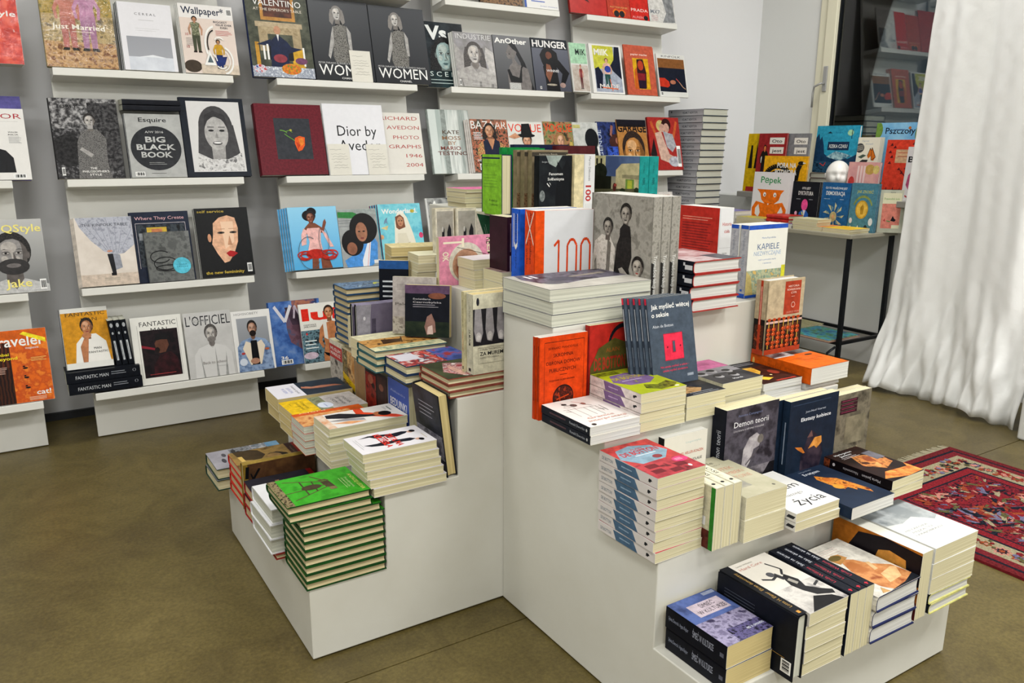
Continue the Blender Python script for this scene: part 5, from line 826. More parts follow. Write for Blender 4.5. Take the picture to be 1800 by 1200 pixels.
A('marta', BG('N:#1e1416,#3a1f1a:6'), Pg('N:#8c4424,#d08848,#4a2418:12', .2, .5, .4, .8, .7, .74, .96, .6, .9, .4, .5, .3), Pg('#d89c5c', .4, .44, .6, .5, .56, .4, .44, .36), Pg('N:#b05c24,#e89c4c:16', .0, .1, .3, .24, .9, .2, 1, .3, 1, .02, .5, .0), R(.74, .55, 1, .8, '#6a6870'), T('Maria Janion', .16, .9, .04, '#d8d8d8', .5, 0, 1), T('Janion', .2, .84, .04, '#d8d8d8', .34, 0, 1), Ln(.16, .8, .7, 2, .03, '#b8b0b0', .01))
SP['marta'] = flatten([BG('#1a1418'), T('Maria Janion', .16, .4, .35, '#c8c4c8', .26), T('Niesamowita', .48, .4, .35, '#b0acb0', .22), E(.84, .5, .02, .2, '#c8c4c8'), R(.9, 0, 1, 1, 'N:#8c4424,#3a1f1a:30')])
A('heller', BG('#d3cfc4'), T('Lingwistyka', .5, .88, .025, '#9ab0b0', .36), T('DANIEL HELLER-ROAZEN', .28, .74, .035, '#b04a34', .64, 0, 1), T('ECHOLALIE', .58, .64, .035, '#3a3a3c', .32, 0, 1), T('O ZAPOMINANIU JĘZYKA', .2, .52, .035, '#3a3a3c', .7, 0, 1), Pg('#5a2c1c', .3, .0, .34, .14, .5, .16, .56, .26, .66, .26, .7, .32, .76, .3, .78, .36, .9, .38, .96, .3, 1, .3, 1, 0))
SP['heller'] = flatten([BG('#17181c'), T('Daniel Heller-Roazen', .08, .3, .4, '#a8a8ac', .6)])
A('demon', BG('N:#3c3840,#57525c,#2e2a32:6'), R(0, 0, 1, .3, 'N:#4a454c,#7a747a,#2c282e:6'), Pg('N:#8c868a,#b0aaac:16', .34, .3, .36, .52, .46, .64, .6, .68, .7, .62, .66, .52, .56, .5, .5, .36, .42, .28), E(.68, .6, .06, .05, '#6a645e'), St('#5a5458', .02, .42, .34, .66, .5), Pg('#1c1a20', .6, .0, .9, .3, 1, .3, 1, 0), T('Antoine Compagnon', .22, .9, .026, '#6a7496', .46), T('Demon teorii', .15, .79, .065, '#e2e0e2', .66), T('Literatura a zdrowy rozsądek', .15, .74, .026, '#b8b4b8', .58))
SP['demon'] = flatten([BG('#181c2a'), T('Demon teorii', .36, .3, .4, '#b8bcc8', .4), Ln(.06, .4, .3, 1, .1, '#4a6ac0', .12)])
A('ekst', BG('#1b2a3e'), Ln(.06, .94, .94, 1, .02, '#33445c', .008), T('Jean-Noël Vuarnet', .32, .83, .025, '#b8c0cc', .42), T('Ekstazy kobiece', .24, .735, .045, '#e0e2e6', .62, 0, 1), Pg('N:#241f30,#4a3c48:8', .3, .06, .3, .3, .4, .5, .48, .6, .56, .56, .7, .44, .76, .28, .7, .1), Pg('N:#b8742c,#e09c4c:14', .44, .38, .56, .5, .7, .5, .72, .42, .62, .36, .56, .4), Pg('#c0702c', .16, .44, .3, .42, .38, .34, .34, .34, .22, .4), Pg('#6a4c4a', .4, .52, .48, .6, .52, .52))
SP['ekst'] = flatten([BG('#1f3046'), Ln(.25, .4, .8, 1, .1, '#8a96a8', .16), R(.1, .2, .13, .8, '#8c6a50')])
A('browne', BG('N:#5c574a,#77705f,#4a453a:5'), [R(.1, y, .6, y+.045, '#3c1824') for y in (.88, .83, .78, .73)], Ln(.14, .9, .56, 4, .05, '#7a3048', .012), Pg('#22221e', .06, .0, .1, .2, .2, .24, .26, .12, .3, 0), [E(x, .14, .06, .1, '#a39878') for x in (.45, .58, .7)], R(.3, .3, .9, .68, 'N:#6a6452,#857e68:9'))
# lowest right
A('smiec', BG('N:#3c4c7c,#53659c,#34406a:4'), R(.0, .0, 1, .5, 'N:#6a6480,#9690ac,#3c3654:16'), R(.3, .0, 1, .24, 'N:#28243c,#5c5680,#151322:22'), R(.22, .58, .9, .84, '#b8aab4'), T('ŚMIEĆ', .42, .73, .075, '#23242c', .32), T('W KULTURZE', .28, .62, .075, '#23242c', .58), R(.72, .92, .98, .98, '#8a92a8'), T('RED. D. SIMONIDES', .62, .12, .035, '#c8ccd8', .36, 0, 1))
SP['smiec'] = flatten([BG('#151824'), T('Sylwia Dworak i Agata Rejter', .05, .45, .2, '#8c92a4', .34), T('ŚMIEĆ W KULTURZE', .46, .4, .34, '#a4a8b8', .34), R(.9, .4, .96, .6, '#5a5c68')])
A('eisnb', BG('#151923'), [[R(.1+.05*i, .5, .112+.05*i, .9, '#4a4e58')] for i in range(15)], bars(.08, .02, .2, .12), St('#b08a3c', .006, .3, .1, .3, .4))
SP['eisn'] = flatten([BG('#141822'), T('Lotte H. Eisner  Ekran demoniczny', .14, .3, .35, '#a8884a', .72), R(.03, .35, .07, .65, '#c08a3c')])
A('fig5', BG('#cdc8be'), R(0, 0, 1, .42, 'N:#a09c98,#c4c0ba,#7c7878:5'), Pg('#2b2b2f', .46, .42, .54, .56, .66, .6, .74, .46, .66, .34, .8, .24, .96, .16, .9, .1, .6, .18, .5, .3), E(.44, .66, .075, .045, '#55555a'), Pg('#3a3a3e', .46, .62, .54, .66, .58, .56, .5, .52), St('#3a3a3e', .03, .54, .62, .34, .58, .18, .64), St('#3a3a3e', .03, .62, .6, .76, .68, .66, .84), St('#3a3a3e', .028, .8, .3, .98, .34), Pg('#1e1e22', .1, .0, .5, .18, .8, .1, .9, 0), Pg('#8c8880', .54, .5, .62, .52, .66, .42, .58, .4), T('Linda Williams', .12, .93, .022, '#8c8880', .4), T('Hard Core', .1, .86, .045, '#c08a80', .56))
SP['seks'] = flatten([BG('#171c2a'), T('Linda Williams', .22, .35, .4, '#a83444', .34), T('Seks na ekranie', .6, .35, .4, '#c8ccd4', .34), R(.03, .42, .07, .58, '#c02c3c'), R(.05, .3, .06, .7, '#c02c3c')])
A('torso', BG('#ccc8bd'), R(0, .9, .3, 1, '#a06070'), [R(.08, y, .7, y+.003, '#a85c5c') for y in (.88, .84, .8, .76)], Ln(.3, .9, .7, 2, .04, '#9a948c', .006), Pg('N:#a8683c,#c88c58,#8c4828:6', .3, .46, .4, .62, .5, .66, .62, .6, .72, .46, .96, .32, 1, .1, .9, .0, .4, 0, .3, .1, .26, .3), Pg('#b5844c', .34, .6, .3, .7, .42, .78, .56, .76, .6, .66, .5, .64), E(.42, .72, .12, .05, '#6a5a34'), Pg('#d8ae7c', .5, .1, .8, .12, .96, .26, .9, .3, .6, .26), Pg('#cdaa7c', .62, .34, .7, .5, .76, .48, .7, .34), Pg('#22262e', .3, .0, 1, .0, 1, .1, .7, .03), Pg('#b8905c', .16, .02, .26, .1, .3, .0))
A('portr', BG('#a8641c'), R(.0, .0, 1, .3, 'N:#8c4c1c,#b86c20:6'), Pg('#201a20', .2, .66, .3, .92, .6, 1, 1, .96, 1, .5, .7, .34, .4, .4), Pg('#c08438', .5, .6, .54, .78, .66, .84, .84, .8, .86, .6, .76, .46, .6, .48), E(.64, .66, .05, .012, '#2c1c14'), Pg('#8c5424', .72, .7, .78, .54, .84, .66), Pg('#b4802c', .66, .52, .74, .5, .72, .46), Pg('#5c1c1c', .5, .0, 1, .0, 1, .26, .7, .3), Pg('#c07a24', .0, .0, .5, .0, .6, .32, .2, .46, 0, .5), T('SECESJA', .6, .2, .05, '#c8a8a0', .34), T('zmysłów', .62, .14, .04, '#c8a8a0', .3))
A('land', BG('#d6d6d2'), R(0, .3, 1, 1, 'N:#9aa0a2,#b8bcbc,#868c8e:4'), Pg('#d2d4d0', 0, .3, 0, .62, .3, .56, .6, .62, .84, .44, 1, .5, 1, .3), T('METAFORA', .1, .4, .03, '#8a8a86', .5), T('PEJZAŻU', .16, .34, .03, '#8a8a86', .44), T('I KRAJOBRAZU', .12, .28, .03, '#8a8a86', .6))
A('thinc', BG('#d2d0c4'))
# children's table
A('oto1', BG('#c8a40e'), Pg('#26221c', .1, .4, .14, .8, .2, .8, .24, .4), Pg('#26221c', .3, .4, .36, .9, .42, .4), Pg('#2c2620', .4, .1, .5, .62, .9, .62, .96, .1), E(.7, .6, .2, .06, '#c8602c'), Pg('#d8b82c', .5, .3, .7, .42, .9, .3, .7, .2), R(.1, .0, .9, .08, '#a02c28'))
def oto(bg, town, cap):
    return flatten([BG(bg), R(.1, .93, .9, .95, bg), R(.4, .82, .92, .93, '#d8d4cc'), T('Oto', .48, .845, .055, '#23242a', .36, 0, 1), R(.44, .66, .92, .77, '#d8d4cc'), T('jest', .52, .685, .055, '#23242a', .34, 0, 1), R(.14, .5, .96, .61, '#d8d4cc'), T(town, .2, .525, .055, '#23242a', .7, 0, 1), cap])
ART['oto2'] = oto('#8f2426', 'Paryż', fig(.26, .2, .6, '#c8703c', '#26221c', '#26221c', '#22242c')); ART['oto3'] = oto('#77777a', 'Londyn', []); ART['oto4'] = oto('#a88c1c', 'Nowy Jork', [])
A('pora', BG('#e0a418'), ring(.34, .36, .27, .34, .13, '#1d1f1c', 0, 195, 22), E(.36, .32, .28, .26, '#1d1f1c', 26), St('#1d1f1c', .1, .6, .2, .72, .14, .78, .3, .8, .6, .84, .74), E(.86, .8, .07, .06, '#1d1f1c'), Pg('#d8d4c8', .9, .84, .97, .8, .9, .78), T('PORA NA', .32, .66, .15, '#e2e0d8', .44, 0, 2), T('POTWORA', .28, .46, .15, '#e2e0d8', .5, 0, 2), Ln(.5, .22, .76, 1, .05, '#e2e0d8', .02))
A('rzeka', BG('#2b90ae'), Pg('#1c3c5c', 0, 0, 0, .74, .06, .84, .1, .7, .14, .78, .2, .6, .24, .4, .4, .3, .6, .38, .8, .3, 1, .4, 1, 0), R(.0, .0, 1, .24, 'N:#14283c,#2c5470,#1a3448:14'), R(.3, .48, .8, .66, '#1b3454'), T('RZEKA CZASU', .34, .53, .075, '#d8dcd8', .42, 0, 1), E(.8, .85, .07, .065, '#9ac8a0'), R(.83, .72, .845, .92, '#14283c'), T('Nieko', .46, .84, .03, '#1c5c7c', .16), Pg('N:#a8c8cc,#3c6c84:16', .3, .34, .5, .46, .7, .42, .9, .36, .6, .26), St('#b84448', .02, .16, .2, .26, .14, .3, .22), Pg('#14283c', .26, .84, .32, .88, .38, .84))
A('pszcz', BG('N:#6ca4cc,#8abcd8:4'), T('Pszczoły', .2, .855, .085, '#1f2c40', .62, 0, 1), E(.02, .9, .12, .12, '#6a8c3c'), E(.96, .86, .14, .16, '#5c7c34'), E(.94, .5, .1, .16, '#7a9c44'), E(.7, .93, .03, .02, '#a8602c'), Ln(.4, .9, .64, 1, .05, '#4a6c94', .015), R(0, 0, 1, .2, '#5c8c4c'))
A('ogrod0', BG('#d6d1bf'), T('Ogród', .18, .84, .055, '#7a8ca8', .3, 0), T('motyli', .36, .73, .055, '#7a8ca8', .32, 0), E(.12, .6, .2, .18, '#4c4c4c'), [St('#c8c4b4', .012, -.04, .5+.05*i, .28, .56+.05*i) for i in range(4)], Pg('#c0661c', .5, .3, .6, .6, .66, .5, .68, .62, .8, .4, .88, .26, .8, .12, .68, .16, .66, .3, .56, .2), St('#26221c', .02, .5, .3, .6, .6, .66, .5, .68, .62, .88, .26, .7, .14, .66, .46), Pg('#4c5c50', .08, .26, .3, .36, .46, .32, .24, .2), Pg('#3c3c3c', .1, .02, .3, .16, .56, .16, .5, .02))
ART['ogrod'] = [('p', [(x, .56+.44*y) for x, y in q[1]], q[2]) if q[0] == 'p' else ('t', q[1], q[2], .56+.44*q[3], q[4]*.44, q[5], q[6], q[7], q[8]) for q in ART['ogrod0']]; ART['ogrod'].insert(0, BG('#d6d1bf')); ART['ogrod'][1:1] = []
A('pinkk', BG('N:#c48c8c,#d4a098:6'), E(.14, .44, .1, .16, '#b83c38'), E(.7, .8, .16, .14, '#b8944c'), E(.9, .8, .1, .12, '#c8b46c'), [Pg('#dcc0bc', .3+.1*i, .3, .3+.1*i, .9, .36+.1*i, .9, .36+.1*i, .3) for i in range(3)], E(.1, .12, .1, .1, '#a84c5c'), E(.82, .2, .12, .12, '#a8707c'), R(.3, .0, .7, .12, '#a88c34'), T('ZAGINIONE', .32, .03, .07, '#5c4c1c', .36, 0, 1))
A('redk', BG('#cc3c28'), R(.3, .62, .84, .84, '#c6a07c'), Ln(.36, .78, .78, 2, .06, '#a8503c', .012), [Pg('#5c1c20', x, y, x+.06, y+.05, x+.1, y+.0) for x, y in ((.1, .9), (.2, .86), (.08, .78), (.14, .7), (.1, .6), (.74, .92), (.84, .88), (.4, .5), (.6, .52), (.5, .44), (.74, .4))], [Pg('#7c2024', x, .1, x+.08, .22, x+.16, .1) for x in (.08, .28, .48, .68)], St('#5c1c20', .02, .5, .5, .66, .4, .7, .5), R(0, 0, 1, .04, '#a83020'))
A('bank', BG('#cfcbcc'), T('B', .06, .72, .11, '#23242c', .2, 0, 2), T('A N K', .34, .73, .08, '#3c3c44', .5), Pg('#a8486c', .1, .3, .14, .48, .3, .6, .5, .54, .6, .42, .4, .46, .3, .38, .22, .2), Pg('#a83c44', .46, .3, .6, .44, .66, .2, .5, .1), St('#a83c44', .03, .12, .1, .4, .02))
A('pepek', BG('#d8d6d8'), T('Pępek', .2, .79, .13, '#2c8c50', .56, 0, 1), Pg('#dc6a10', .12, .66, .86, .66, .78, .58, .74, .46, .62, .38, .84, .42, .96, .28, .94, .12, .84, 0, .14, 0, .04, .12, .02, .28, .12, .42, .36, .38, .26, .46, .22, .58), Pg('#d8d6d8', .12, .28, .2, .36, .26, .2, .22, .1, .12, .16), Pg('#d8d6d8', .72, .18, .82, .34, .88, .24, .82, .12, .7, .08), [[E(x, .56, .04, .045, '#e8e6e4'), E(x+.005, .55, .014, .022, '#23242a', 8)] for x in (.34, .62)], E(.46, .45, .01, .008, '#8c3c08', 6), E(.5, .45, .01, .008, '#8c3c08', 6), St('#8c3c08', .008, .38, .4, .48, .37, .58, .4), Pg('#e8e6e4', .44, .385, .46, .35, .48, .38), St('#8c3c08', .01, .26, .12, .3, .06, .34, .1, .38, .04), St('#8c3c08', .01, .56, .04, .6, .1, .66, .05, .7, .12))
A('dykt', BG('#1c2029'), T('OTO JEST', .36, .83, .05, '#d8d8d8', .32, 0, 1), T('DYKTATURA', .24, .7, .09, '#d8d8d8', .56, 0, 1), Ln(.18, .6, .36, 1, .04, '#8c9098', .012), Ln(.66, .6, .84, 1, .04, '#8c9098', .012), E(.52, .48, .12, .13, '#d84c8c', 20), Pg('#2c5ca8', .3, .0, .34, .3, .46, .36, .6, .36, .7, .28, .72, 0), Pg('#d8d8d8', .48, .36, .58, .36, .53, .2), St('#c8c43c', .03, .44, .32, .64, .02), E(.22, .28, .05, .05, '#d89cb0'), Pg('#d8d8d8', .2, .24, .32, .22, .3, .1, .22, .12))
def burst(cx, cy, r0, r1, c, n=12): return [('p', [(cx+r0*cos(2*pi*i/n)/.78, cy+r0*sin(2*pi*i/n)), (cx+r1*cos(2*pi*i/n+.12)/.78, cy+r1*sin(2*pi*i/n+.12)), (cx+r1*.8*cos(2*pi*i/n-.12)/.78, cy+r1*.8*sin(2*pi*i/n-.12))], c) for i in range(n)]
A('demo', BG('#1c5488'), T('CO TO WŁAŚCIWIE JEST', .12, .86, .045, '#d8dcdc', .76, 0, 1), T('DEMOKRACJA', .16, .73, .085, '#d8dcdc', .66, 0, 1), Ln(.1, .64, .34, 1, .03, '#9ab0c4', .01), Ln(.66, .64, .84, 1, .03, '#9ab0c4', .01), burst(.5, .28, .1, .3, '#b5b48c', 9), burst(.5, .28, .12, .24, '#6c8c8c', 7), E(.5, .27, .12, .11, '#a8a070', 18), E(.5, .27, .05, .05, '#c89c6c'))
A('nobel', BG('#46788c'), T('JAK ZROBIĆ', .22, .8, .06, '#a8b060', .62, 0, 1), ring(.5, .46, .36, .27, .05, '#7c8c4c', 20, 160), E(.48, .46, .24, .19, '#b8922c', 26), E(.48, .46, .2, .16, '#d0ac48', 24), Pg('#a07c24', .44, .36, .42, .5, .5, .58, .56, .5, .54, .36), E(.1, .22, .06, .06, '#c8c4c8'), E(.86, .22, .08, .08, '#c8d0d4'), Pg('#c8ccc8', .34, .04, .4, .14, .46, .04), E(.7, .1, .06, .05, '#2c3c4c'), Pg('#c8c4c8', .04, .02, .12, .12, .2, .02))
A('salm', BG('N:#a8aa98,#bcbcaa:5'), R(.12, .1, .86, .93, '#d4d0b0'), T('Nazwiska', .4, .93, .03, '#55584c', .2), T('Przewodnik kota', .18, .77, .055, '#6c9c54', .6), R(.12, .1, .86, .68, '#cc7c6c'), Pg('#23242a', .5, .28, .58, .4, .64, .34, .72, .3, .66, .26), Pg('#a83c3c', .2, .28, .28, .34, .3, .26), St('#3c8c4c', .02, .34, .28, .5, .26), R(.56, .1, .86, .18, '#d4d0b0'))
A('kg1', BG('#7c76ac')); A('kg2', BG('N:#a0a054,#c8b430:6')); A('kg3', BG('N:#6a5ca0,#8c80bc:6')); A('kg4', BG('N:#d06c1c,#e09c50:6'), St('#a84c10', .03, .2, .3, .8, .6)); A('kg5', BG('N:#dca810,#e8c434:6'), St('#b88408', .03, .3, .2, .6, .7)); A('kg6', BG('#d0cca4')); A('kg7', BG('#b4bcc0')); A('bluepic', BG('N:#1c5c84,#3c8ca8,#4c8c54,#22486c:7'))
A('purpletor', BG('#55508c'), R(.1, .2, .4, .8, '#8c88b4'))
prepare_text(list(ART.values())+list(SP.values()))
H = 'hard'
# ------------------------------------------------------------ magazines on the racks (x, shelf, width, height)
WR = mag('magazine in wrinkled red wrap, cut off at the top left corner', -1.03, 1, .235, .305, 'qred', Tk=.012, n=3, extra='dark-sided magazine at the top left corner')
mag('magazine with a seated man in a dark suit and red letters', -1.045, 2, .222, .285, 'tor', Tk=.008, d=.14)
for i in range(3):
    book(['topmost', 'middle', 'lowest'][i]+' lilac magazine behind the red-lettered suit magazine', frame(rk(-1.05, SH[2]+.0015, .088-.013*i), X_, Vector((0, sin(rad(13.7)), cos(rad(13.7)))), Vector((0, -cos(rad(13.7)), sin(rad(13.7))))), .225, .325-.014*i*0+.012*i, .006, cov='#6f6ba0', art='purpletor', pg='white', name='magazine', cat='magazine', group='lilac magazines on the left rack')
mag('style magazine with a bearded man and yellow title', -1.045, 3, .232, .298, 'gq', Tk=.009, n=2, extra='style magazine with yellow title')
mag('orange travel magazine with dunes and three ants', -1.085, 4, .235, .30, 'trav', Tk=.005, n=2, extra='travel magazine')
WJ = mag('large plastic-wrapped art book with a couple in dry grass', -.715, 1, .265, .35, 'just', Tk=.02, cov='#8a7a4a', cat='book', name='art_book', kind=H, rough=.15)
mag('white magazine with a grey sea horizon below its spaced title', -.427, 1, .214, .289, 'cereal', Tk=.014, n=3, spi='#2f4048', extra='white sea horizon magazine')
mag('pink design magazine with big white numerals over two models', -.183, 1, .233, .306, 'wallp', Tk=.012, n=3, extra='pink design magazine')
mag('dark foliage portrait magazine, widest on the second shelf', -.728, 2, .252, .335, 'orey', Tk=.008, n=2, cov='#2c2b2d', spi='#2c2b2d', extra='dark foliage portrait magazine')
mag('grey magazine with a big black circle and capital words', -.452, 2, .226, .276, 'esq', Tk=.012, n=2, cov='#9fa09e', spi='#232c3a', extra='grey black-circle magazine')
for i in range(2):
    a = rk(-.455, SH[2]+.279+.024*i, .12)
    book(['lower', 'upper'][i]+' glossy black thin book lying on the black-circle magazine', frame((a.x, a.y+.0, a.z+.012), Y_, -X_, Z_) @ Matrix.Translation(Vector((-.0, -.235, 0))), .118, .235, .021, cov='#23252e', kind='soft', pg='grey', rough=.12, group='black books lying flat over the black-circle magazine')
WF = mag('framed monochrome portrait of a smiling long-haired woman', -.222, 2, .278, .355, 'frame', Tk=.022, cov='#1c2431', kind=H, cat='book', name='art_book', pg='white', edge='#1c2431')
mag('pale table book with a veil hanging over two legs', -.695, 3, .222, .292, 'kinf', Tk=.01, n=4, cov='#c8bfb5', cat='book', name='paperback_book', extra='pale veil book')
mag('navy interiors book half hidden by a small grey book', -.477, 3, .243, .31, 'where', Tk=.022, d=.115, cov='#1f2940', kind=H, cat='book', name='hardcover_book', edge='#1f2940')
WS = mag('small grey wrapped design book with a blue round sticker', -.431, 3, .187, .222, 'small', Tk=.012, d=.14, lean=9, cov='#5a5c5b', kind=H, cat='book', name='hardcover_book', edge='#4a4c4b', rough=.15)
mag('black fashion magazine with a masklike red-lipped face', -.212, 3, .236, .315, 'self', Tk=.016, n=2, cov='#1a1b1d', spi='#c9c9c4', extra='black masklike face magazine')
# low shelf of the second rack
for i in range(2):
    a = rk(-.797+.012*i*0, SH[4]+.0012+.052*i, .146)
SP['fman'] = flatten([BG('#1c2029'), T('FANTASTIC MAN', .12, .3, .34, '#c9ccd0', .44), Ln(.6, .62, .84, 2, .2, '#8a8e96', .07), ring(.92, .6, .02, .14, .01, '#8a8e96')])
prepare_text([SP['fman']])
for i in range(2):
    a = rk(-.797, SH[4]+.0012+.0485*i, .147)
    e = book(['lower', 'upper'][i]+' black silver-lettered thick book lying at the left rack end', frame((a.x+.285-.004*i, a.y, a.z+.004), Y_, -X_, Z_), .132, .285, .047, cov='#20242c', pg='grey', group='black silver-lettered books lying at the left rack end', rough=.15)
    o = link('spine_print', print_mesh('fman', SP['fman'], .283, .045), e); o.matrix_local = frame((-.0003, .284, .003), -Y_, Z_, -X_)
mag('magazine with a thoughtful man in white shirt on yellow', -.79, 4, .178, .258, 'fmy', Tk=.012, up_=.106, d=.12, spi='#1c2028', n=2, extra='yellow thoughtful man magazine')
for i in range(3):
    a = rk(-.603+.0245*i, SH[4]+.105, .12)
    e = book(['left', 'middle', 'right'][i]+' upright black booklet beside the yellow magazine', frame((a.x, a.y, a.z+.001), Y_, Vector((-.12, .1, .98)).normalized(), Y_.cross(Vector((-.12, .1, .98)).normalized())) if 0 else Matrix.Translation(a) @ Matrix.Rotation(rad(-5), 4, 'Y') @ frame((0, 0, .001), Y_, Z_, X_), .1, .2, .0225, cov='#1a1d24', pg='grey', group='black booklets beside the yellow magazine')
    o = link('spine_print', print_mesh('bkl', [R(0, 0, 1, 1, '#1c2029'), R(.45, .3, .9, .7, '#c0c4c8'), R(.5, .42, .86, .5, '#1c2029'), E(.1, .5, .05, .3, '#b0b4b8'), E(.28, .5, .03, .2, '#b0b4b8')], .195, .0195), e); o.matrix_local = frame((-.0003, .197, .0015), -Y_, Z_, -X_)
mag('white framed magazine with a man in a dark cap and red light', -.53, 4, .21, .30, 'fmw', Tk=.01, n=2, dx=.001, extra='white framed cap magazine')
mag('grey pale magazine with a small monochrome man head', -.312, 4, .208, .298, 'loff', Tk=.008)
mag('magazine with a man in a fur collared denim jacket', -.103, 4, .18, .285, 'high', Tk=.009, n=1, extra='denim jacket magazine')
mag('large book with a palace dinner scene and white title', .112, 1, .292, .40, 'valen', Tk=.03, cov='#22305c', kind=H, cat='book', name='art_book', edge='#22305c')
mag('left of two dark portrait books of a woman in a short dress', .410, 1, .303, .39, 'wom', Tk=.03, cov='#33353a', kind=H, cat='book', name='art_book', edge='#33353a')
mag('right of two dark portrait books of a woman in a short dress', .717, 1, .303, .385, 'wom', Tk=.03, cov='#33353a', kind=H, cat='book', name='art_book', edge='#33353a')
def card(label, x, s, wd, ht, d, group=None):
    th = rad(7.7186+5.2); f = rk(x, SH[s]+.001, d); ey = Vector((0, sin(th), cos(th))); ez = Vector((0, -cos(th), sin(th)))
    o = boxes('note_card', [(0, 0, -.001, wd, ht, 0)], mat('#d8d5ca', .8)); o.matrix_world = frame(f, X_, ey, ez); o['label'] = label; o['category'] = 'card'
    if group: o['group'] = group
    link('handwriting', print_mesh('note', ART['note'], wd, ht, .8), o)
card('handwritten note card in front of the left dark portrait book', .588, 1, .108, .152, .1415)
card('handwritten note card at the lower left of the white title book', .432, 2, .11, .152, .1435)
card('handwritten note card at the lower right of the white title book', .632, 2, .11, .152, .1435)
mag('dark red boxed book with a square picture of an orange tulip', .104, 2, .32, .335, 'tulip', Tk=.05, d=.138, cov='#5f1622', kind=H, cat='book', name='art_book', edge='#4c121c', n=1)
mag('large white book with a thin black two-line title', .432, 2, .312, .348, 'dior', Tk=.012, d=.14, cov='#d4d4d8', kind=H, cat='book', name='art_book', edge='#c4c4c8', rough=.25)
mag('white book with red widely spaced capitals along its right', .657, 2, .303, .315, 'aved', Tk=.02, d=.122, cov='#cfccc4', kind=H, cat='book', name='art_book', edge='#c9c6be')
mag('blue fashion magazine with a model in a red hooped skirt', .211, 3, .244, .302, 'riri', Tk=.012, n=5, dx=.008, cov='#4fa5d8', spi='#8ba4bc', extra='blue hooped skirt magazine')
mag('magazine with two curly-haired people in a blue track jacket', .458, 3, .205, .288, 'bluej', Tk=.01, d=.137)
mag('turquoise magazine with a white veiled figure', .674, 3, .238, .303, 'wond', Tk=.012, n=4, dx=.008, cov='#62bccc', spi='#7c3460', extra='turquoise veiled figure magazine')
mag('blue magazine with a blurred face and tall white letters', .079, 4, .251, .31, 'vman', Tk=.008, d=.122, n=2, cov='#2a4a80', extra='blue blurred face magazine')
mag('magazine with big red lower-case title and a bather', .216, 4, .225, .288, 'lui', Tk=.009, d=.14)
mag('dark book cut by the top edge on the third rack', .99, 0, .17, .28, 'b0a', Tk=.02, cov='#3a2f2a')
mag('brown patterned book cut by the top edge', 1.35, 0, .27, .3, 'b0b', Tk=.02, cov='#2c1c14')
mag('white book with small blue lettering cut by the top edge', 1.633, 0, .23, .3, 'b0c', Tk=.02, cov='#d0d0cc')
mag('dark teal magazine with a fringed face and white V', 1.02, 1, .248, .345, 'vs', Tk=.01, d=.092, cov='#20262c')
mag('grey magazine with a woman resting her head on her arms', 1.18, 1, .24, .288, 'indu', Tk=.012, n=3, extra='grey resting woman magazine')
mag('grey magazine with a long-haired woman in profile', 1.425, 1, .244, .292, 'anot', Tk=.01, cov='#4c4d50')
mag('magazine with bold white capitals over a curly-haired woman', 1.674, 1, .25, .295, 'hung', Tk=.014, cov='#17202c')
mag('silver foil wrapped tall book with broken copper letters', 1.02, 2, .245, .342, 'kate', Tk=.03, d=.099, cov='#a8b2ae', kind=H, cat='book', name='art_book', edge='#9aa4a0', rough=.12)
mag('fashion magazine with a woman in a navy jacket and flowers', 1.243, 2, .235, .288, 'baz', Tk=.009, n=4, d=.142, dx=.006, spi='#c8beb8', extra='navy jacket fashion magazine')
mag('red-titled fashion magazine with a black-hatted woman', 1.482, 2, .235, .282, 'vog1', Tk=.008)
mag('red-titled fashion magazine with a blonde woman outdoors', 1.72, 2, .208, .288, 'vog2', Tk=.008)
mag('pale grey magazine with a dark head seen from behind', 1.93, 2, .185, .288, 'greyw', Tk=.006)
mag('magazine with white brush script over a hat, low on the third rack', .947, 3, .245, .33, 'inter', Tk=.01, cov='#c4c4c2')
mag('dark red large book cut by the top edge', 1.945, 0, .27, .33, 'r0a', Tk=.02, cov='#a8241f', spi='#8c1c1a', kind=H, cat='book', name='art_book', edge='#8c1c1a')
mag('orange red book with a heart picture cut by the top edge', 2.22, 0, .172, .28, 'r0b', Tk=.01, cov='#b23a28')
mag('bright red book with a white fashion word, cut by the top edge', 2.395, 0, .144, .29, 'r0c', Tk=.012, cov='#c0261e')
mag('grey statue magazine at the right end of the top shelf', 2.543, 0, .214, .3, 'r0d', Tk=.01, cov='#c6c4c0', spi='#7a3c48')
mag('mint topped magazine with a small standing girl', 1.937, 1, .122, .283, 'milk1', Tk=.01, n=4, dx=-.012, extra='mint topped magazine')
mag('yellow and navy magazine with a sitting girl and outlined letters', 2.082, 1, .238, .29, 'milk2', Tk=.012, n=2, extra='yellow and navy magazine')
mag('terracotta magazine with a dark-haired woman on yellow', 2.346, 1, .232, .302, 'papier', Tk=.01, n=3, dx=-.012, cov='#b4533c', extra='terracotta magazine')
mag('white-bordered magazine with an orange-clad reclining figure', 2.602, 1, .24, .265, 'kinf2', Tk=.009)
mag('blue night magazine with a sideways title along its left', 2.12, 2, .222, .297, 'inge', Tk=.008, d=.12, cov='#1c2444')
mag('magazine with a close-up golden face and black capitals', 2.27, 2, .232, .312, 'gar', Tk=.009, d=.13, cov='#a8743c')
mag('red magazine with two embracing figures and orange V', 2.51, 2, .262, .33, 'vred', Tk=.016, d=.14, cov='#9a2a26', spi='#7a1c1c')
mag('pale magazine with small orange lettering low on the corner rack', 2.45, 3, .25, .322, 'pinkr', Tk=.009)

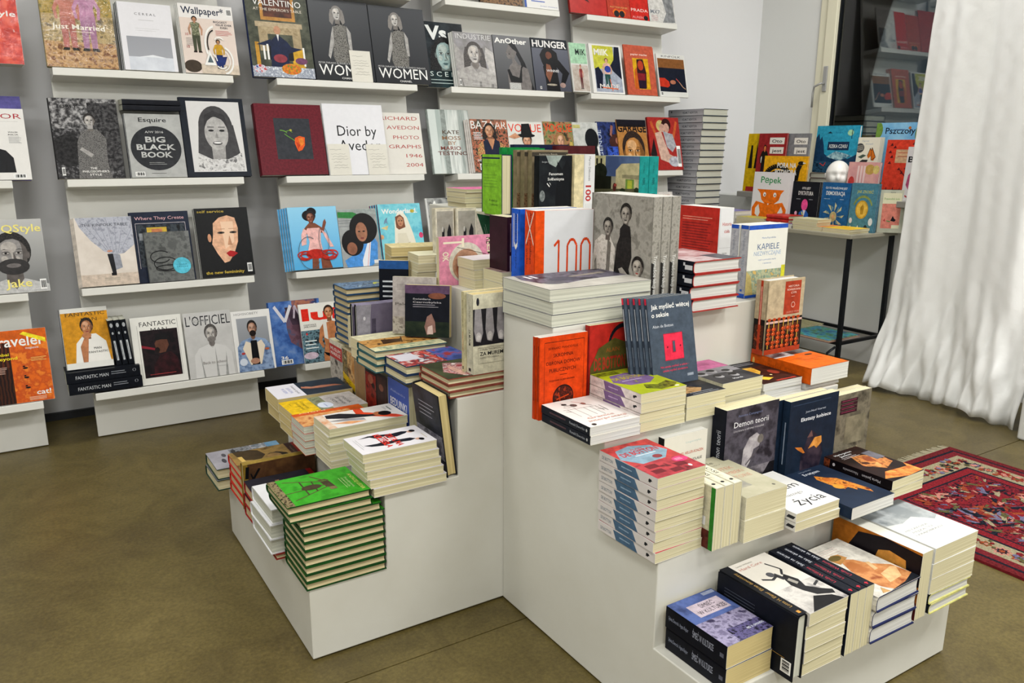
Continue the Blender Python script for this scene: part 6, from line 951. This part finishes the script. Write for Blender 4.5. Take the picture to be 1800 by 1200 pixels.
def wrap_mat():
    m = bpy.data.materials.new('clear_film'); m.use_nodes = True; nt = m.node_tree; nt.nodes.remove(nt.nodes['Principled BSDF'])
    tr = nt.nodes.new('ShaderNodeBsdfTransparent'); gl = nt.nodes.new('ShaderNodeBsdfGlossy'); gl.inputs['Roughness'].default_value = .09; mx = nt.nodes.new('ShaderNodeMixShader'); mx.inputs[0].default_value = .045
    tc = nt.nodes.new('ShaderNodeTexCoord'); n = nt.nodes.new('ShaderNodeTexNoise'); n.inputs['Scale'].default_value = 11; n.inputs['Detail'].default_value = 5; n.inputs['Distortion'].default_value = 1.6
    bp = nt.nodes.new('ShaderNodeBump'); bp.inputs['Strength'].default_value = 1; bp.inputs['Distance'].default_value = .035
    for a, b in ((tc.outputs['Object'], n.inputs['Vector']), (n.outputs[0], bp.inputs['Height']), (bp.outputs[0], gl.inputs['Normal']), (tr.outputs[0], mx.inputs[1]), (gl.outputs[0], mx.inputs[2]), (mx.outputs[0], nt.nodes['Material Output'].inputs[0])): nt.links.new(a, b)
    return m
M_FILM = wrap_mat()
for e, wd, ht, tk in ((WR, .235, .305, .012), (WJ, .265, .35, .02)):
    boxes('plastic_wrap', [(-.001, -.0008, tk+.0022, wd+.001, ht+.0008, tk+.0026)], M_FILM, e)

# ------------------------------------------------------------ tall grey stack in the corner
boxes('display_plinth', [(2.83, 5.22, 0, 3.14, 5.58, .74)], M_LACQ, bevel=.003, label='white plinth under the tall grey stack of books in the corner', category='plinth')
SP['gst'] = flatten([BG('G:#b9b9be,#96969c'), T('HELMUT NEWTON', .42, .3, .38, '#4c5058', .42, 0, 1), Ln(.08, .5, .12, 1, .1, '#44484e', .3)])
prepare_text([SP['gst']])
for i in range(18):
    rnd = random.Random(i); x = 2.86-.0022*(17-i)+rnd.uniform(-.002, .002); y = 5.245+rnd.uniform(-.003, .003)
    if i in (5, 6, 16, 17): y += .0
    book(f'grey-spined picture book, {ORD[17-i]} of the tall corner stack', flat_frame('x', x, y, .225, .31, .7405+.0425*i, rnd.uniform(-1, 1)), .225, .31, .042, cov='#8e9096', spi='#b2b2b8', kind=H, edge='#3d4650', pg='grey', sp='gst', smode=1, group='tall grey stack in the corner')

# ------------------------------------------------------------ left podium, bottom step
offs = [(0, 0)]*8+[(-.010, -.004), (-.034, -.008), (-.038, -.006)]
stack('green-edged hardcover', 'of the tall green stack', -.4285, 3.222, .212, .172, L1+.0005, .0209, 11, '-y', jit=.0015, yawj=.6, offs=offs, art='green', cov='#2c7a1c', spi='#1c4a1c', edge='#1c4c22', kind=H, pg='tan', group='tall stack of green-edged hardcovers')
book('red-edged thin hardcover under the white thick books', flat_frame('-y', -.447, 3.415, .21, .17, L1+.0005, 0), .17, .21, .016, cov='#8c2a24', kind=H, edge='#8c2a24', pg='tan')
stack('thick white book', 'beside the tall green stack', -.455, 3.415, .20, .185, L1+.0172, .042, 3, '-y', jit=.005, art=None, cov='#d8d8da', edge='#dadadc', kind=H, pg='grey')
stack('dark-covered red-edged hardcover', 'behind the white thick books', -.444, 3.605, .20, .135, L1+.0005, .034, 3, '-y', jit=.002, art='dark_u', cov='#2a2830', edge='#8e1e20', kind=H, pg='tan')
up('brown book lying on its long edge before the red-edged stack', 'P', -.44, 3.745, L1+.0005, .15, .218, .03, cov='#5a3c26', kind=H, edge='#7d6424', spi='#8c7434', art='goldb', pg='tan')
stack('red-edged hardcover', 'below the brown portrait cover', -.437, 3.785, .2195, .158, L1+.0005, .0295, 4, '-y', jit=.002, art='brown_kap', cov='#b02422', spi='#7a1c1c', edge='#b8261f', kind=H, pg='tan')
stack('grey picture hardcover', 'at the far end of the bottom step', -.475, 3.95, .235, .165, L1+.0005, .035, 2, '-y', jit=.003, art='greys', cov='#77757c', edge='#2f4a3c', kind=H, pg='cream')
# second step
stack('white paperback with two black silhouettes and red title', 'of its stack', -.248, 3.215, .205, .132, L2+.0005, .0234, 5, '-y', jit=.0015, drift=(-.0055, .001), art='tata', cov='#cfccd0', edge='#d8d4d8', pg='cream', group='stack of white silhouette paperbacks')
up('dark-covered cream-paged book leaning beside the silhouette stack', 'L', -.031, 3.23, L2+.004, .155, .232, .03, lean=[('Y', -6.5, (0, 3.2, L2))], cov='#22252e', kind=H, edge='#1a1d26', art='leanb', pg='yellow')
stack('white paperback with orange red band and cap', 'of its stack', -.276, 3.447, .232, .125, L2+.0005, .0228, 5, '-y', jit=.002, art='whiter', cov='#cbc8c0', pg='cream', group='stack of orange-banded white paperbacks')
stack('orange-covered paperback', 'squeezed behind the orange-banded stack', -.303, 3.578, .21, .12, L2+.0005, .0215, 4, '-y', jit=.002, art='orangeb', cov='#b8b4b4', edge='#c9541c', pg='grey')
stack('yellow and grey paperback with a round label', 'of its stack', -.292, 3.704, .235, .15, L2+.0005, .0265, 3, '-y', jit=.002, art='yelq', cov='#b8a86a', pg='yellow')
stack('dark blue paperback with flying hands and white panel', 'of its stack', -.285, 3.865, .245, .15, L2+.0005, .043, 2, '-y', jit=.004, art='hands', cov='#c4c2c2', pg='yellow')
up('blue upright paperback with white capitals against the step', 'L', -.034, 3.455, L2+.0005, .145, .192, .032, cov='#22409a', art='bedu', pg='cream')
up('black upright paperback with two figure pictures against the step', 'L', -.034, 3.603, L2+.0005, .175, .185, .032, cov='#20191b', art='reddual', pg='cream')
up('plain brown upright paperback against the step', 'L', -.034, 3.781, L2+.0005, .085, .18, .032, cov='#8a6c4a', art='brownp', pg='tan')
up('brown picture paperback with a yellow slanted band', 'L', -.034, 3.869, L2+.0005, .108, .197, .032, cov='#5a4c34', art='yellband', pg='tan')
up('grey paperback with a red label, farthest along the step', 'L', -.034, 3.98, L2+.0005, .12, .205, .032, cov='#8f8880', art='muslib', pg='cream')
# third step
stack('red-edged hardcover with a red flower picture', 'at the podium corner', -.022, 3.236, .2, .168, L3+.0005, .0176, 3, '-y', jit=.003, art='redgrn', cov='#38402a', edge='#8a4438', kind=H, pg='cream')
zt = L3+.0544
SP['mur'] = flatten([BG('#bdb9a4'), T('COLIN THUBRON', .1, .35, .3, '#77746a', .24), T('ZA MUREM', .44, .35, .34, '#2a2c34', .2, 0, 1), R(.93, .3, .97, .7, '#33333c')])
SP['mur2'] = flatten([BG('#bdb48c'), T('WOJCIECH JAGIELSKI', .1, .35, .34, '#26262c', .34, 0, 1), T('HARTLAND', .5, .35, .34, '#a8503c', .24, 0, 1), R(.93, .3, .97, .7, '#33333c')])
prepare_text([SP['mur'], SP['mur2']])
up('cream upright book with toe photograph and bold black title', 'S', .052, 3.235, zt, .145, .215, .034, cov='#cfcbb6', art='murem', sp='mur', pg='yellow')
up('narrow cream book with black and red spine letters', 'S', .047, 3.273, zt, .14, .218, .014, cov='#c8c09c', sp='mur2', pg='yellow')
stack('navy-edged hardcover with red, white and blue cover', 'behind the corner stack', -.062, 3.409, .215, .145, L3+.0005, .0255, 2, '-y', jit=.002, art='wrb', cov='#3a4264', edge='#243c5c', kind=H, pg='cream')
stack('teal-edged hardcover with an ochre drawing', 'of its stack', -.088, 3.557, .232, .145, L3+.0005, .0215, 3, '-y', jit=.002, art='orient', cov='#3c5c5c', edge='#2c5c62', kind=H, pg='cream')
stack('cream paperback', 'behind the teal-edged stack', -.075, 3.705, .2, .085, L3+.0005, .031, 2, '-y', jit=.002, cov='#cfcaa8', pg='cream')
for i in range(2): up(['front', 'rear'][i]+' purple grey book lying on its fore-edge with blue armchair', 'P', -.046-.006*i, 3.80+.021*i, L3+.0005, .155, .206, .0195, cov='#5f586c', spi='#7a7488', edge='#17181e', kind=H, art='purple' if i == 0 else None, pg='white')
stack('thin cream paperback', 'between the blue stack and purple books', -.038, 3.862, .07, .04, L3+.0005, .026, 4, '-y', jit=.001, cov='#d0c894', pg='cream')
stack('blue-edged hardcover with a blue painted cover', 'of its tall stack', -.03, 3.918, .2, .125, L3+.0005, .0206, 9, '-y', jit=.003, art='blueh', cov='#35506e', edge='#2c4a6a', kind=H, pg='tan', group='tall stack of blue-edged hardcovers')
m0 = Matrix.Translation(Vector((.058, 3.62, L3+.0005))) @ Matrix.Rotation(rad(-62), 4, 'Z')
def slant(label, x, y, ang, z, Wd, Ht, Tk, back=6, **kw):
    """upright book, front facing -y turned by ang about z, near-left foot at (x, y); leans back"""
    m = Matrix.Translation(Vector((x, y, z))) @ Matrix.Rotation(rad(ang), 4, 'Z') @ Matrix.Rotation(rad(-back), 4, 'X') @ frame((0, Tk, Tk*sin(rad(back))), X_, Z_, -Y_)
    return book(label, m, Wd, Ht, Tk, **kw)
slant('pale grey upright paperback with a two-line title', .046, 3.737, -40, L3+.0675, .14, .178, .02, cov='#b0a9a4', art='palest', pg='cream')
slant('black upright book with violet edges and a peony', .058, 3.672, -40, L3+.067, .14, .160, .03, cov='#5f4762', spi='#6b5570', art='peony', pg='yellow')
slant('dark upright paperback with blue top and pale dress', .072, 3.90, -38, L3+.0005, .10, .275, .02, back=3, cov='#141824', art='darkhat', pg='yellow')
# fourth step, back of the left podium
stack('thick yellowish paperback', 'at the far left of the top step', .150, 3.905, .21, .12, L4+.0005, .031, 3, '-y', jit=.004, yaw=-14, cov='#cfc08c', pg='yellow')
stack('cream paperback with curled cover', 'next to the yellowish stack', .168, 3.77, .2, .11, L4+.0005, .027, 3, '-y', jit=.004, yaw=-8, cov='#d5d2b4', pg='cream')
stack('white paperback', 'before the black and white art books', .222, 3.68, .17, .095, L4+.0005, .026, 3, '-y', jit=.003, cov='#c9c8c2', pg='white')
up('pink book lying on its fore-edge with outlined letters', 'P', .172, 3.655, L4+.0005, .152, .21, .018, cov='#c87c94', art='pinkb', pg='cream')
stack('white and pink paperback', 'before the pink book', .232, 3.545, .2, .1, L4+.0005, .03, 3, '-y', jit=.002, art='wht_pink', cov='#c9c3b4', pg='cream')
stack('rosy picture paperback', 'nearest the tall blue book', .262, 3.43, .15, .11, L4+.0005, .033, 2, '-y', jit=.002, art='rosy', cov='#c9c3a8', pg='cream')
slant('left black and white painting book behind the pink book', .238, 3.80, -4, L4+.0005, .066, .226, .03, back=2, cov='#c9c3b0', art='bwpaint', pg='yellow')
slant('pale book with a dark green triangle on its cover', .390, 3.80, 0, L4+.0005, .068, .21, .018, back=1, cov='#cfc7ba', art='greent', pg='yellow')
slant('right black and white painting book behind the pink book', .308, 3.785, -4, L4+.0005, .072, .226, .03, back=2, cov='#c9c3b0', art='bwpaint', pg='yellow')

# ------------------------------------------------------------ tall block
Z5 = L5+.0005
stack('cream picture book', 'under the pink one at the back', .47, 4.02, .2, .14, Z5, .018, 3, '-y', jit=.004, cov='#b8b490', pg='cream')
book('thin pink paperback on the cream books at the back', flat_frame('-y', .468, 4.015, .21, .15, Z5+.056, 2), .15, .21, .012, cov='#d86c9c', pg='cream', art='pinktop')
up('lime green book seen edge-on with cream pages', 'L', .425, 3.70, Z5, .12, .193, .04, lean=[('Z', 2, (.425, 3.70, 0))], cov='#7db82e', edge='#1f2c50', kind=H, art='lime', pg='cream')
slant('dark green book with a drawn stern face', .566, 3.876, -6, Z5, .14, .212, .02, back=1, cov='#13863c', art='greenf', pg='cream', name='hardcover_book', kind=H, edge='#0f6a30')
slant('green cloth book behind the green face book', .57, 3.93, 0, Z5, .16, .215, .02, back=1, cov='#17803c', pg='cream')
slant('dark navy tall book behind the green ones', .65, 3.975, 0, Z5, .24, .225, .03, back=1, cov='#1c2648', pg='cream')
for i in range(3): slant(['front', 'middle', 'rear'][i]+' of three sepia books with a crowd scene', .588-.012*i, 3.77+.028*i, 0, Z5, .15, .207, .026, back=0, cov='#7a6c54', spi='#80725a', art='oldp', pg='cream')
slant('black book with a moonlit landscape and white title', .577, 3.71, 0, Z5, .135, .19, .03, back=0, cov='#171b22', art='fenom', pg='cream')
slant('thick cream-paged book standing backwards', .7155, 3.70, 0, Z5, .04, .193, .05, back=0, cov='#cfc29a', pg='cream')
slant('dark red book top showing above the others', .78, 3.89, 0, Z5, .17, .222, .04, back=0, cov='#561c22', pg='cream', kind=H, edge='#561c22')
up('white thick book with red numerals down its spine', 'B', .757, 3.70, Z5, .13, .194, .047, cov='#cfcfcf', sp='w100', smode=1, pg='white')
for i in range(2): up(['nearer', 'farther'][i]+' teal-spined book with a palace garden back cover', 'B', .918+.044*i-.0, 3.60, Z5, .25, .188, .043, cov='#168a86', back='palace' if i == 0 else None, sp='teal', smode=1, pg='cream', group=None)

# upright books on the top step of the right podium
ZB = L4+.0005
up('orange and white thick book with tall orange numerals', 'S', .262, 3.262, ZB, .188, .256, .058, lean=[('Z', -4, (.262, 3.255, 0))], cov='#dc4a10', spi='#d8440e', art='o100', sp='o100', smode=1, pg='white')
up('blue thick volume beside the orange one', 'S', .254, 3.333, ZB, .185, .256, .05, lean=[('Z', -4, (.262, 3.255, 0))], cov='#1b57c4', sp='b100', smode=1, pg='white')
for i in range(2): up(['left', 'right'][i]+' plum-spined book beside the blue volume', 'B', .285+.021*i, 3.44, ZB, .1, .225, .02, cov='#3a1a28', sp='plum', smode=1, pg='cream')
for i in range(3): up(['leftmost', 'middle', 'rightmost'][i]+' of the three tall grey photograph books', 'B', .4525+.0322*i, 3.008, ZB, .253, .301, .0316, cov='#8a877f', back='bandb' if i == 0 else None, sp='bandb', smode=1, pg='white')
stack('large art paperback with greyish painted cover', 'on the top step', .135, 3.0, .315, .222, ZB, .0302, 3, '-y', jit=.003, art='art', cov='#b8b6a8', pg='grey', edge='#6a6c78', group=None)
stack('red-edged black-spined hardcover', 'behind the grey light switch books', .5535, 2.955, .178, .225, ZB, .0335, 4, 'x', jit=.003, art='redst', cov='#9c2a24', spi='#171c2a', edge='#a02c26', kind=H, sp='redst', smode=1, pg='white', group='red-edged hardcovers on the top step')
up('red-backed thick book with a white two-word spine', 'B', .897, 3.2, ZB, .175, .245, .062, cov='#b0281f', spi='#d4d4d4', back='histb', sp='hist', smode=3, pg='white')
for i in range(2): up(['front', 'rear'][i]+' of two white books with blue bands and bathing title', 'S', .834-.006*i, 3.026+.0315*i, ZB, .165, .21, .03, cov='#d9d8ce', spi='#a9abb0', art='kap' if i == 0 else None, sp='kap', smode=1, pg='white')

# ------------------------------------------------------------ right podium, third step
Z3 = L3+.0005
SP['skr'] = SP['skrom']
for i in range(2): up(['front', 'rear'][i]+' of two orange books with a round engraving', 'S', .0825-.003*i, 2.9705+.0125*i, Z3, .142, .205, .0115, cov='#cc3d0c', spi='#b93608', art='skrom' if i == 0 else None, sp='skrom', pg='white')
stack('white paperback with black spine and spidery drawing', 'at the podium edge', .086, 2.775, .145, .19, Z3, .0205, 2, 'x', jit=.0015, art='slup', cov='#d9d5cf', spi='#1d2230', sp='slup', pg='white', yawj=.4)
stack('olive and violet paperback', 'of the stack before the red one', .234, 2.778, .142, .19, Z3, .0232, 4, 'x', jit=.001, art='botg', cov='#8f9a16', spi='#cdc4c0', sp='bot', pg='cream', group='olive and violet paperbacks', yawj=.4)
slant('red upright paperback with a dark mirror and olive oval', .236, 2.975, 0, Z3, .144, .215, .018, back=1, cov='#a8241c', art='botr', pg='cream')
stack('dark paperback with hands and teal specks', 'under the light switch books', .384, 2.782, .132, .2, Z3, .0305, 2, 'x', jit=.001, art='figurs', cov='#b8b49a', pg='cream', yawj=.4)
stack('grey paperback with faces and a pink band', 'beside the dark paperbacks', .52, 2.80, .15, .19, Z3, .034, 2, 'x', jit=.002, art='pinkf', cov='#b8b49a', pg='cream')
for i in range(5): slant(['front', 'second', 'third', 'fourth', 'rear'][i]+' of the five grey books with a red light switch', .362-.011*i, 2.874+.0085*i, -1, L3+.062, .148, .222, .0078, back=12, cov='#475260', spi='#3c4654', art='jak' if i == 0 else None, sp='jak', pg='white', group='five grey light switch books')
stack('dark gold-lit paperback', 'before the orange box', .685, 2.805, .15, .185, Z3, .02, 2, 'x', jit=.002, art='goldd', cov='#d0d0cc', pg='white')
book('white thick paperback under the orange one', flat_frame('x', .846, 2.80, .145, .19, Z3, 0), .145, .19, .018, cov='#cfcfca', pg='white')
book('thick orange book with a pasted picture panel', flat_frame('x', .842, 2.782, .16, .21, Z3+.019, 0), .16, .21, .046, cov='#e0640e', spi='#c9540a', art='orbox', sp='orbox', smode=1, pg='white')
up('thick beige book with an orange abacus, standing on the orange book', 'S', .838, 2.944, Z3+.0656, .154, .215, .043, cov='#b3a385', spi='#b3a385', kind=H, edge='#b3a385', art='abac', sp='abac', smode=1, pg='white')
# second step
Z2 = L2+.0005
stack('crimson and blue-spined paperback', 'of the tall stack at the edge', .128, 2.596, .14, .19, Z2, .0241, 8, 'x', jit=.002, drift=(-.0006, .0), art='botb', cov='#b03c3c', spi='#cdc7c3', sp='botb', pg='cream', group='tall stack of crimson and blue-spined paperbacks')
for i in range(3): up(['left', 'middle', 'right'][i]+' cream book standing with its lettered spine up', 'W', .272+.0275*i-.0, 2.57, Z2, .148, .205, .0265, cov='#cfcbb4', back='wlosib' if i == 0 else None, sp='wlosi', smode=1, pg='cream')
stack('very thick beige paperback', 'beside the spine-up books', .36, 2.56, .135, .215, Z2, .054, 2, 'x', jit=.002, art='ogien', cov='#cdc8b0', pg='cream')
stack('white paperback with big two-word serif title', 'of the pair', .503, 2.535, .158, .2, Z2, .0225, 2, 'x', jit=.002, art='rytm', cov='#d8d7d3', sp='rytm', smode=1, pg='cream')
book('navy paperback with an amber coral picture', flat_frame('x', .668, 2.505, .168, .235, Z2, 0), .168, .235, .03, cov='#22324a', art='erot', pg='white')
stack('thick dark paperback with glowing torch scene', 'at the right end', .852, 2.525, .142, .2, Z2, .0245, 2, 'x', jit=.0015, art='marta', cov='#1e1416', sp='marta', smode=2, pg='cream')
slant('white upright paperback with brown rocks and red author line', .288, 2.752, 0, Z2, .14, .2, .02, back=0, cov='#d3cfc4', spi='#17181c', art='heller', sp='heller', smode=2, pg='white')
slant('grey upright book with a bent sculpture and large white title', .48, 2.742, 0, Z2, .19, .238, .045, back=0, cov='#3c3840', spi='#181c2a', art='demon', sp='demon', smode=2, pg='cream')
for i in range(2): slant(['front', 'rear'][i]+' of two navy books with an orange-lit cloth', .69-.016*i, 2.722+.024*i, 0, Z2, .195, .23, .022, back=0, cov='#1b2a3e', spi='#1f3046', art='ekst' if i == 0 else None, sp='ekst', smode=2, pg='cream')
for i in range(2): slant(['front', 'rear'][i]+' of two olive brown upright books with a dark red panel', .89-.004*i, 2.728+.0215*i, 0, Z2, .15, .212, .021, back=0, cov='#5c574a', art='browne' if i == 0 else None, pg='cream')
# bottom step
Z1 = L1+.0005
stack('thick blue-violet paperback with leaf cover', 'on the lowest step', .163, 2.412, .135, .175, Z1, .0515, 2, 'x', jit=.001, art='smiec', cov='#28304c', spi='#151824', sp='smiec', smode=1, pg='yellow', yawj=.4)
up('black hardcover standing spine-up with gold lettering', 'W', .303, 2.36, Z1, .15, .215, .03, cov='#151923', kind=H, edge='#10131c', back='eisnb', sp='eisn', smode=2, pg='grey')
stack('white paperback with a jointed black dancer', 'on the lowest step', .338, 2.36, .128, .222, Z1, .0295, 5, 'x', jit=.002, art='fig5', cov='#cdc8be', pg='cream', group='white dancer paperbacks', drift=(-.001, -.0005))
for i in range(3): up(['left', 'middle', 'right'][i]+' black book standing spine-up with red and white lettering', 'W', .471+.0275*i, 2.358, Z1, .15, .22, .027, cov='#171c2a', sp='seks', smode=2, pg='cream')
stack('hardcover with a tawny painted torso', 'of the stack of three', .556, 2.352, .165, .218, Z1, .0395, 3, 'x', jit=.002, art='torso', cov='#ccc8bd', edge='#232c5a', kind=H, pg='white')
ART['portr2'] = [('p', [(y, 1-x) for x, y in q[1]], q[2]) if q[0] == 'p' else ('t', q[1], q[3], 1-q[2], q[4], q[5], q[6], -90, q[8]) for q in ART['portr']]
up('thick cream paperback standing spine-up, amber painted face on its side', 'W', .727, 2.356, Z1, .172, .235, .042, cov='#d2d0c4', back='portr2', pg='cream', spi='#d4d2c6')
stack('cream-paged hardcover', 'low at the right end', .776, 2.354, .17, .205, Z1, .0265, 2, 'x', jit=.003, cov='#c9c69c', edge='#c6c278', spi='#1c2028', kind=H, pg='white')
stack('white paperback with a grey cloud landscape', 'at the right end', .776, 2.354, .178, .21, Z1+.0545, .0385, 3, 'x', jit=.002, art='land', cov='#d2d2cc', pg='cream')

# ------------------------------------------------------------ children's books on the sill and the side table
ZS, ZT = .9855, .8105
def ch(label, x, y0, y1, z, ht, art, Tk=.012, n=1, cov='#cfccc4', kind='soft', back=4, **kw):
    """front faces -x, spans y0..y1"""
    for i in range(n):
        lab = label if i == 0 else label+f', {["", "second", "third", "fourth"][i]} copy behind'
        m = Matrix.Translation(Vector((x+i*(Tk+.001), y1, z))) @ Matrix.Rotation(rad(back), 4, 'Y') @ frame((Tk, 0, .0006), -Y_, Z_, -X_)
        book(lab, m, y1-y0, ht, Tk, cov=cov, kind=kind, art=art if i == 0 else None, pg='white', group='copies' if 0 else None, **kw)
ch('yellow tall picture book with skyscrapers, leftmost on the sill', 3.29, 5.03, 5.268, ZS, .372, 'oto1', cov='#c8a40e', kind=H)
ch('dark red tall picture book with a capped guide', 3.275, 4.94, 5.165, ZS, .372, 'oto2', cov='#8f2426', kind=H)
ch('grey tall picture book half hidden by the red one', 3.305, 4.79, 4.985, ZS, .37, 'oto3', cov='#77777a', kind=H)
ch('mustard tall picture book half hidden by the grey one', 3.335, 4.845, 4.93, ZS, .37, 'oto4', cov='#a88c1c', kind=H)
ch('yellow landscape picture book with a long-necked dark monster', 3.252, 4.74, 5.075, ZS+.02, .212, 'pora', cov='#e0a418', kind=H, back=3)
for i in range(4): book(f'grey and red thin flat picture book, {["lowest", "second lowest", "third lowest", "topmost"][i]} under the blue river book', flat_frame('-y', 3.42, 4.57, .2, .27, ZS+.0005+.033*i, 0), .27, .2, .0325, cov='#8c7c74', spi='#a04a3c', kind=H, edge='#6e5f5a', pg='grey')
ch('tall blue picture book with a night river landscape', 3.425, 4.53, 4.832, ZS+.134, .282, 'rzeka', Tk=.02, cov='#2b90ae', kind=H)
ch('pale blue picture book with bees and leaves', 3.47, 4.16, 4.46, ZS, .428, 'pszcz', Tk=.02, cov='#6ca4cc', kind=H)
ch('cream picture book with an orange butterfly', 3.37, 4.355, 4.50, ZS, .345, 'ogrod', Tk=.012, n=3, cov='#d6d1bf', kind=H)
ch('pink patterned picture book beside the white head', 3.28, 4.275, 4.475, ZS, .205, 'pinkk', Tk=.02, cov='#c48c8c', kind=H)
ch('red picture book with scattered dark insects', 3.30, 4.06, 4.265, ZS, .33, 'redk', Tk=.018, cov='#cc3c28', kind=H)
ch('pale picture book with pink fish by the curtain', 3.27, 3.95, 4.115, ZS, .292, 'bank', Tk=.015, cov='#cfcbcc', kind=H)
ch('white picture book with an orange cup-bodied creature', 3.10, 4.735, 5.02, ZT, .31, 'pepek', Tk=.014, n=2, cov='#d2ccd0', kind=H, back=3)
ch('black book with a pink-headed suited figure', 3.125, 4.545, 4.735, ZT, .262, 'dykt', Tk=.012, n=2, cov='#1c2029', kind=H, back=3)
ch('blue book with a sunburst emblem and white title', 3.125, 4.335, 4.525, ZT, .265, 'demo', Tk=.012, cov='#1c5488', kind=H, back=3)
ch('teal book with a big gold medal', 3.125, 4.165, 4.33, ZT, .268, 'nobel', Tk=.012, n=2, cov='#46788c', kind=H, back=3)
def cs(label, x, y, dx, dy, z, Tk, n, art, where='on the table edge', **kw): stack(label, where, x, y, dx, dy, z, Tk, n, '-y', jit=.003, art=art, **kw)
m = Matrix.Translation(Vector((3.125, 4.235, ZT))) @ Matrix.Rotation(rad(-48), 4, 'Z')
for i in range(3): slant(['front', 'second', 'rear'][i]+' of the grey green books with a salmon square', 3.19+.012*i, 4.185+.011*i, -46, ZT, .13, .235, .014, back=0, cov='#a8aa98', kind=H, edge='#23242a', art='salm' if i == 0 else None, pg='white')
cs('yellow picture book', 2.945, 4.185, .2, .17, ZT, .0125, 2, 'kg5', cov='#dca810', pg='cream')
cs('orange picture book', 2.95, 4.365, .17, .2, ZT, .0125, 2, 'kg4', cov='#d8905c', pg='cream')
cs('violet picture book', 2.955, 4.575, .15, .2, ZT, .0125, 2, 'kg3', cov='#8c80bc', pg='white')
cs('olive yellow picture book', 2.96, 4.785, .13, .22, ZT, .0125, 3, 'kg2', cov='#a0a054', pg='cream')
cs('lilac picture book', 2.97, 5.02, .16, .22, ZT, .022, 3, 'kg1', cov='#7c76ac', pg='white', where='at the far end of the table')
for i in range(2): book(['lower', 'upper'][i]+' red-spined book lying before the black book', frame((2.955, 4.60, ZT+.0262+.0215*i), X_, Y_, Z_), .13, .165, .021, cov='#b02c26', spi='#b02c26', kind=H, edge='#a82a24', pg='cream')
stack('pale cream paperback', 'beside the red-spined pair', 2.955, 4.40, .12, .17, ZT+.0262, .018, 2, '-y', jit=.003, cov='#d0cca4', pg='cream')
book('large thin blue and green painted book on the lower rails', flat_frame('-y', 2.885, 4.2, .28, .29, .2085, 0), .29, .28, .012, cov='#a87a74', kind=H, edge='#a87a74', art='bluepic', pg='cream')
book('olive thin picture book on the lower rails, farther back', flat_frame('-y', 2.97, 4.51, .28, .34, .2085, 0), .34, .28, .012, cov='#a09a70', kind=H, edge='#c0bca0', pg='cream')
print('OBJECTS', len(bpy.data.objects), 'TRIS', sum(len(o.data.polygons) for o in bpy.data.objects if o.type == 'MESH'))

for _o in bpy.data.objects:
    if 'label' in _o and not 4 <= len(_o['label'].split()) <= 16: print('LABEL', _o.name, len(_o['label'].split()), _o['label'])
_seen = {}
for _o in bpy.data.objects:
    if 'label' in _o and not _o.parent: _seen.setdefault(_o['label'], []).append(_o.name)
for _k, _v in _seen.items():
    if len(_v) > 1: print('DUP', _k, _v)
